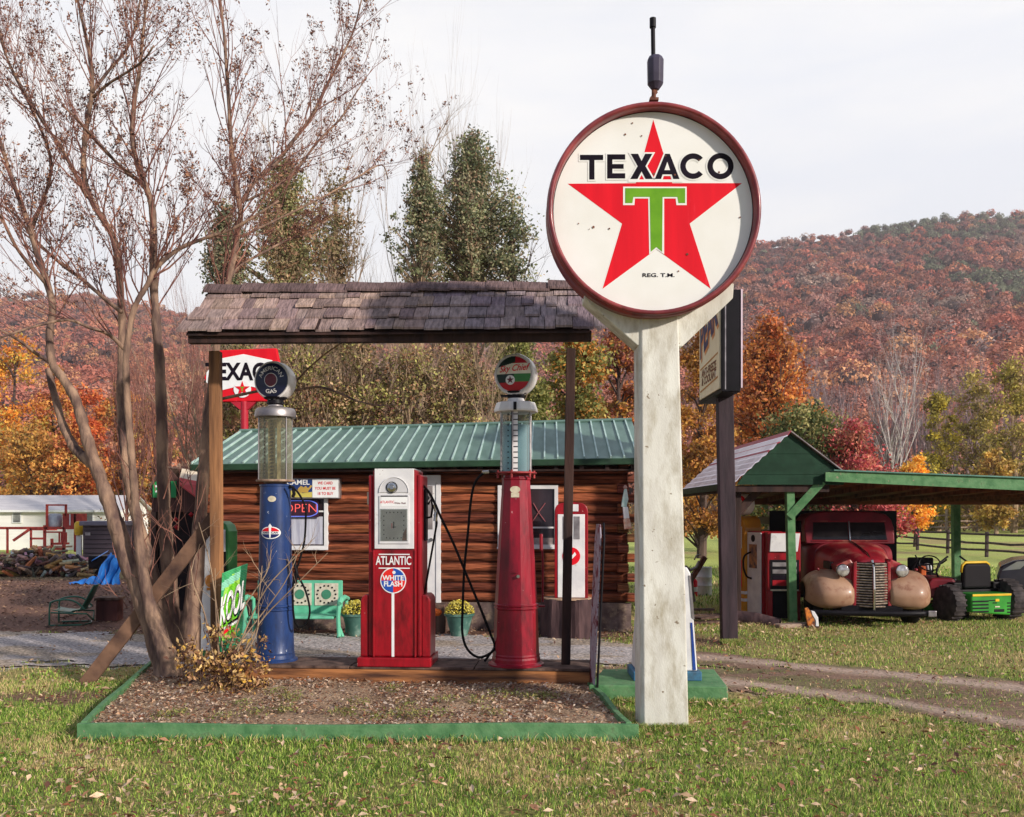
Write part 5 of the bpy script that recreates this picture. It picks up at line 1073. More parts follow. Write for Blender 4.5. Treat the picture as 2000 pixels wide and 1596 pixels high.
post(4.50, 14.78, 4.40, 14.62, 2.2, .125); post(3.6, 14.72, 3.6, 14.72, 2.1, .1, m_wood_dark); post(4.55, 18.7, 4.55, 18.7, 2.0, .12); post(9.14, 18.95, 9.12, 18.95, 2.02, .14); post(10.9, 14.72, 10.9, 14.72, 2.0, .125)
a, b = P(1541, 1010, 14.6), P(1606, 940, 14.5); wb(MB().beam(a, b, .06, .13, up=(0, 0, 1)), 'brace', m_green, cp, bevel=.005)
a, b = P(1424, 1020, 14.8), P(1488, 950, 14.8); wb(MB().beam(a, b, .06, .12, up=(0, 0, 1)), 'brace', m_wood_dark, cp)
# ================================================================== OLD TRUCK
tk = thing('pickup_truck', 'faded red antique pickup with tan fenders and black stake bed', 'truck', (5.50, 14.0, 0), R(-7))
m_tred = mat('faded_truck_red', lin(160, 32, 44), lin(116, 22, 32), sc=2.5, rough=.4, coat=.12, dirt=lin(190, 134, 112), dsc=1.6, dlo=.5, dhi=.68, bump=.15, bsc=5)
m_tred2 = mat('dark_truck_red', lin(132, 28, 40), lin(92, 20, 30), sc=3, rough=.45, coat=.1, dirt=lin(120, 80, 66), dsc=3, dlo=.6, dhi=.75)
m_tan = mat('faded_tan_primer', lin(184, 148, 120), lin(150, 114, 92), sc=1.8, rough=.42, coat=.1, dirt=lin(124, 76, 56), dsc=4, dlo=.5, dhi=.68, bump=.2, bsc=5)
def sup(hw_, z0_, z1_, n, t):   # superellipse section
    c, s = math.cos(t), math.sin(t); return (hw_ * math.copysign(abs(c) ** (2 / n), c), (z0_ + z1_) / 2 + (z1_ - z0_) / 2 * math.copysign(abs(s) ** (2 / n), s))
def loft(sec, nu=48, name='x', m=None, par=None, **k):
    """sec: list of (y, halfwidth, z0, z1, n)"""
    def g(u, v):
        f = v * (len(sec) - 1); i = min(int(f), len(sec) - 2); t = f - i; a = [sec[i][q] * (1 - t) + sec[i + 1][q] * t for q in range(5)]; x_, z_ = sup(a[1], a[2], a[3], a[4], 2 * math.pi * u); return (x_, a[0], z_)
    d = MB().grid(g, nu, (len(sec) - 1) * 2, closeu=True); kk = (len(sec) - 1) * 2 + 1
    d.add([g(i / nu, 0) for i in range(nu)], [tuple(range(nu))]); d.add([g(i / nu, 1) for i in range(nu)], [tuple(range(nu))])
    return d.build(name, m, par, **k)
hood = loft([(.12, .25, .34, 1.0, 3), (.16, .27, .34, 1.05, 2.8), (.4, .34, .42, 1.12, 2.6), (.8, .45, .5, 1.19, 2.6), (1.2, .54, .55, 1.25, 2.8), (1.5, .60, .55, 1.28, 3)], name='hood', m=m_tred, par=tk, smooth=40)
MB().tube([(0, .12, 1.015), (0, .4, 1.135), (0, .8, 1.2), (0, 1.2, 1.262), (0, 1.48, 1.29)], .010, 8).build('hood_hinge', m_chrome, hood)
for s in (-1, 1):
    MB().box(s * .50 - .03, s * .50 + .03, .55, 1.05, .86, .98).build('hood_louvre', m_black, hood)
# grille: bars bent round a V shaped nose
d = MB(); nbar = 17
for k in range(nbar):
    z_ = .31 + (1.0 - .31) * (k + .5) / nbar; hwk = .235 - .03 * abs(k / nbar - .4); j = random.uniform(-.005, .005); top = -.02 * (k / nbar) ** 2
    d.tube([(-hwk, .13, z_ + j), (-hwk * .6, .075 - top, z_ + j * .5), (-.02, .01 - top, z_)], .0125, 6).tube([(.02, .01 - top, z_), (hwk * .6, .075 - top, z_ - j), (hwk, .13, z_ + random.uniform(-.008, .008))], .0125, 6)
gr = d.build('grille', mat('tarnished_grille', lin(176, 160, 142), lin(120, 102, 90), sc=20, rough=.35, metal=.6), tk, smooth=40)
MB().tube([(0, -.0, .28), (0, -.012, .6), (0, .02, .93), (0, .10, 1.03)], .018, 8).build('centre_strip', m_chrome, gr)
MB().prism([(-.24, .145), (0, .035), (.24, .145), (.24, .2), (-.24, .2)], .30, 1.0, ax='z').build('grille_backing', m_black, gr)
for s in (-1, 1): MB().prism([(s * .235, .30), (s * .285, .30), (s * .27, 1.0), (s * .225, 1.02)], .11, .17).build('grille_surround', m_tred, tk, bevel=.01)
for s in (-1, 1):   # pontoon fenders
    side_ = spline([(1.75, .34), (1.45, .44), (1.15, .63), (.85, .80), (.55, .865), (.28, .82), (.10, .69), (.02, .54), (.025, .42), (.07, .33), (.16, .285)], 4)
    def fen(u, v):
        k = u * (len(side_) - 1); i_ = min(int(k), len(side_) - 2); y_, z_ = side_[i_] + (side_[i_ + 1] - side_[i_]) * (k - i_)
        w = -.62 + 1.56 * v ** .85; s_ = (1 - abs(w) ** 2.5) ** (1 / 2.5); s_ = 1 - (1 - s_) * (.75 if w < 0 else 1.0); cy, cz_ = .72, .50
        if y_ > .72: s_ = 1 - (1 - s_) * max(.25, 1 - (y_ - .72) / 1.0 * .7)
        return (s * (.60 + (.36 if w > 0 else .54) * w), cy + (y_ - cy) * s_, cz_ + (z_ - cz_) * s_)
    fo = MB().grid(fen, 44, 30).build('fender', m_tan, tk, smooth=True); so_ = fo.modifiers.new('t', 'SOLIDIFY'); so_.thickness = .012; so_.offset = -1
    MB().lathe([(.30, -.10), (.35, -.085), (.365, -.04), (.365, .04), (.35, .085), (.30, .10), (.2, .09), (.2, -.09)], 36, (s * .74, .78, .36), axis='x').build('tyre', m_rubber, tk, smooth=40)
    hl = MB().lathe([(.0, .16), (.04, .15), (.075, .10), (.098, .03), (.102, .0), (.098, -.012)], 28, (s * .435, .10, .875), axis='y', cap=False).build('headlight', m_chrome, tk, smooth=40)
    MB().lathe([(.0, -.022), (.05, -.018), (.08, -.010), (.095, -.001)], 28, (s * .435, .09, .875), axis='y').build('lens', mat('headlight_glass', lin(220, 216, 212), lin(150, 142, 142), sc=18, rough=.08, metal=.5), hl, smooth=True)
    MB().tube([(s * .435, .2, .80), (s * .40, .24, .70)], .022, 8).build('bracket', m_black, hl)
    MB().lathe([(.0, -.02), (.02, -.015), (.025, .03), (.0, .05)], 12, (s * .74, .42, .875), axis='y').build('marker_lamp', m_tred2, tk, smooth=True)
    MB().box(s * .80 - .13, s * .80 + .13, 1.5, 2.75, .33, .37).build('running_board', m_black, tk, bevel=.01)
    MB().box(s * .50 - .02, s * .50 + .02, -.06, .4, .2, .26).build('bumper_iron', m_black, tk); MB().prism([(s * .26, .38), (s * .36, .38), (s * .52, .95), (s * .30, 1.05), (s * .255, .98)], .2, .9).build('radiator_side', m_tred, tk, bevel=.02)
wsz0, wsz1 = 1.24, 1.775
roofp = [(-.72, wsz0), (.72, wsz0), (.735, 1.5), (.70, 1.65), (.62, 1.735), (.45, 1.775), (0, 1.79), (-.45, 1.775), (-.62, 1.735), (-.70, 1.65), (-.735, 1.5)]
sh_ = lambda z_: 1.50 + (z_ - wsz0) * .34
d = MB(); n_ = len(roofp); v = [(x_, sh_(z_), z_) for x_, z_ in roofp] + [(x_ * 1.0, sh_(z_) + .12, z_ + .01) for x_, z_ in roofp] + [(x_ * .99, 2.55, z_) for x_, z_ in roofp] + [(x_ * .9, 2.68, z_ * .98) for x_, z_ in roofp]
d.add(v, [tuple(range(n_)), tuple(range(3 * n_, 4 * n_))[::-1]] + [(k * n_ + i, k * n_ + (i + 1) % n_, (k + 1) * n_ + (i + 1) % n_, (k + 1) * n_ + i) for k in range(3) for i in range(n_)])
cab = d.build('cab', m_tred2, tk, smooth=38, bevel=.02)
loft([(1.46, .60, .45, 1.27, 4), (1.56, .70, .42, 1.27, 5), (1.9, .745, .40, 1.27, 6), (2.68, .74, .40, 1.27, 6)], name='cab_lower', m=m_tred2, par=tk, smooth=40)
for s in (-1, 1):
    xs_ = sorted((s * .022, s * .60)); q = [(xs_[0], sh_(1.31) - .012, 1.31), (xs_[1], sh_(1.31) - .012, 1.31), (xs_[1] * (.97 if s > 0 else 1), sh_(1.60) - .012, 1.60), (xs_[0] * (.97 if s < 0 else 1), sh_(1.60) - .012, 1.60)]
    d = MB(); d.add(q + [(a_, b_ + .01, c_) for a_, b_, c_ in q], [(0, 1, 2, 3), (7, 6, 5, 4), (0, 4, 5, 1), (1, 5, 6, 2), (2, 6, 7, 3), (3, 7, 4, 0)]); d.build('windshield', mat('old_windshield', lin(40, 36, 38), lin(18, 16, 18), sc=5, rough=.06), cab)
    MB().box(s * .738 - .004, s * .738 + .004, 1.85, 2.42, 1.30, 1.62).build('side_window', MATS['old_windshield'], cab)
MB().tube([(0, sh_(1.3) - .02, 1.29), (0, sh_(1.62) - .02, 1.62)], .016, 6).build('windshield_pillar', m_chrome, cab)
MB().tube([(-.62, sh_(1.30) - .015, 1.29), (.62, sh_(1.30) - .015, 1.29)], .010, 6).tube([(-.60, sh_(1.62) - .015, 1.62), (.60, sh_(1.62) - .015, 1.62)], .008, 6).build('windshield_trim', m_tred, cab)
MB().tube([(-.78, 1.6, 1.3), (-.95, 1.55, 1.35)], .012, 6).lathe([(0, -.01), (.07, -.005), (.07, .005), (0, .01)], 16, (-.97, 1.55, 1.36), axis='y').build('side_mirror', m_chrome, tk)
MB().grid(lambda u, v: (-.95 + 1.74 * u, -.10 + .10 * (2 * u - 1) ** 4 + .022 * (2 * v - 1) ** 2, .195 + .085 * v), 24, 6).build('bumper', m_black, tk, smooth=True).modifiers.new('t', 'SOLIDIFY').thickness = .012; MB().box(.78, .90, -.03, -.0, .19, .285).build('bumper_end', m_galv, tk, bevel=.012)
MB().box(-.45, .45, .1, 4.6, .22, .34).box(-.7, .7, .72, .84, .30, .40).build('chassis', m_black, tk)
bd = MB().box(-1.12, 1.12, 2.85, 4.9, .62, .72).box(-1.12, 1.12, 2.82, 2.86, .72, 1.80).build('bed', m_black, tk)
d = MB()
for s in (-1, 1):
    d = MB()
    for z_ in (.8, 1.05, 1.3, 1.55): d.box(s * 1.1 - .02, s * 1.1 + .02, 2.88, 4.9, z_, z_ + .14)
    d.build('stake_side', m_black, bd)
for s in (-1, 1):
    MB().lathe([(.30, -.10), (.36, -.085), (.38, -.04), (.38, .04), (.36, .085), (.30, .10), (.15, .09), (.15, -.09)], 32, (s * .8, 3.7, .38), axis='x').build('tyre', m_rubber, tk, smooth=40)
# ================================================================== OTHER PUMPS UNDER THE CARPORT
yp = thing('gas_pump', 'yellow gas pump with round globe behind the dark sign post', 'gas pump', (PX(1456, 15.9), 16.0, 0), R(-62))
m_yel = mat('ochre_yellow_paint', lin(206, 142, 36), lin(176, 112, 26), sc=3, rough=.4, coat=.2, dirt=lin(130, 84, 30), dsc=4, dlo=.55, dhi=.75)
zt = zz(1008, 15.9)
MB().prism([(-.24, 0), (.24, 0), (.24, zt - .2), (.2, zt - .06), (.12, zt), (-.12, zt), (-.2, zt - .06), (-.24, zt - .2)], -.2, .2).build('cabinet', m_yel, yp, bevel=.03, bseg=3)
MB().box(-.17, .17, -.212, -.201, zt - .55, zt - .18).build('dial_panel', m_white, yp)
MB().box(-.17, .17, -.212, -.201, .5, zt - .75).build('front_stripe', m_textred, yp)
for z_ in (zz(1156, 15.9), zz(1170, 15.9)): MB().box(-.243, .243, -.203, .203, z_ - .025, z_ + .025).build('white_band', m_white, yp)
g = globe(yp, zt + .20, .185, 0); fn2 = dome(.165)
patch('globe_face', m_textred, g, .0, .155, fn2, .002); patch('globe_centre', m_milk, g, 0, .09, fn2, .004)
hose('hose', [P(1475, 1075, 15.7), P(1455, 1085, 15.5), P(1452, 1105, 15.5), P(1458, 1125, 15.5), P(1468, 1130, 15.6)], .016, yp)
r1_ = thing('gas_pump', 'red gas pump with white dial face turned to the left', 'gas pump', (PX(1497, 15.5), 15.6, 0), R(-74))
zt = zz(1038, 15.4)
MB().prism([(-.27, .05), (.27, .05), (.27, zt - .1), (.22, zt), (-.22, zt), (-.27, zt - .1)], -.2, .22).build('cabinet', m_red, r1_, bevel=.03, bseg=3)
f_ = MB().box(-.235, .235, -.222, -.2005, .06, zt - .02).build('white_face', m_white, r1_, bevel=.02)
MB().box(-.12, .12, -.228, -.2225, zt - .62, zt - .22).build('dial', mat('amber_dial', lin(190, 130, 80), lin(90, 70, 70), sc=12, rough=.3), f_)
MB().cyl((0, 0, zt - .12), .06, -.228, -.2225, 20, axis='y').build('round_badge', m_black, f_)
MB().box(-.3, .3, -.24, .24, 0, .05).build('plinth', m_red, r1_)
r2_ = thing('gas_pump', 'red gas pump with white price display behind the green post', 'gas pump', (PX(1532, 15.1), 15.25, 0), R(-3))
zt = zz(1040, 15.0); hw = .27; pz = lambda py: zz(py, 15.0)
MB().box(-hw, hw, -.16, .24, pz(1155), zt).box(-hw, -hw + .09, -.16, .24, .0, pz(1155)).box(hw - .09, hw, -.16, .24, .0, pz(1155)).build('cabinet', m_red, r2_, bevel=.015)
MB().box(-hw + .09, hw - .09, -.12, .2, .03, pz(1156)).build('dark_opening', m_black, r2_)  # black block painting in the dark of the open lower half
MB().prism([(-hw + .03, pz(1078)), (hw - .06, pz(1078)), (hw - .02, pz(1042)), (-hw + .05, pz(1042))], -.2, -.161).build('white_display', m_white, r2_, bevel=.008)
MB().box(-hw + .045, hw - .03, -.175, -.161, pz(1152), pz(1094)).build('black_face', m_black, r2_)
for k, py in enumerate((1103, 1117, 1129)): MB().box(-hw + .08, hw - .07, -.182, -.176, pz(py + 4), pz(py - 4)).build('counter_window', m_galv if k != 2 else m_textblack, r2_)
MB().box(-hw + .08, hw - .07, -.182, -.176, pz(1145), pz(1134)).build('red_label', m_red, r2_)
MB().box(-hw + .05, hw - .04, -.186, -.161, pz(1155), pz(1152)).build('cream_sill', m_cream, r2_)
# logs and ornament
lg = thing('log', 'dark round log lying in front of the yellow pump', 'log', tuple(P(1480, 1222, 14.6) * [1, 1, 0] + [0, 0, .1]))
wb(MB().tube([P(1425, 1205, 14.75), P(1475, 1212, 14.6), P(1522, 1222, 14.4)], [.12, .13, .11], 14), 'log_body', m_bark, lg, smooth=40)
lg = thing('log', 'pale sawn timber lying at the foot of the green post', 'log', tuple(P(1553, 1235, 14.1) * [1, 1, 0] + [0, 0, .07]))
wb(MB().beam(P(1516, 1228, 14.1), P(1588, 1224, 14.3), .18, .14), 'timber_body', mat('grey_weathered_log', lin(164, 142, 126), lin(120, 98, 86), sc=8, st=(.3, 1, 1), rough=.9, bump=.5), lg, bevel=.02)
og = thing('garden_ornament', 'small orange and black wooden figure with curved white back', 'ornament', (PX(1589, 14.1), 14.1, 0))
z8 = lambda px, py: (((px - 1589) / F) * 14.1, zz(py, 14.1))
MB().prism([z8(1583, 1192), z8(1590, 1194), z8(1597, 1206), z8(1599, 1232), z8(1592, 1234), z8(1592, 1212), z8(1585, 1200)], -.03, .03).build('white_back', m_white, og, bevel=.008)
MB().prism([z8(1571, 1188), z8(1577, 1186), z8(1586, 1200), z8(1591, 1214), z8(1590, 1226), z8(1578, 1226), z8(1574, 1206)], -.02, .02).build('orange_body', mat('ornament_orange', lin(206, 120, 40), lin(70, 40, 40), sc=16, rough=.6), og, bevel=.006)
MB().box(z8(1572, 0)[0], z8(1600, 0)[0], -.06, .06, 0, .03).build('foot', m_wood_dark, og)
# white barrel, plough, boards
wbz = thing('barrel', 'white rusty barrel standing behind the concrete pole', 'barrel', (PX(1374, 19.8), 19.8, 0))
MB().lathe([(.17, 0), (.18, .01), (.178, .2), (.186, .21), (.178, .22), (.178, .38), (.186, .39), (.178, .40), (.178, .58), (.184, .6), (.17, .6), (.165, .57)], 24).build('barrel_body', m_white, wbz, smooth=40)
fp = thing('feed_can', 'red and white metal can left of the white barrel', 'can', (PX(1353, 19.5), 19.5, 0))
MB().lathe([(.10, 0), (.10, .32), (.07, .36), (.04, .37), (.04, .40)], 18).build('can_body', m_textred, fp, smooth=40); MB().cyl((0, 0, 0), .103, .1, .2, 18).build('white_band', m_white, fp)
pg = thing('old_plough', 'rusty old plough with wooden beam behind the concrete pole', 'plough', (PX(1358, 17.5), 17.5, 0))
wb(MB().beam(P(1345, 1140, 17.5), P(1377, 1088, 17.6), .07, .09), 'beam', m_rust, pg)
wb(MB().tube([P(1338, 1106, 17.5), P(1348, 1114, 17.5), P(1360, 1108, 17.5), P(1366, 1096, 17.5)], .03, 8).tube([P(1350, 1120, 17.5), P(1352, 1150, 17.5), P(1356, 1175, 17.5)], .03, 8).tube([P(1356, 1094, 17.5), P(1360, 1085, 17.5), P(1368, 1083, 17.5)], .014, 6), 'share', m_galv, pg, smooth=40)
bp_ = thing('board_pile', 'heap of grey boards on the ground beside the dark post', 'boards', (PX(1385, 14.6), 14.6, 0))
for k, (x_, y_, r_, l_, zz_) in enumerate(((0, 0, .1, 1.0, .02), (-.05, .4, -.15, .9, .05), (.1, .9, .2, 1.1, .03), (-.1, 1.5, -.1, 1.0, .06), (.12, .15, .5, .7, .09))):
    c, s = math.cos(r_), math.sin(r_); MB().beam((x_ - c * l_ / 2, y_ - s * l_ / 2, zz_), (x_ + c * l_ / 2, y_ + s * l_ / 2, zz_ + .02), .16, .03).build('board', m_wood_old, bp_)
# ================================================================== MOWERS
gm = thing('lawn_mower', 'green riding mower with yellow stripe and black seat', 'lawn mower', (PX(1925, 14.95), 15.05, 0), R(14))
m_jd = mat('tractor_green', lin(56, 150, 50), lin(40, 122, 40), sc=3, rough=.35, coat=.2); m_jy = mat('tractor_yellow', lin(226, 184, 40), lin(206, 160, 30), rough=.4)
ec = MB().prism([(-.37, .16), (.37, .10), (.39, .42), (.36, .46), (-.36, .46), (-.38, .42)], -.2, .5).build('engine_cover', m_jd, gm, bevel=.03, bseg=3)
MB().box(-.37, .37, -.215, -.2, .42, .455).build('yellow_stripe', m_jy, ec, bevel=.004)
d = MB()
for k in range(4): d.box(-.36, -.06, -.206, -.2003, .16 + .055 * k, .185 + .055 * k)
for k in range(4): d.box(.30, .37, -.206, -.2003, .14 + .05 * k, .16 + .05 * k)
d.box(.05, .24, -.206, -.2003, .16, .205).box(-.05, .06, -.206, -.2003, .34, .355).box(.02, .10, -.206, -.2003, .30, .315).build('vent_slots', m_black, ec)
MB().box(.07, .14, -.208, -.2003, .33, .37).build('yellow_badge', m_jy, ec); MB().box(.06, .15, -.208, -.2003, .235, .255).build('pale_label', m_cream, ec)
tyr = [(.16, -.13), (.29, -.135), (.345, -.11), (.36, -.05), (.36, .05), (.345, .11), (.29, .135), (.16, .13)]
def knobbly(x_, y_, r_, w_, m2, par, rz=0):
    t = MB().lathe([(a_ * r_ / .36, b_ * w_ / .13) for a_, b_ in tyr], 36, axis='x'); 
    for k in range(22):
        a_ = k * 2 * math.pi / 22; t.add(np.array([(dx, (r_ - .01 + dr2) * math.cos(a_ + s2), (r_ - .01 + dr2) * math.sin(a_ + s2)) for dx in (-w_ * .9, w_ * .9) for dr2 in (0, .022) for s2 in (0, .09)]), [(0, 1, 3, 2), (4, 6, 7, 5), (0, 4, 5, 1), (2, 3, 7, 6), (0, 2, 6, 4), (1, 5, 7, 3)])
    o = t.build('tyre', m_rubber_l, par, smooth=40); o.location = (x_, y_, r_); o.rotation_euler = (0, 0, rz); h_ = MB().cyl((0, 0, 0), r_ * .42, -w_ * .5, w_ * .5, 20, axis='x').build('wheel_hub', m2, o); return o
m_rubber_l = mat('dusty_rubber', lin(72, 64, 64), lin(34, 30, 32), sc=9, rough=.8)
knobbly(.56, .12, .33, .13, m_jy, gm); knobbly(-.54, .12, .29, .11, m_jy, gm)
knobbly(.45, 1.35, .16, .07, m_jy, gm); knobbly(-.45, 1.35, .16, .07, m_jy, gm)
MB().box(-.6, .6, .55, 1.15, .12, .24).build('cutting_deck', m_jd, gm, bevel=.02)
MB().box(-.46, .46, .15, 1.3, .44, .5).box(-.46, -.3, .1, .8, .5, .62).box(.3, .46, .1, .8, .5, .62).build('frame', m_black, gm, bevel=.02)
st_ = MB().prism([(-.27, .52), (.27, .52), (.27, .86), (.22, .93), (-.22, .93), (-.27, .86)], .1, .2).box(-.27, .27, .2, .62, .5, .62).build('seat', mat('black_vinyl', lin(28, 24, 28), rough=.6, spec=.12), gm, bevel=.04, bseg=3)
MB().tube([(-.28, .15, .78), (-.26, .15, .90), (-.2, .15, .945), (.2, .15, .945), (.26, .15, .90)], .022, 8).build('seat_piping', m_jy, st_, smooth=True)
for s in (-1, 1): MB().tube([(s * .36, .5, .55), (s * .38, .62, .75), (s * .30, .66, .9), (s * .12, .66, 1.02)], .018, 8).build('steering_lever', m_black, gm, smooth=40)
rm = thing('lawn_mower', 'red and black riding mower between truck and green mower', 'lawn mower', (PX(1838, 15.4), 15.5, 0), R(-12))
MB().prism([(-.22, .35), (.22, .35), (.22, .6), (.17, .68), (-.17, .68), (-.22, .6)], -.3, .55).build('hood', m_tred2, rm, bevel=.04, bseg=3)
MB().box(-.48, .48, .75, 1.25, .5, .62).box(-.3, .3, .5, 1.3, .3, .5).build('body', m_black, rm, bevel=.04)
MB().box(-.22, .22, .95, 1.35, .62, .68).box(-.22, .22, 1.3, 1.38, .62, .95).build('seat', MATS['black_vinyl'], rm, bevel=.03)
MB().tube([(0, .5, .6), (0, .62, .86)], .015, 6).tube([(.17 * math.cos(t), .62 + .04 * math.sin(t), .88 + .13 * math.sin(t)) for t in np.linspace(0, 2 * math.pi, 25)], .012, 6).tube([(-.3, .6, .72), (-.2, .6, .95), (-.24, .6, 1.02)], .014, 6).tube([(-.2, .6, .84), (.2, .62, .88), (.28, .6, .95)], .014, 6).build('steering_wheel', m_black, rm)
m_org = mat('orange_plastic', lin(210, 104, 36), lin(180, 80, 30), rough=.5)
knobbly(-.42, .95, .26, .11, m_org, rm); knobbly(.42, .95, .26, .11, m_org, rm); knobbly(-.36, -.1, .17, .07, m_org, rm); knobbly(.36, -.1, .17, .07, m_org, rm)
cn = thing('trimmer_engine', 'small orange and white engine resting on the red mower', 'engine', (PX(1842, 15.6), 16.35, .62))
MB().box(-.07, .03, -.06, .06, 0, .2).build('orange_housing', m_org, cn, bevel=.02); MB().lathe([(0, -.05), (.07, -.04), (.08, .0), (.07, .05), (0, .06)], 16, (.07, 0, .17), axis='x').build('white_cover', m_white, cn, smooth=True)
# ================================================================== PARKED CAR at the right edge
cr_ = thing('parked_car', 'dark grey parked car cut off by the right edge', 'car', (PX(2004, 17.3), 17.4, 0), R(-27))
m_car = mat('dark_grey_car_paint', lin(84, 82, 96), lin(74, 72, 86), rough=.25, metal=.4, coat=.6)
side = [(-.42, .3), (-.44, .55), (-.38, .75), (-.15, .86), (.3, .92), (.95, 1.0), (1.5, 1.38), (2.0, 1.5), (2.9, 1.5), (3.5, 1.3), (4.0, 1.05), (4.05, .5), (3.95, .3)]
def wheelarch(cx_, r_): return [(cx_ + r_ * math.cos(R(t)), .3 + r_ * math.sin(R(t))) for t in np.linspace(0, 180, 12)]
side2 = side + [(3.6, .3)] + wheelarch(3.15, .38) + [(2.7, .3), (.9, .3)] + wheelarch(.45, .38) 
MB().prism(side2, 0, 1.7).build('body', m_car, cr_, bevel=.05, bseg=3)
MB().prism([(1.12, 1.03), (1.58, 1.34), (2.9, 1.36), (3.4, 1.12)], -.006, -.001).build('side_window', m_window, cr_)
for x_ in (.45, 3.15):
    w_ = MB().lathe([(.20, -.10), (.30, -.105), (.335, -.08), (.335, .08), (.30, .1)], 36, (x_, .1, .335), axis='y').build('tyre', m_rubber, cr_, smooth=40)
    d = MB().lathe([(.0, -.085), (.05, -.09), (.06, -.07), (.19, -.075), (.205, -.1), (.205, -.05)], 30, (x_, .1, .335), axis='y')
    for k in range(5): a_ = k * 1.2566; d.beam((x_ + .04 * math.cos(a_), .01, .335 + .04 * math.sin(a_)), (x_ + .2 * math.cos(a_), .0, .335 + .2 * math.sin(a_)), .05, .03, up=(0, 1, 0))
    d.build('rim', m_chrome, w_, smooth=40)
MB().prism([(-.36, .66), (-.1, .84), (.1, .86), (-.05, .7)], -.012, -.004).build('headlight', mat('car_lamp_glass', lin(200, 204, 214), rough=.1, metal=.5), cr_)
# ================================================================== FENCES
m_rail = mat('grey_split_rail', lin(92, 76, 74), lin(56, 46, 48), sc=6, rough=.9); m_rail2 = mat('pale_split_rail', lin(170, 148, 132), lin(124, 104, 94), sc=6, rough=.9)
def rail_fence(label, pts, hz, m, r_=.05, ph=1.05):
    t = thing('rail_fence', label, 'fence', (pts[0][0], pts[0][1], 0))
    for i, (x_, y_) in enumerate(pts):
        g = float(terrain_z(x_, y_)); wb(MB().tube([(x_, y_, g - .05), (x_ + .02, y_, g + ph + random.uniform(-.05, .08))], r_ * 1.5, 7), 'fence_post', m, t)
    for (x0, y0), (x1, y1) in zip(pts, pts[1:]):
        g0, g1 = float(terrain_z(x0, y0)), float(terrain_z(x1, y1))
        for hh_ in hz: wb(MB().tube([(x0, y0, g0 + hh_ + random.uniform(-.04, .04)), ((x0 + x1) / 2, (y0 + y1) / 2, (g0 + g1) / 2 + hh_ + random.uniform(-.05, .03)), (x1, y1, g1 + hh_ + random.uniform(-.04, .04))], r_, 6), 'rail', m, t)
rail_fence('dark three rail fence running across the green pasture', [(19.4, 30), (19.15, 33.6), (19.05, 37), (19.0, 40.2), (19.0, 43.2), (18.7, 46.5), (18.2, 50)], (.28, .58, .9), m_rail)
rail_fence('pale zigzag rail fence at the far edge of the pasture', [(26, 62), (28.5, 60.5), (31, 61.5), (33.5, 59.5), (36, 60), (39, 57.5)], (.35, .75, 1.1), m_rail2, .06, 1.5)
# ================================================================== FAR LEFT: house, sheds, wood pile, chair
hx0, hx1 = PX(-150, 60), PX(236, 60)
ho_ = thing('mobile_home', 'long low white house with grey roof beyond the wood pile', 'house', ((hx0 + hx1) / 2, 60, -.6))
m_sid = mat('white_siding', lin(240, 236, 230), lin(230, 226, 220), sc=2, st=(.2, .2, 6), rough=.7)
zt, zr2 = zz(998, 60), zz(969, 62.2)
wb(MB().box(hx0, hx1, 60, 64.5, -.65, zt), 'wall', m_sid, ho_)
d = MB().prism([(59.7, zt), (62.25, zr2), (64.8, zt), (64.8, zt + .06), (62.25, zr2 + .06), (59.7, zt + .06)], hx0 - .3, hx1 + .25, ax='x'); wb(d, 'roof', mat('pale_grey_shingle', lin(206, 202, 202), lin(186, 182, 184), sc=3, st=(.4, 3, 3), rough=.9), ho_)
wb(MB().box(hx0 - .3, hx1 + .25, 59.62, 59.7, zt - .08, zt + .06), 'gutter', m_textwhite, ho_)
wb(MB().prism([(60, zt - .01), (62.25, zr2 - .03), (64.5, zt - .01)], hx1 - .1, hx1 - .01, ax='x'), 'gable', m_sid, ho_)
for px in (34, 175, -60):
    f_ = wb(MB().box(PX(px - 9, 60), PX(px + 9, 60), 59.93, 59.99, zz(1022, 60), zz(1001, 60)), 'window', m_textwhite, ho_)
    wb(MB().box(PX(px - 6.5, 60), PX(px + 6.5, 60), 59.9, 59.93, zz(1020, 60), zz(1003, 60)), 'pane', mat('far_pane', lin(150, 152, 146), lin(70, 70, 76), sc=1.5, rough=.2), f_)
m_rdeck = mat('red_deck_paint', lin(186, 76, 64), lin(150, 54, 50), sc=4, rough=.8)
dk = thing('deck_railing', 'red wooden deck railing with steps before the white house', 'railing', (PX(40, 54), 54, -.6))
d = MB().box(PX(-120, 54), PX(86, 54), 54, 54.1, zz(1034, 54), zz(1029, 54)).box(PX(58, 54), PX(110, 54), 54, 54.1, zz(1036, 54), zz(1033, 54)).box(PX(58, 54), PX(84, 54), 54, 54.1, zz(1054, 54), zz(1050, 54))
wb(d, 'hand_rail', m_rdeck, dk); wb(MB().beam(P(58, 1034, 54), P(26, 1056, 54), .1, .14), 'stair_rail', m_rdeck, dk)
d = MB()
for px in (-100, -60, -20, 12, 58, 84): wb(MB().box(PX(px, 54), PX(px, 54) + .1, 54, 54.1, -.6, zz(1032, 54)), 'baluster', m_rdeck, dk)
wb(MB().box(PX(58, 54), PX(110, 54), 54.1, 56, -.3, -.2), 'deck_floor', m_wood_old, dk)
rs_ = thing('wooden_stand', 'tall red painted wooden frame with boxes beside the dark shed', 'stand', (PX(118, 42), 42, -.35))
B = lambda x0, x1, y0, y1, dd=.12, D=42, o=0: MB().box(PX(x0, D), PX(x1, D), D + o, D + o + dd, zz(y1, D), zz(y0, D))
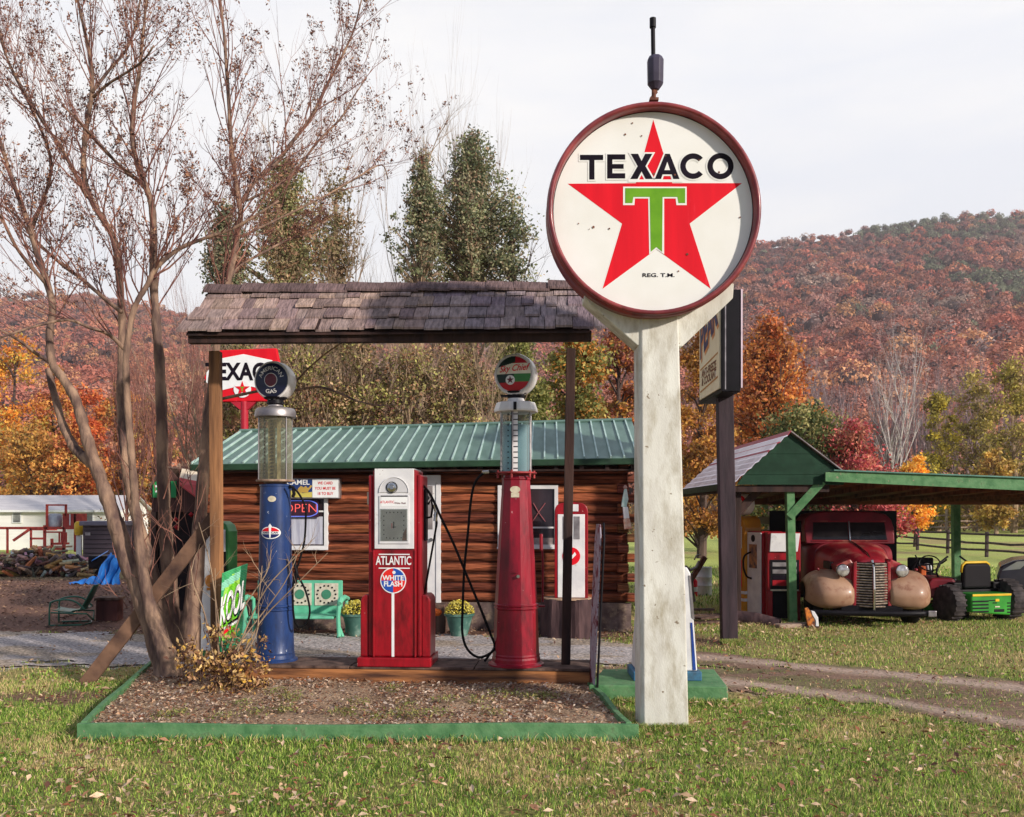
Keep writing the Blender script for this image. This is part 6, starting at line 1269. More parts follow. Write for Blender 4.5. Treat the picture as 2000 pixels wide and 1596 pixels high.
for nm, a in (('tall_post', (89, 92, 987, 1035)), ('tall_post', (126, 129, 987, 1008)), ('top_rail', (89, 129, 985, 988)), ('front_post', (84, 88, 1026, 1078)), ('front_post', (144, 148, 1004, 1078)), ('mid_post', (122, 126, 1030, 1076)), ('shelf', (86, 150, 1029, 1034)), ('lower_rail', (86, 122, 1038, 1041))): wb(B(*a), nm, m_rdeck, rs_)
wb(B(122, 152, 1003, 1029, .9), 'box', m_rdeck, rs_); wb(B(136, 138, 1004, 1026, .02, 42, -.03), 'white_stripe', m_textwhite, rs_)
ta = thing('grey_tank', 'round grey plastic tank on the red wooden frame', 'tank', tuple(P(107, 1029, 42.4)))
MB().lathe([(0, 0), (.28, 0), (.31, .04), (.31, .5), (.25, .6), (0, .62)], 24).build('tank_body', mat('tank_grey', lin(196, 204, 212), lin(150, 160, 176), sc=3, rough=.4), ta, smooth=40)
yt = thing('yellow_barrel', 'yellow barrel standing between red frame and dark shed', 'barrel', tuple(P(154, 1084, 41) * [1, 1, 0] + [0, 0, -.33]))
MB().lathe([(.0, 1.1), (.16, 1.12), (.2, 1.3), (.19, 1.62), (.12, 1.72), (0, 1.74)], 20).build('yellow_drum', m_jy, yt, smooth=40); MB().box(-.1, .12, -.05, .05, 0, 1.1).build('white_stand', m_textwhite, yt)
rc = thing('wooden_chair', 'red wooden slatted chair in front of the red frame', 'chair', (PX(116, 38), 38, -.3))
C_ = lambda x0, x1, y0, y1, ya, yb: MB().box(PX(x0, 38), PX(x1, 38), ya, yb, zz(y1, 38), zz(y0, 38))
for k in range(4): wb(C_(107 + k * 4.5, 110 + k * 4.5, 1040, 1062, 38.3, 38.34), 'back_slat', m_rdeck, rc)
wb(C_(105, 128, 1060, 1064, 37.8, 38.35), 'seat', m_rdeck, rc); wb(C_(103, 107, 1052, 1084, 37.8, 37.9), 'leg', m_rdeck, rc); wb(C_(126, 130, 1052, 1084, 37.8, 37.9), 'leg', m_rdeck, rc); wb(C_(103, 130, 1070, 1074, 37.8, 37.85), 'stretcher', m_rdeck, rc)
gsx = thing('storage_shed', 'small dark grey storage shed behind the blue tarp', 'shed', (PX(200, 40), 40, -.35))
wb(MB().box(PX(162, 40), PX(246, 40), 40, 41.6, -.4, zz(1027, 40)), 'wall', mat('dark_purple_siding', lin(82, 70, 78), lin(66, 56, 64), sc=2, st=(.3, .3, 8), rough=.7), gsx)
d = MB(); 
for k in range(6): d.box(PX(163, 40), PX(246, 40), 39.98, 40.0, zz(1036 + k * 9, 40), zz(1035 + k * 9, 40))
wb(d, 'siding_grooves', m_black, gsx); wb(MB().box(PX(158, 40), PX(249, 40), 39.8, 41.8, zz(1027, 40) + .002, zz(1018, 40)), 'roof', mat('shed_roof_grey', lin(112, 108, 124), rough=.6), gsx, bevel=.04)
wb(MB().box(PX(167, 40), PX(177, 40), 39.96, 39.98, zz(1046, 40), zz(1040, 40)), 'label_plate', m_galv, gsx)
# wood pile
d = MB(); rr2 = random.Random(5)
pal = [(150, 118, 96), (110, 86, 80), (88, 70, 68), (180, 150, 130), (126, 96, 84), (70, 56, 56), (196, 176, 170), (190, 130, 84)]
for k in range(520):
    px = rr2.uniform(-40, 182); t = rr2.random(); D = 26.2 + t * 2.6; env = .85 * (1 - ((px - 70) / 130) ** 2 * .7) * (1 - abs(t - .45) * .9); 
    if env <= .05: continue
    zc_ = rr2.uniform(.04, max(.08, env)) + float(terrain_z(PX(px, D), D)); a = rr2.uniform(0, math.pi); e = rr2.gauss(0, .35); L_ = rr2.uniform(.14, .30); c = np.array([PX(px, D), D, zc_]); v = np.array([math.cos(a) * math.cos(e), math.sin(a) * math.cos(e), math.sin(e)]) * L_
    d.col = tuple(x * rr2.uniform(.6, 1.1) for x in lin(*rr2.choice(pal))); d.tube([c - v, c + v], [rr2.uniform(.03, .07), rr2.uniform(.03, .07)], rr2.choice((4, 5, 6)))
o = d.build('firewood_heap', matcol('split_wood', rough=.9, vs=20, va=.3), fixn=False); tag(o, 'jumbled heap of split firewood at the far left', None, kind='stuff')
# blue tarp over a cart
ct = thing('covered_cart', 'black garden cart half covered with crumpled tarp', 'cart', (PX(195, 23.8), 24.0, -.04))
wb(MB().box(PX(168, 23.8), PX(206, 23.8), 23.9, 24.6, zz(1112, 23.8), zz(1086, 23.8)), 'cart_body', m_black, ct, bevel=.03)
wb(MB().cyl((PX(196, 23.6), 0, .2 - .04), .2, 23.7, 23.85, 20, axis='y'), 'wheel', m_rubber, ct); wb(MB().beam(P(170, 1105, 23.8), P(128, 1117, 23.8), .06, .05), 'handle', m_wood_dark, ct)
tp = thing('blue_tarp', 'crumpled bright blue tarpaulin behind the leaning brace', 'tarp', (PX(215, 23.5), 23.5, -.04))
def tarp(u, v):
    x_ = PX(200 + 40 * u, 23.4); fold = .09 * math.sin(u * 17 + v * 3) + .05 * math.sin(u * 31 + v * 5); z_ = .80 * (1 - v) ** .8 * (1 - .35 * abs(u - .25)) + .03 * math.sin(u * 13) - .05
    return (x_ + .12 * (v - .5) * (u - .5) * 2 + .03 * math.sin(v * 9 + u * 5), 23.55 - .55 * v + fold, z_)
m_tarp = mat('blue_tarp_plastic', lin(44, 128, 210), lin(30, 100, 180), sc=4, rough=.45)
wb(MB().grid(tarp, 40, 18), 'hanging_sheet', m_tarp, tp)
def tarp2(u, v): return (PX(202 - 60 * u, 23.3), 23.2 + .35 * (v - .5) + .05 * math.sin(u * 14), .02 + .22 * (1 - u) * math.sin(math.pi * v) + .03 * math.sin(u * 20 + v * 4) - .03)
wb(MB().grid(tarp2, 30, 10), 'trailing_corner', m_tarp, tp)
wb(MB().grid(lambda u, v: (PX(206 - 32 * u, 23.7), 23.8 + .1 * v, .78 - .25 * u + .05 * (v - .5)), 12, 3), 'top_flap', m_tarp, tp)
# green metal lawn chair (side view, facing left)
gc = thing('metal_lawn_chair', 'green metal lawn chair facing left by the brace', 'chair', (PX(150, 14.6), 14.6, 0), R(12))
m_gch = mat('chair_green', lin(56, 112, 88), lin(40, 88, 68), sc=4, rough=.4, coat=.2)
q = lambda px, py: ((px - 150) / F * 14.6, zz(py, 14.6))
def seatg(u, v): x_ = q(112, 0)[0] + (q(172, 0)[0] - q(112, 0)[0]) * u; return (x_, -.24 + .48 * v, q(0, 1189)[1] - .03 * math.sin(math.pi * u) + .02 * (2 * v - 1) ** 2 + (.03 * (u - .0) if u > .6 else 0) - .02 * u)
so1 = MB().grid(seatg, 14, 10).build('seat', m_gch, gc, smooth=True); so1.modifiers.new('t', 'SOLIDIFY').thickness = .012
def backg(u, v): a = q(163, 1192); b = q(190, 1142); x_ = a[0] + (b[0] - a[0]) * (v ** .8); z_ = a[1] + (b[1] - a[1]) * v; w = .23 * (1 - .25 * max(0, v - .7) / .3); return (x_ + .03 * (2 * u - 1) ** 2 * -1, w * (2 * u - 1), z_)
so2 = MB().grid(backg, 10, 12).build('backrest', m_gch, gc, smooth=True); so2.modifiers.new('t', 'SOLIDIFY').thickness = .012
for s in (-1, 1): 
    y_ = s * .27; MB().tube(spline([(q(109, 0)[0], y_, 0), (q(110, 0)[0], y_, q(0, 1180)[1]), (q(116, 0)[0], y_, q(0, 1171)[1]), (q(140, 0)[0], y_, q(0, 1168)[1]), (q(158, 0)[0], y_, q(0, 1174)[1]), (q(172, 0)[0], y_, q(0, 1188)[1])], 5), .014, 8).build('arm', m_gch, gc, smooth=True)
MB().tube([(q(112, 0)[0], -.27, q(0, 1190)[1] - .02), (q(175, 0)[0], -.24, q(0, 1194)[1] - .02), (q(180, 0)[0], 0, .06), (q(175, 0)[0], .24, q(0, 1194)[1] - .02), (q(112, 0)[0], .27, q(0, 1190)[1] - .02)], .013, 8).tube([(q(109, 0)[0], -.27, .014), (q(170, 0)[0], -.27, .014), (q(176, 0)[0], 0, .014), (q(170, 0)[0], .27, .014), (q(109, 0)[0], .27, .014)], .013, 8).build('base_tube', m_gch, gc, smooth=40)
sb = thing('chopping_block', 'reddish brown wooden block right of the green chair', 'block', (PX(209, 15.0), 15.1, 0), R(8))
MB().box(-.17, .17, -.17, .17, 0, zz(1172, 15.0)).build('block_body', mat('red_brown_wood', lin(102, 60, 54), lin(70, 42, 42), sc=6, st=(1, 1, .2), rough=.9, bump=.4), sb, bevel=.015)
MB().box(-.19, .20, -.19, .19, zz(1172, 15.0) + .001, zz(1172, 15.0) + .045).build('block_lid', m_wood_old, sb, bevel=.01)

# ---- second red and white sign behind the left post
hs_ = thing('hexagon_sign', 'red and white six sided sign on a red pole behind the left post', 'sign', (PX(476, 18), 18.05, 0))
X18 = lambda px, py: ((px - 476) / F * 18, zz(py, 18))
HX = [(428, 684), (540, 680), (553, 742), (524, 784), (430, 785), (398, 738)]
MB().prism([X18(*k) for k in HX], -.06, .06).build('cabinet', m_textred, hs_, bevel=.02)
MB().prism([X18(*k) for k in [(404, 728), (424, 702), (476, 692), (532, 704), (546, 738), (530, 764), (476, 752), (420, 766), (403, 746)]], -.068, -.061).build('white_field', m_textwhite, hs_)
text('lettering', 'TEXACO', .46, m_textblack, hs_, lambda x, y: (x * .80 - .0, -.073, X18(0, 728)[1] + y), bold=.035, width=1.0)
MB().cyl((X18(474, 0)[0], 0, X18(0, 760)[1]), .17, -.075, -.069, 28, axis='y').build('star_disc', m_textwhite, hs_)
q5 = starpoly(.155, .062, (X18(474, 0)[0], X18(0, 760)[1])); MB().prism(q5, -.081, -.076).build('red_star', m_textred, hs_)
text('star_letter', 'T', .12, m_textgreen, hs_, lambda x, y: (x + X18(474, 0)[0], -.083, X18(0, 761)[1] + y), bold=.04)
MB().cyl((0, 0, 0), .075, -.05, X18(0, 784)[1], 14).prism([X18(450, 785), X18(500, 785), X18(484, 800), X18(468, 800)], -.05, .05).build('red_pole', mat('red_pole_paint', lin(180, 34, 52), rough=.5), hs_)
# ================================================================== TREES
m_bark_t = mat('smooth_grey_tan_bark', lin(164, 134, 112), lin(96, 76, 70), sc=9, st=(1, 1, .3), rough=.9, bump=1, bsc=26, dirt=lin(84, 68, 66), dsc=5, dlo=.5, dhi=.66, spec=.1)
m_twig = mat('twig_bark', lin(152, 104, 88), lin(96, 62, 60), sc=3, rough=.9)
m_twigl = mat('pale_twig_bark', lin(176, 150, 122), lin(128, 106, 88), sc=2, rough=.9)
m_bark_d = mat('dark_trunk_bark', lin(98, 80, 72), lin(64, 50, 48), sc=3, st=(1, 1, .3), rough=.95)
def rot_about(v, k, a): return v * math.cos(a) + np.cross(k, v) * math.sin(a) + k * np.dot(k, v) * (1 - math.cos(a))
def grow_b(d, p, v, L, r, lev, rnd, up=.25, tips=None, sides=(6, 5, 4, 3), wig=.12, nch=(3, 6), first=.3, ang=(.35, .8)):
    n = 5 if lev > 0 else 4; pts = [p.copy()]; q = p.copy(); w = v.copy()
    for i in range(n):
        w = w + np.array([rnd.gauss(0, wig), rnd.gauss(0, wig), rnd.gauss(0, wig) + up * .3]); w /= np.linalg.norm(w); q = q + w * L / n; pts.append(q.copy())
    rad = [r * (1 - .72 * i / n) for i in range(n + 1)]
    d.tube(pts, rad, sides[max(0, 3 - lev)] if lev < 4 else 6, cap=False)
    if lev == 0:
        if tips is not None: tips.append((pts[-1], w)); 
        return
    for c in range(rnd.randint(*nch)):
        f = first + (1 - first) * (c + rnd.random()) / nch[1]; f = min(f, .98); i = min(int(f * n), n - 1); b = pts[i] + (pts[i + 1] - pts[i]) * (f * n - i)
        t = pts[i + 1] - pts[i]; t /= np.linalg.norm(t); k = np.cross(t, np.array([rnd.gauss(0, 1), rnd.gauss(0, 1), rnd.gauss(0, 1)])); k /= np.linalg.norm(k)
        nv = rot_about(t, k, rnd.uniform(*ang)); nv[2] += up * .5; nv /= np.linalg.norm(nv)
        grow_b(d, b, nv, L * rnd.uniform(.38, .68), max(r * (1 - .72 * f) * .7, .0015), lev - 1, rnd, up, tips, sides, wig, nch, first, ang)
    if tips is not None: tips.append((pts[-1], w))
# ---- the big multi stemmed tree, stems laid out where they stand
mt = thing('bare_tree', 'large multi stemmed bare tree with brown seed clusters left of the pumps', 'tree', (PX(340, 9.85), 9.85, .08))
rnd = random.Random(11)
stems = [
 (9.3, 10.0, [(328, 1345, 58), (322, 1300, 48), (300, 1235, 42), (275, 1160, 38), (250, 1100, 35), (232, 1040, 33), (214, 985, 30), (198, 940, 27), (182, 895, 25), (168, 850, 23), (158, 812, 22), (145, 775, 20), (122, 738, 18), (103, 712, 17), (97, 672, 16), (98, 640, 15), (103, 600, 14), (94, 560, 13.5), (82, 525, 13), (68, 480, 12), (57, 440, 11), (42, 400, 10), (24, 352, 8.5), (8, 300, 7), (-8, 250, 6)]),
 (9.55, 9.9, [(188, 915, 20), (178, 905, 22), (150, 880, 20), (136, 858, 18), (122, 828, 16), (112, 792, 15), (102, 755, 14), (94, 722, 13)]),
 (9.25, 9.4, [(336, 1345, 52), (330, 1295, 42), (305, 1225, 34), (288, 1165, 26), (278, 1110, 22), (271, 1050, 19), (266, 1000, 17), (262, 950, 16), (257, 890, 15), (252, 830, 14.5), (248, 770, 14), (246, 715, 13.5), (248, 680, 13), (257, 620, 12), (270, 585, 11), (287, 558, 10.5), (302, 528, 10), (330, 500, 9), (362, 480, 8), (410, 462, 7), (452, 448, 6), (505, 418, 5), (545, 392, 4)]),
 (9.9, 10.3, [(335, 1290, 46), (318, 1200, 34), (292, 1100, 26), (270, 1020, 22), (252, 950, 20), (243, 880, 18), (238, 820, 17.5), (236, 760, 17), (238, 700, 16), (239, 640, 15.5), (236, 580, 15), (231, 520, 14), (223, 470, 13.5), (208, 440, 13), (190, 412, 12.5), (174, 380, 12), (165, 350, 11.5), (163, 310, 11), (168, 255, 10), (176, 205, 9), (180, 160, 8.5), (176, 110, 8), (165, 60, 6.5), (152, 0, 5), (142, -50, 4)]),
 (9.95, 10.2, [(350, 1292, 44), (338, 1210, 34), (330, 1130, 30), (324, 1050, 27), (320, 970, 25), (317, 900, 24), (316, 830, 23), (314, 760, 21), (311, 700, 20), (306, 640, 18.5), (301, 575, 17), (299, 515, 16), (300, 460, 15), (297, 405, 13.5), (286, 368, 12), (272, 330, 11), (260, 285, 10), (258, 240, 9), (264, 190, 8), (272, 140, 7), (278, 80, 6), (284, 20, 5), (290, -40, 4)]),
 (9.95, 10.6, [(362, 1290, 46), (374, 1200, 38), (384, 1110, 32), (390, 1030, 29), (395, 960, 26), (399, 900, 23), (404, 840, 20), (410, 780, 18), (420, 700, 16.5), (432, 620, 15.5), (444, 552, 15), (456, 505, 13), (464, 458, 12), (470, 420, 11), (464, 380, 10), (456, 320, 9), (450, 260, 8.5), (447, 200, 8), (442, 130, 7), (438, 70, 6), (430, 0, 5), (424, -50, 4)]),
 (10.4, 11.2, [(472, 395, 9), (500, 352, 8.5), (540, 318, 8), (575, 272, 7.5), (606, 232, 7), (636, 172, 6), (662, 122, 5), (690, 62, 4), (706, 0, 3)]),
 (10.3, 9.6, [(288, 372, 9), (268, 352, 8.5), (248, 336, 8), (228, 318, 7), (208, 296, 6.5), (178, 262, 5.5), (150, 232, 4.5), (120, 205, 3.5)]),
 (9.8, 9.3, [(96, 560, 10), (60, 520, 8), (30, 480, 7), (0, 420, 6), (-30, 380, 4)]),
 (10.1, 9.6, [(103, 712, 8), (70, 690, 7), (30, 660, 6), (-10, 640, 4)]),
 (9.8, 9.1, [(250, 690, 9), (215, 655, 8), (175, 640, 7), (130, 625, 6), (60, 640, 5), (0, 660, 4)]),
 (9.9, 10.4, [(238, 610, 9), (200, 580, 8), (160, 545, 7.5), (125, 520, 7), (70, 470, 6), (30, 420, 5), (0, 400, 4)]),
 (10.2, 10.9, [(180, 180, 7), (215, 135, 6), (245, 100, 5.5), (262, 60, 5), (272, 10, 4), (280, -30, 3)]),
 (10.0, 9.5, [(182, 190, 6), (210, 165, 5.5), (250, 140, 5), (280, 118, 4.5), (300, 90, 3.5)]),
 (10.2, 10.5, [(60, 452, 8), (100, 330, 7), (70, 230, 6), (20, 130, 5), (0, 60, 4)]),
 (10.0, 10.6, [(170, 385, 9), (120, 290, 7.5), (85, 240, 6.5), (40, 165, 5.5), (12, 110, 4.5), (-10, 40, 3)]),
 (9.9, 8.9, [(420, 782, 7), (470, 771, 6.5), (520, 762, 6), (565, 764, 5.5), (618, 756, 5.5), (655, 765, 5), (700, 784, 4), (742, 792, 3), (775, 790, 2)]),
 (9.5, 8.9, [(566, 760, 4), (600, 722, 4), (640, 688, 3.5), (668, 668, 3), (680, 640, 2)]),
 (10.5, 11.5, [(448, 545, 6), (468, 520, 5.5), (520, 490, 5), (560, 470, 4.5), (600, 455, 3.5), (640, 430, 2.5)]),
 (10.5, 11.8, [(482, 392, 5), (560, 350, 5), (625, 272, 4.5), (665, 232, 4), (690, 190, 3), (716, 152, 2.5)]),
 (10.4, 11.3, [(455, 470, 5), (560, 420, 4.5), (640, 380, 4), (700, 345, 3.5), (745, 322, 3), (758, 350, 2)]),
]
tips = []; tw = MB()
for si, (Da, Db, pts) in enumerate(stems):
    Ds = np.linspace(Da, Db, len(pts)); W3 = np.array([P(px, py, D_) for (px, py, _), D_ in zip(pts, Ds)]); rad = np.array([w_ / F * D_ / 2 for (_, _, w_), D_ in zip(pts, Ds)])
    S3 = spline(W3, 4); rs2 = np.interp(np.linspace(0, 1, len(S3)), np.linspace(0, 1, len(rad)), rad) * .94
    rs2 = rs2 * (1 + .07 * np.sin(np.arange(len(S3)) * 1.3 + si) + .05 * np.sin(np.arange(len(S3)) * 3.1 + 2 * si))
    if si == 0 or pts[0][1] > 1200: rs2[:5] *= [1.35, 1.25, 1.15, 1.08, 1.03]
    MB().tube(S3, rs2, 12 if rad[0] > .05 else 7).build('stem', m_bark_t, mt, smooth=True, world=True, fixn=False)
    low = 640 if pts[0][1] > 700 else 9999
    acc = 0
    for i in range(2, len(S3) - 1):
        py = HY - (S3[i][2] - EYE) * F / S3[i][1]; acc += np.linalg.norm(S3[i] - S3[i - 1])
        if py > low or rs2[i] > .075: continue
        if si >= 16 and si <= 17: step = .22
        else: step = .072
        if acc > step * rnd.uniform(.6, 1.4):
            acc = 0; t = S3[i] - S3[i - 1]; t /= np.linalg.norm(t); k = np.cross(t, np.array([rnd.gauss(0, .5), rnd.gauss(0, 1), rnd.gauss(0, .3)])); k /= np.linalg.norm(k); nv = rot_about(t, k, rnd.choice((-1, 1)) * rnd.uniform(.35, .8)); nv[2] = abs(nv[2]) * .9 + .1; nv /= np.linalg.norm(nv)
            L = rnd.uniform(.5, 1.25) if si not in (16, 17, 18) else rnd.uniform(.2, .5)
            grow_b(tw, S3[i], nv, L, min(.011, rs2[i] * .4), 2, rnd, up=.30, tips=tips, sides=(5, 4, 3, 3), wig=.11, nch=(2, 5), ang=(.25, .65))
for _ in range(46):    # thin suckers low on the trunks
    px = rnd.uniform(225, 410); py = rnd.uniform(950, 1280); p_ = P(px, py, rnd.uniform(9.4, 9.8)); v = np.array([rnd.uniform(-.5, .5), rnd.uniform(-.5, .1), 1.0]); v /= np.linalg.norm(v); grow_b(tw, p_, v, rnd.uniform(.3, .8), .006, 1, rnd, up=.2, tips=None, sides=(4, 3, 3, 3), wig=.16, nch=(1, 3))
tw.build('twigs', m_twig, mt, world=True, fixn=False)
tp_ = [t for t in tips if t[0][2] > 3.3]; rnd.shuffle(tp_); X = []
for p_, w in tp_[:int(len(tp_) * .45)]:
    m_ = rnd.randint(5, 16)
    for k in range(m_): X.append(p_ + np.array([rnd.gauss(0, .018), rnd.gauss(0, .018), -abs(rnd.gauss(0, .05))]))
for _ in range(110):
    c = rnd.choice(tp_)[0]
    for k in range(80): X.append(c + np.array([rnd.gauss(0, .05), rnd.gauss(0, .05), rnd.gauss(-.05, .09)]))
X = np.array(X); leaves(X[:, 0], X[:, 1], X[:, 2], RNG.uniform(.010, .022, len(X)), [lin(126, 84, 70), lin(158, 112, 90), lin(96, 66, 62), lin(176, 132, 104), lin(84, 56, 56)], 'seed_clusters', None, flat=-.3, parent=mt, world=True, kind=None)
# ---- dry bush at the foot of the tree
db = thing('dry_bush', 'dry bush with curled golden leaves at the platform corner', 'bush', (PX(430, 8.7), 8.75, .1))
d = MB(); rnd = random.Random(21); tips = []
for px0, pts in ((560, [(430, 1300), (425, 1250), (421, 1180), (420, 1110)]), (0, [(440, 1300), (425, 1200), (410, 1100), (388, 1020)]), (0, [(450, 1310), (480, 1230), (520, 1150), (575, 1090), (615, 1050)]), (0, [(455, 1310), (500, 1240), (505, 1180), (512, 1105)]), (0, [(460, 1310), (505, 1220), (560, 1160), (640, 1080)]), (0, [(440, 1305), (470, 1200), (520, 1120), (530, 1075)]), (0, [(420, 1300), (400, 1200), (380, 1150), (372, 1105)]), (0, [(430, 1310), (480, 1240), (555, 1140), (590, 1060)]), (0, [(410, 1310), (385, 1290), (350, 1285), (345, 1310)])):
    W3 = spline([P(a, b, 8.75 - .05 * i) for i, (a, b) in enumerate(pts)], 4); d.tube(W3, np.linspace(.010, .003, len(W3)), 5)
    for i in range(3, len(W3) - 1, 2):
        v = np.array([rnd.uniform(-1, 1), rnd.uniform(-.6, .3), rnd.uniform(.1, 1)]); v /= np.linalg.norm(v); grow_b(d, W3[i], v, rnd.uniform(.12, .35), .0035, 1, rnd, up=.1, sides=(4, 3, 3, 3), wig=.15, nch=(1, 3), tips=tips)
d.build('twigs', m_twigl, db, world=True, fixn=False)
X = []
for _ in range(125):
    px = rnd.gauss(442, 46); py = rnd.gauss(1302, 36); px = min(max(px, 352), 515); py = min(max(py, 1232), 1362); 
    if py < 1255 and px < 400: continue
    c = P(px, py, rnd.uniform(8.45, 8.85)); c[2] = max(c[2], .12)
    sp_ = rnd.uniform(.02, .055)
    for k in range(rnd.randint(6, 24)): X.append(c + np.array([rnd.gauss(0, sp_), rnd.gauss(0, sp_), rnd.gauss(0, sp_)]))
X = np.array(X); leaves(X[:, 0], X[:, 1], np.maximum(X[:, 2], .1), RNG.uniform(.016, .036, len(X)), [lin(190, 150, 96), lin(222, 186, 124), lin(150, 108, 70), lin(206, 164, 70), lin(104, 70, 56), lin(186, 144, 106), lin(84, 58, 50)], 'curled_leaves', None, flat=-.2, parent=db, world=True, kind=None)
# ---- background trees
def leaf_tree(label, px, D, ybase, ytop, hw_px, pal, leafs=7000, size=.06, shape='round', name='leafy_tree', clus=46, trunk=m_bark_d, crown0=.2, group=None, sig=.16, seed=None, twigs=0, zb=None):
    rnd = random.Random(seed or int(px * 7 + D)); rg = np.random.default_rng(int(abs(px) * 13 + D)); x0 = PX(px, D); g = float(terrain_z(x0, D)) if zb is None else zb; zt_ = zz(ytop, D); zbm = zz(ybase, D) if ybase else g; Rw = hw_px / F * D; H = zt_ - g
    t = thing(name, label, 'tree', (x0, D, g), 0, group); c0 = max(zbm - g, H * crown0 if not ybase else 0)
    prof = {'round': lambda f: math.sqrt(max(0, 1 - (2 * f - .85) ** 2 / 1.3)), 'cone': lambda f: (1 - f) ** .75 * min(1, .35 + f * 4), 'spire': lambda f: (1 - f ** 1.6) ** .8 * (.75 + .25 * math.sin(f * 9)), 'dome': lambda f: math.sqrt(max(0.02, 1 - f ** 2.2))}[shape]
    cs = []
    if shape == 'spire':      # upright plumes rising from the trunk, each with its own ragged tip
        axes = []
        for i in range(int(clus * .42)):
            f = rnd.random() ** .8; a = rnd.uniform(0, 6.283); ro = Rw * (1 - f) ** .62 * rnd.uniform(.35, 1.05) * (.55 + .45 * min(1, f * 3 + .5)); h0 = c0 + (H - c0) * f * .86; rise = (H - h0) * rnd.uniform(.25, .5) * (.55 + .45 * (1 - f)) + .3
            axes.append((np.array([ro * .25 * math.cos(a), ro * .25 * math.sin(a), h0 - .1 * H]), np.array([ro * math.cos(a), ro * math.sin(a), min(h0 + rise, H * (1.0 if ro < .25 * Rw else .95))])))
        for a_, b_ in axes:
            for t_ in (.30, .48, .64, .78, .9, 1.0): cs.append(a_ + (b_ - a_) * t_ + np.array([rnd.gauss(0, .05), rnd.gauss(0, .05), 0]) * Rw)
        sig = sig * .52
    while len(cs) < clus:
        f = rnd.random(); r = prof(f)
        if rnd.random() > r + .1: continue
        a = rnd.uniform(0, 6.283); q = math.sqrt(rnd.random()) * r * Rw * rnd.uniform(.8, 1.08); cs.append(np.array([q * math.cos(a), q * math.sin(a), c0 + (H - c0) * f]))
    cs = np.array(cs); k = rg.integers(0, len(cs), leafs); sg_ = sig * Rw * rg.uniform(.6, 1.3, len(cs)); X = cs[k] + rg.normal(0, 1, (leafs, 3)) * sg_[k][:, None] * [1, 1, .8]
    X[:, 2] = np.maximum(X[:, 2], .05); cols_shift = rg.uniform(.7, 1.2, len(cs))
    pal = np.array([lin(*c) for c in pal]); pi = rg.integers(0, len(pal), len(cs)); c = pal[np.where(rg.random(leafs) < .55, pi[k], rg.integers(0, len(pal), leafs))] * cols_shift[k][:, None] * rg.uniform(.75, 1.2, leafs)[:, None] * 1.3
    nrm = rg.normal(0, 1, (leafs, 3)); nrm[:, 2] += .4; nrm /= np.linalg.norm(nrm, axis=1)[:, None]; tt = np.cross(nrm, rg.normal(0, 1, (leafs, 3))); tt /= np.linalg.norm(tt, axis=1)[:, None]; bb = np.cross(nrm, tt); s = (size * rg.uniform(.5, 1.3, leafs))[:, None]
    V = np.stack([X - tt * s, X - bb * s * .55, X + tt * s, X + bb * s * .55], 1).reshape(-1, 3); Fc = np.arange(leafs * 4).reshape(-1, 4)
    d = MB(); tr = H * .012 + .05; top_ = np.array([0, 0, H * .93]); d.tube(spline([(0, 0, -.1), (.05 * Rw, 0, H * .3), (-.04 * Rw, 0, H * .6), tuple(top_)], 3), np.linspace(tr * 1.3, tr * .15, 10), 7)
    for c_ in cs[::2]:
        hb_ = max(.3, c_[2] - .6 * math.hypot(c_[0], c_[1]) - .05 * H); d.tube([(0, 0, hb_), tuple(np.array([c_[0] * .5, c_[1] * .5, (hb_ + c_[2]) / 2 + .02 * H])), tuple(c_)], [tr * .35, tr * .22, tr * .08], 4, cap=False)
    if twigs:
        for c_ in cs[:twigs]: grow_b(d, c_, np.array([rnd.gauss(0, .3), rnd.gauss(0, .3), 1.0]), H * .16, tr * .12, 2, rnd, up=.3, sides=(4, 3, 3, 3))
    d.build('trunk', trunk, t, fixn=False); fast('crown', V, Fc, matcol('foliage', rough=.65, vs=1.5, va=.12, trans=.3), cols=c, parent=t)
    return t
EV = [(118, 122, 84), (140, 140, 104), (98, 104, 74), (160, 150, 120), (150, 124, 102), (104, 112, 88)]
leaf_tree('tall dark green narrow tree above the canopy, left of the round sign', 925, 28, 640, 236, 128, EV, 27000, .052, 'spire', clus=190, sig=.145, twigs=4, trunk=m_twigl)
leaf_tree('dark green shorter tree left of the tallest one', 822, 27, 640, 285, 78, EV, 11000, .052, 'spire', clus=90, sig=.17, twigs=3, trunk=m_twigl)
leaf_tree('spreading green tree peeping out beside the round sign', 1000, 27.5, 700, 390, 72, EV, 9000, .058, 'cone', clus=70, sig=.22, twigs=3)
EV2 = [(132, 132, 84), (154, 146, 102), (108, 112, 74), (172, 148, 114), (160, 124, 98)]
leaf_tree('olive green tree behind the bare branches above the canopy', 560, 26, 660, 290, 118, EV2, 16000, .052, 'spire', clus=140, sig=.16, twigs=6, trunk=m_twigl)
leaf_tree('dark green tree behind the left end of the canopy', 435, 25, 700, 385, 72, EV, 10000, .055, 'spire', clus=80, sig=.22, twigs=3)
leaf_tree('brownish green tree behind the middle of the canopy', 655, 27, 700, 350, 60, [(134, 118, 86), (156, 126, 100), (112, 106, 74)], 10000, .058, 'cone', clus=60, sig=.22, twigs=10, trunk=m_twigl)
TH = [(156, 150, 92), (116, 108, 68), (186, 156, 118), (150, 112, 84), (88, 76, 58), (168, 164, 92)]
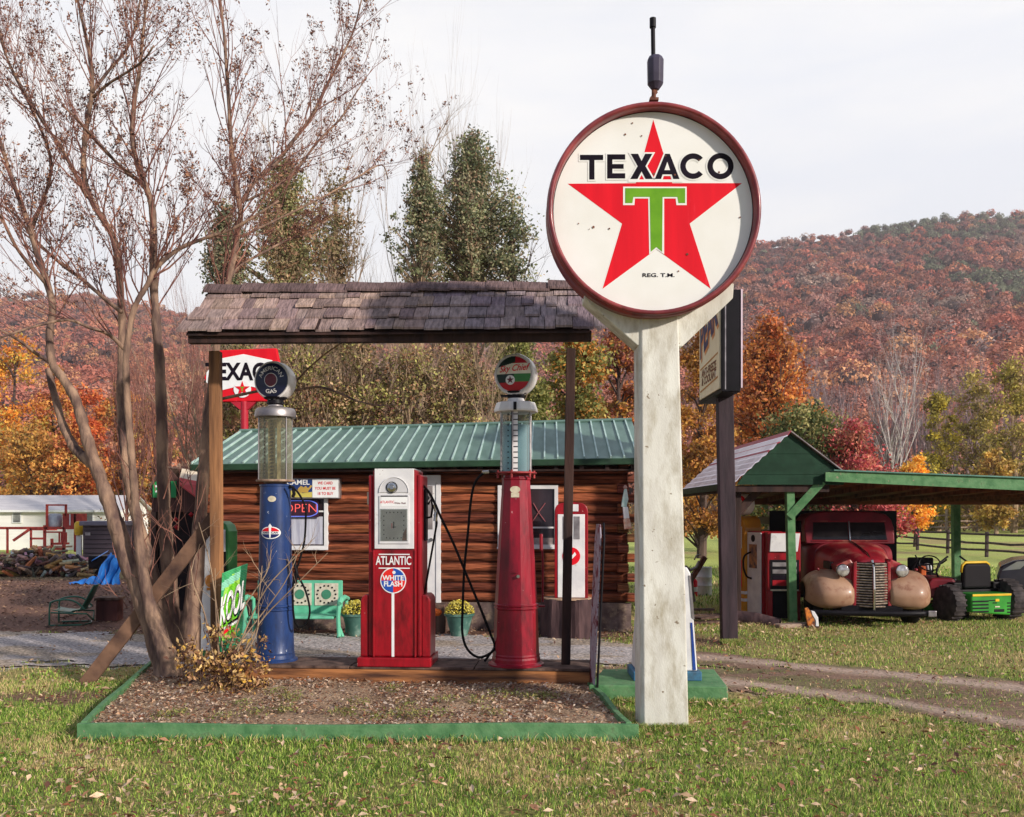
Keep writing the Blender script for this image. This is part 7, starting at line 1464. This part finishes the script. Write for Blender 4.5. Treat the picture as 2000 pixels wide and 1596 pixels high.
for i, (px, D, yt_, hw_, lab) in enumerate(((470, 19.6, 670, 60, 'olive shrub mass behind the canopy left end'), (590, 19.8, 670, 75, 'olive shrub mass behind the blue pump globe'), (700, 20, 660, 75, 'olive shrub mass behind the square pump, left half'), (800, 19.8, 670, 70, 'olive shrub mass behind the square pump, right half'), (900, 20, 650, 70, 'olive shrub mass left of the striped globe'))):
    leaf_tree(lab, px, D, 860, yt_, hw_, TH, 6000, .042, 'dome', name='shrub', clus=70, sig=.2, trunk=m_twigl, twigs=22, group='shrubs behind the cabin')
leaf_tree('leafy green shrub behind the striped globe', 1010, 22, 850, 655, 62, [(130, 132, 72), (106, 110, 56), (156, 146, 86)], 9000, .055, 'dome', name='shrub', clus=50, sig=.2, trunk=m_twigl)
leaf_tree('leafy green shrub between canopy right post and concrete pole', 1120, 23, 850, 640, 68, [(138, 138, 74), (110, 114, 58), (164, 148, 84), (190, 130, 60)], 10000, .06, 'dome', name='shrub', clus=50, sig=.2)
leaf_tree('orange leaved shrub close left of the concrete pole', 1210, 26, 870, 625, 48, [(196, 122, 62), (150, 88, 66), (176, 140, 74), (128, 84, 74)], 7000, .06, 'round', name='shrub', clus=40, sig=.2)
OR = [(192, 108, 56), (204, 140, 70), (164, 84, 52), (184, 124, 66), (150, 94, 62)]
leaf_tree('bright orange maple right of the dark sign post', 1500, 40, 1010, 592, 112, [(200, 116, 62), (212, 146, 76), (168, 92, 58), (186, 126, 70), (150, 100, 72)], 20000, .095, 'spire', clus=150, sig=.2, twigs=20)
leaf_tree('golden brown tree between the concrete pole and dark post', 1370, 36, 1040, 650, 72, [(190, 136, 62), (166, 108, 56), (206, 160, 82), (140, 100, 60)], 14000, .085, 'dome', clus=80, sig=.14, twigs=14)
leaf_tree('golden tree low behind the carport gable', 1450, 42, 1040, 760, 70, [(190, 140, 66), (170, 104, 52), (206, 164, 84)], 9000, .1, 'dome', clus=60, sig=.15)
leaf_tree('dark green juniper rising above the carport roof', 1572, 25, 1030, 800, 112, [(92, 104, 58), (116, 122, 72), (70, 80, 48), (146, 136, 86)], 20000, .06, 'dome', clus=90, sig=.13)
leaf_tree('crimson bush above the carport roof', 1672, 24, 1030, 828, 92, [(186, 76, 80), (204, 104, 100), (160, 70, 76), (190, 124, 100), (150, 96, 74)], 15000, .05, 'dome', name='red_bush', clus=70, sig=.14, twigs=8)
leaf_tree('dark green low hedge tree seen under the carport behind the truck', 1690, 25.5, 1040, 935, 75, [(84, 92, 52), (104, 108, 62), (66, 72, 42)], 9000, .06, 'dome', name='shrub', clus=60, sig=.16)
leaf_tree('small yellow orange tree by the far end of the pasture', 1788, 46, 1030, 890, 42, [(226, 168, 60), (206, 136, 50), (236, 190, 90)], 5000, .1, 'round', clus=34, sig=.2, crown0=.3)
YG = [(166, 152, 72), (140, 128, 66), (186, 166, 90), (128, 112, 68), (150, 124, 90)]
for px, D, yt_, hw_, lab, pal_ in ((1832, 62, 770, 44, 'yellow green tree farthest left at the wood edge on the right', [(196, 176, 70), (166, 150, 66), (140, 124, 62)]), (1905, 64, 735, 62, 'broad olive tree at the wood edge on the right', YG), (1980, 60, 715, 66, 'tall olive tree at the right edge of the photo', YG), (1945, 58, 880, 40, 'small golden tree at the right wood edge', [(180, 146, 74), (160, 120, 66), (196, 166, 90)]), (2060, 62, 700, 80, 'olive tree just outside the right edge', YG)):
    leaf_tree(lab, px, D, 1030, yt_, hw_, pal_, 6500, .13, 'round', clus=56, sig=.15, crown0=.25, twigs=20, trunk=m_twigl, group='trees at the pasture edge')
LO = [(196, 128, 62), (180, 102, 54), (206, 150, 78), (156, 90, 58), (170, 142, 78)]
for px, D, yt_, hw_, lab, pal_ in ((-40, 74, 660, 60, 'orange tree cut by the left edge above the white house', LO), (30, 72, 655, 62, 'yellow orange tree above the white house at the left', [(222, 160, 64), (206, 126, 52), (190, 166, 80)]), (105, 74, 720, 55, 'orange tree above the middle of the white house', LO), (170, 70, 760, 50, 'rust orange tree above the red frame', [(200, 104, 56), (176, 84, 50), (214, 140, 74)]), (235, 76, 740, 50, 'orange tree behind the left trunks', LO), (60, 68, 830, 70, 'low golden tree behind the white house roof', [(206, 160, 80), (186, 130, 66), (160, 130, 70)]), (150, 68, 850, 60, 'low orange tree behind the white house roof', LO), (300, 72, 780, 45, 'olive and orange tree behind the shed', [(168, 140, 76), (190, 120, 66), (140, 110, 70)])):
    leaf_tree(lab, px, D, 1010, yt_, hw_, pal_, 7500, .15, 'round', clus=60, sig=.15, crown0=.1, group='autumn trees behind the white house')
# bare trees
def bare(label, px, D, ytop, m, name='bare_tree', lev=3, sp=.5, group=None, seed=0, r0=.012, n=(4, 7), ang=(.25, .6), stems=1):
    rnd = random.Random(seed + int(px)); x0 = PX(px, D); g = float(terrain_z(x0, D)); H = (zz(ytop, D) - g); t = thing(name, label, 'tree', (x0, D, g), 0, group); d = MB()
    for s in range(stems):
        grow_b(d, np.array([rnd.gauss(0, .25 * (stems > 1)), rnd.gauss(0, .2), -.05]), np.array([rnd.gauss(0, .1 + .25 * (stems > 1)), rnd.gauss(0, .1), 1.0]), H * rnd.uniform(.75, .95), H * r0, lev, rnd, up=.5, sides=(6, 4, 3, 3), wig=.06, nch=n, first=.22, ang=ang)
    d.build('branches', m, t, fixn=False); return t
m_birch = mat('white_birch_bark', lin(214, 204, 200), lin(160, 148, 146), sc=3, rough=.8)
m_greyb = mat('grey_purple_bark', lin(166, 144, 144), lin(124, 104, 108), sc=3, rough=.9)
bare('pale white barked bare birch on the right below the hill', 1728, 56, 662, m_birch, 'birch_tree', seed=3, r0=.0075, n=(5, 7), ang=(.3, .7)); bare('slim pale bare birch right beside the taller birch', 1762, 58, 740, m_birch, 'birch_tree', seed=5, r0=.006, n=(4, 6), ang=(.3, .7))
for i, (px, yt_) in enumerate(((700, 345), (735, 330), (765, 360), (785, 420))): bare(['thin bare tree left of the tall evergreen, nearest the canopy middle', 'tallest thin bare tree between the two green trees', 'thin bare tree close to the tall evergreen', 'short bare tree touching the tall evergreen'][i], px, 27 + i, yt_, m_twigl, seed=i, r0=.004, n=(4, 6), ang=(.15, .4), stems=2)
k = 0
for px in (450, 530, 610, 690, 770, 850, 940):
    bare(['tan bare shrub behind the red hexagonal sign', 'tan bare shrub directly behind the navy globe', 'tan bare shrub just right of the navy globe', 'tan bare shrub left of the square pump top', 'tan bare shrub above the square red pump', 'tan bare shrub between the white door and striped globe', 'tan bare shrub directly left of the striped globe'][k], px, 20 + (k % 3) * .6, 665 + (k % 4) * 18, m_twigl, 'bare_shrub', lev=3, seed=40 + k, r0=.007, n=(4, 6), ang=(.35, .9), stems=4, group='bare shrubs behind the cabin'); k += 1
for i in range(34):
    px = 1585 + i * 12.5 + rnd.uniform(-5, 5); bare('grey bare tree in the wood beyond the pasture', px, rnd.uniform(66, 84), rnd.uniform(735, 810), m_greyb, seed=100 + i, r0=.011, n=(5, 7), lev=2 if i % 2 else 3, ang=(.2, .5), group='bare trees beyond the pasture')
for i in range(16):
    px = 240 + i * 13; bare('reddish brown bare tree left of the cabin', px, rnd.uniform(40, 60), rnd.uniform(690, 800), m_twig, seed=200 + i, r0=.008, n=(4, 7), ang=(.2, .5), group='bare trees left of the cabin')
# brush along the far field edge
n = 42000; x = RNG.uniform(-6, 60, n); y = RNG.uniform(66, 80, n); hh_ = 2.6 * RNG.random(n) ** 1.2 * (.4 + fbm(x, y, 4, 7)); c_ = [lin(150, 108, 78), lin(124, 92, 78), lin(176, 132, 84), lin(110, 96, 66), lin(168, 124, 66), lin(104, 80, 78)]
leaves(x, y, terrain_z(x, y) + hh_, np.full(n, .13), c_, 'undergrowth', 'brown brush along the far edge of the pasture', flat=-.2)
n = 16000; x = RNG.uniform(-32, -6, n); y = RNG.uniform(52, 80, n); ok = (y > 66) | (x > -24); x, y = x[ok], y[ok]; hh_ = 2.6 * RNG.random(len(x)) ** 1.2
leaves(x, y, terrain_z(x, y) + hh_, np.full(len(x), .13), c_[:4], 'undergrowth', 'brown brush behind the shed and white house', flat=-.2)
# ================================================================== WOODED HILLS
SK = np.array([(-500, 505), (-200, 540), (0, 574), (180, 572), (330, 604), (500, 628), (700, 622), (900, 600), (1100, 565), (1300, 512), (1480, 474), (1600, 457), (1750, 432), (1900, 413), (2000, 415), (2300, 440), (2700, 470)], float)
def hill_z(x, y):
    D = np.maximum(np.asarray(y, float), 1); px = CX + F * np.asarray(x, float) / D; top = np.interp(px, SK[:, 0], SK[:, 1]); Dt = 760.0
    zt_ = EYE + (HY - top) / F * Dt - 6; t = np.clip((D - 88) / (Dt - 88), 0, 1.6); prof = np.where(t < 1, .30 * t + .70 * t ** 1.55, 1 - (t - 1) * 1.6)
    return zt_ * prof + 1.0 + 7 * (fbm(x, y, 90, 5) - .5) * np.clip(t * 3, 0, 1) * np.clip((1.05 - t) * 6, 0, 1)
a = np.linspace(-.62, .72, 90); rr3 = np.concatenate([np.linspace(88, 300, 40), np.linspace(310, 1150, 60)]); A_, D_ = np.meshgrid(a, rr3); X = A_ * D_; V = np.stack([X, D_, hill_z(X, D_)], -1).reshape(-1, 3); nx = len(a); i = np.arange(nx - 1)[None, :] + nx * np.arange(len(rr3) - 1)[:, None]; Fc = np.stack([i, i + 1, i + nx + 1, i + nx], -1).reshape(-1, 4)
tag(fast('hills', V, Fc, matcol('hill_floor', rough=1, vs=.2, va=.3), cols=np.tile(np.array(lin(104, 74, 68)), (len(Fc), 1)), smooth=True), 'rounded hills covered with autumn forest', kind='structure')
n = 15000; rg = np.random.default_rng(9); D_ = np.sqrt(rg.uniform(92 ** 2, 775 ** 2, n)) ; D_[:5000] = rg.uniform(92, 330, 5000); A_ = rg.uniform(-.60, .66, n); X = A_ * D_; Zh = hill_z(X, D_)
rad = rg.uniform(2.0, 3.8, n) * np.where(rg.random(n) < .25, 1.5, 1.0) * np.where(D_ < 200, .8, 1.0) * np.where(D_ > 600, .75, 1.0); f = fbm(X, D_, 60, 3); f2 = fbm(X, D_, 28, 8)
palH = np.array([lin(*c) for c in ((172, 98, 74), (190, 116, 78), (150, 88, 76), (170, 116, 98), (170, 138, 118), (152, 122, 112), (204, 142, 86), (116, 118, 88), (142, 112, 96), (190, 100, 72))])
pi = np.select([f < .34, f < .44, f < .55, f < .62, f < .72], [4, 3, 0, 1, 2], 8); rr_ = rg.random(n); pi = np.where(rr_ < .42, rg.choice([0, 1, 2, 3, 4, 5, 6, 9], n), pi); pi = np.where(pi == 8, 9, pi); pxh = CX + F * A_; yh = HY - (Zh - EYE) / D_ * F
gsel = ((pxh > 1650) & (yh < 475) & (yh > 432 + (1900 - pxh) * .02) & (f2 > .42)) | ((pxh > 1800) & (np.abs(yh - (560 + (pxh - 1900) * .25)) < 22) & (f2 > .45)) | (rg.random(n) < .012); pi = np.where(gsel, 7, pi)
left = pxh < 420; pi = np.where(left & (rg.random(n) < .5), rg.choice([1, 6, 0, 9], n), pi)
Cn = palH[pi] * rg.uniform(.7, 1.3, n)[:, None]; Cn = Cn * .82 + Cn.mean(1, keepdims=True) * .18; dens = np.where((pi == 4) | (pi == 5), .55, 1.0)
def hillmesh(sel, per, size, name, label):
    idx = np.where(sel)[0]; k = np.repeat(idx, per); m_ = len(k); keep = rg.random(m_) < dens[k]; k = k[keep]; m_ = len(k)
    u = rg.normal(0, 1, (m_, 3)); u /= np.linalg.norm(u, axis=1)[:, None]; u[:, 2] = np.where(rg.random(m_) < .8, np.abs(u[:, 2]), u[:, 2]); rr__ = rad[k] * rg.uniform(.78, 1.06, m_)
    c = np.stack([X[k], D_[k], Zh[k] + rad[k] * 1.0], -1) + u * rr__[:, None] * [1, 1, 1.05]
    nrm = u + rg.normal(0, .45, (m_, 3)); nrm /= np.linalg.norm(nrm, axis=1)[:, None]; t = np.cross(nrm, rg.normal(0, 1, (m_, 3))); t /= np.linalg.norm(t, axis=1)[:, None]; b = np.cross(nrm, t); s = (rad[k] * size * rg.uniform(.6, 1.4, m_))[:, None]
    V = np.stack([c - t * s - b * s * .6, c + t * s - b * s * .5, c + b * s], 1).reshape(-1, 3); Fc = np.arange(m_ * 3).reshape(-1, 3); cols = Cn[k] * rg.uniform(.85, 1.15, m_)[:, None] * 1.22
    P0 = np.array([(0, 0, 1)] + [(.894 * math.cos(q * 1.2566), .894 * math.sin(q * 1.2566), .447) for q in range(5)] + [(.894 * math.cos(q * 1.2566 + .628), .894 * math.sin(q * 1.2566 + .628), -.447) for q in range(5)]); F0 = np.array([(0, 1 + q, 1 + (q + 1) % 5) for q in range(5)] + [(1 + q, 6 + q, 1 + (q + 1) % 5) for q in range(5)] + [(6 + q, 6 + (q + 1) % 5, 1 + (q + 1) % 5) for q in range(5)])
    cv = np.stack([X[idx], D_[idx], Zh[idx] + rad[idx] * .9], -1)[:, None, :] + P0[None] * rad[idx][:, None, None] * .74; n0 = len(V); V = np.concatenate([V, cv.reshape(-1, 3)]); Fc = np.concatenate([Fc, (F0[None] + n0 + 11 * np.arange(len(idx))[:, None, None]).reshape(-1, 3)]); cols = np.concatenate([cols, np.tile(np.array(lin(98, 74, 70)), (len(F0) * len(idx), 1))])  # dark core added in each crown, shading the gaps by colour
    tag(fast(name, V, Fc, matcol('far_foliage', rough=.9, vs=.4, va=.12, trans=.2), cols=cols), label, kind='stuff')
hillmesh(D_ < 240, 300, .075, 'forest', 'autumn forest at the foot of the hills'); hillmesh((D_ >= 240) & (D_ < 430), 170, .11, 'forest', 'autumn forest on the middle slopes'); hillmesh(D_ >= 430, 100, .155, 'forest', 'autumn forest on the upper slopes and skyline')
# ================================================================== HAZE
hm = bpy.data.materials.new('haze_air'); hm.use_nodes = True; hn = hm.node_tree; hn.nodes.remove(hn.nodes['Principled BSDF'])
pv = N(hn, 'ShaderNodeVolumePrincipled'); pv.inputs['Color'].default_value = (.92, .87, .88, 1); pv.inputs['Density'].default_value = .00030; pv.inputs['Anisotropy'].default_value = .2
hn.links.new(pv.outputs[0], hn.nodes['Material Output'].inputs['Volume'])
tag(MB().box(-1000, 1000, -40, 1160, -14, 340).build('haze', hm), None, None, kind='stuff')
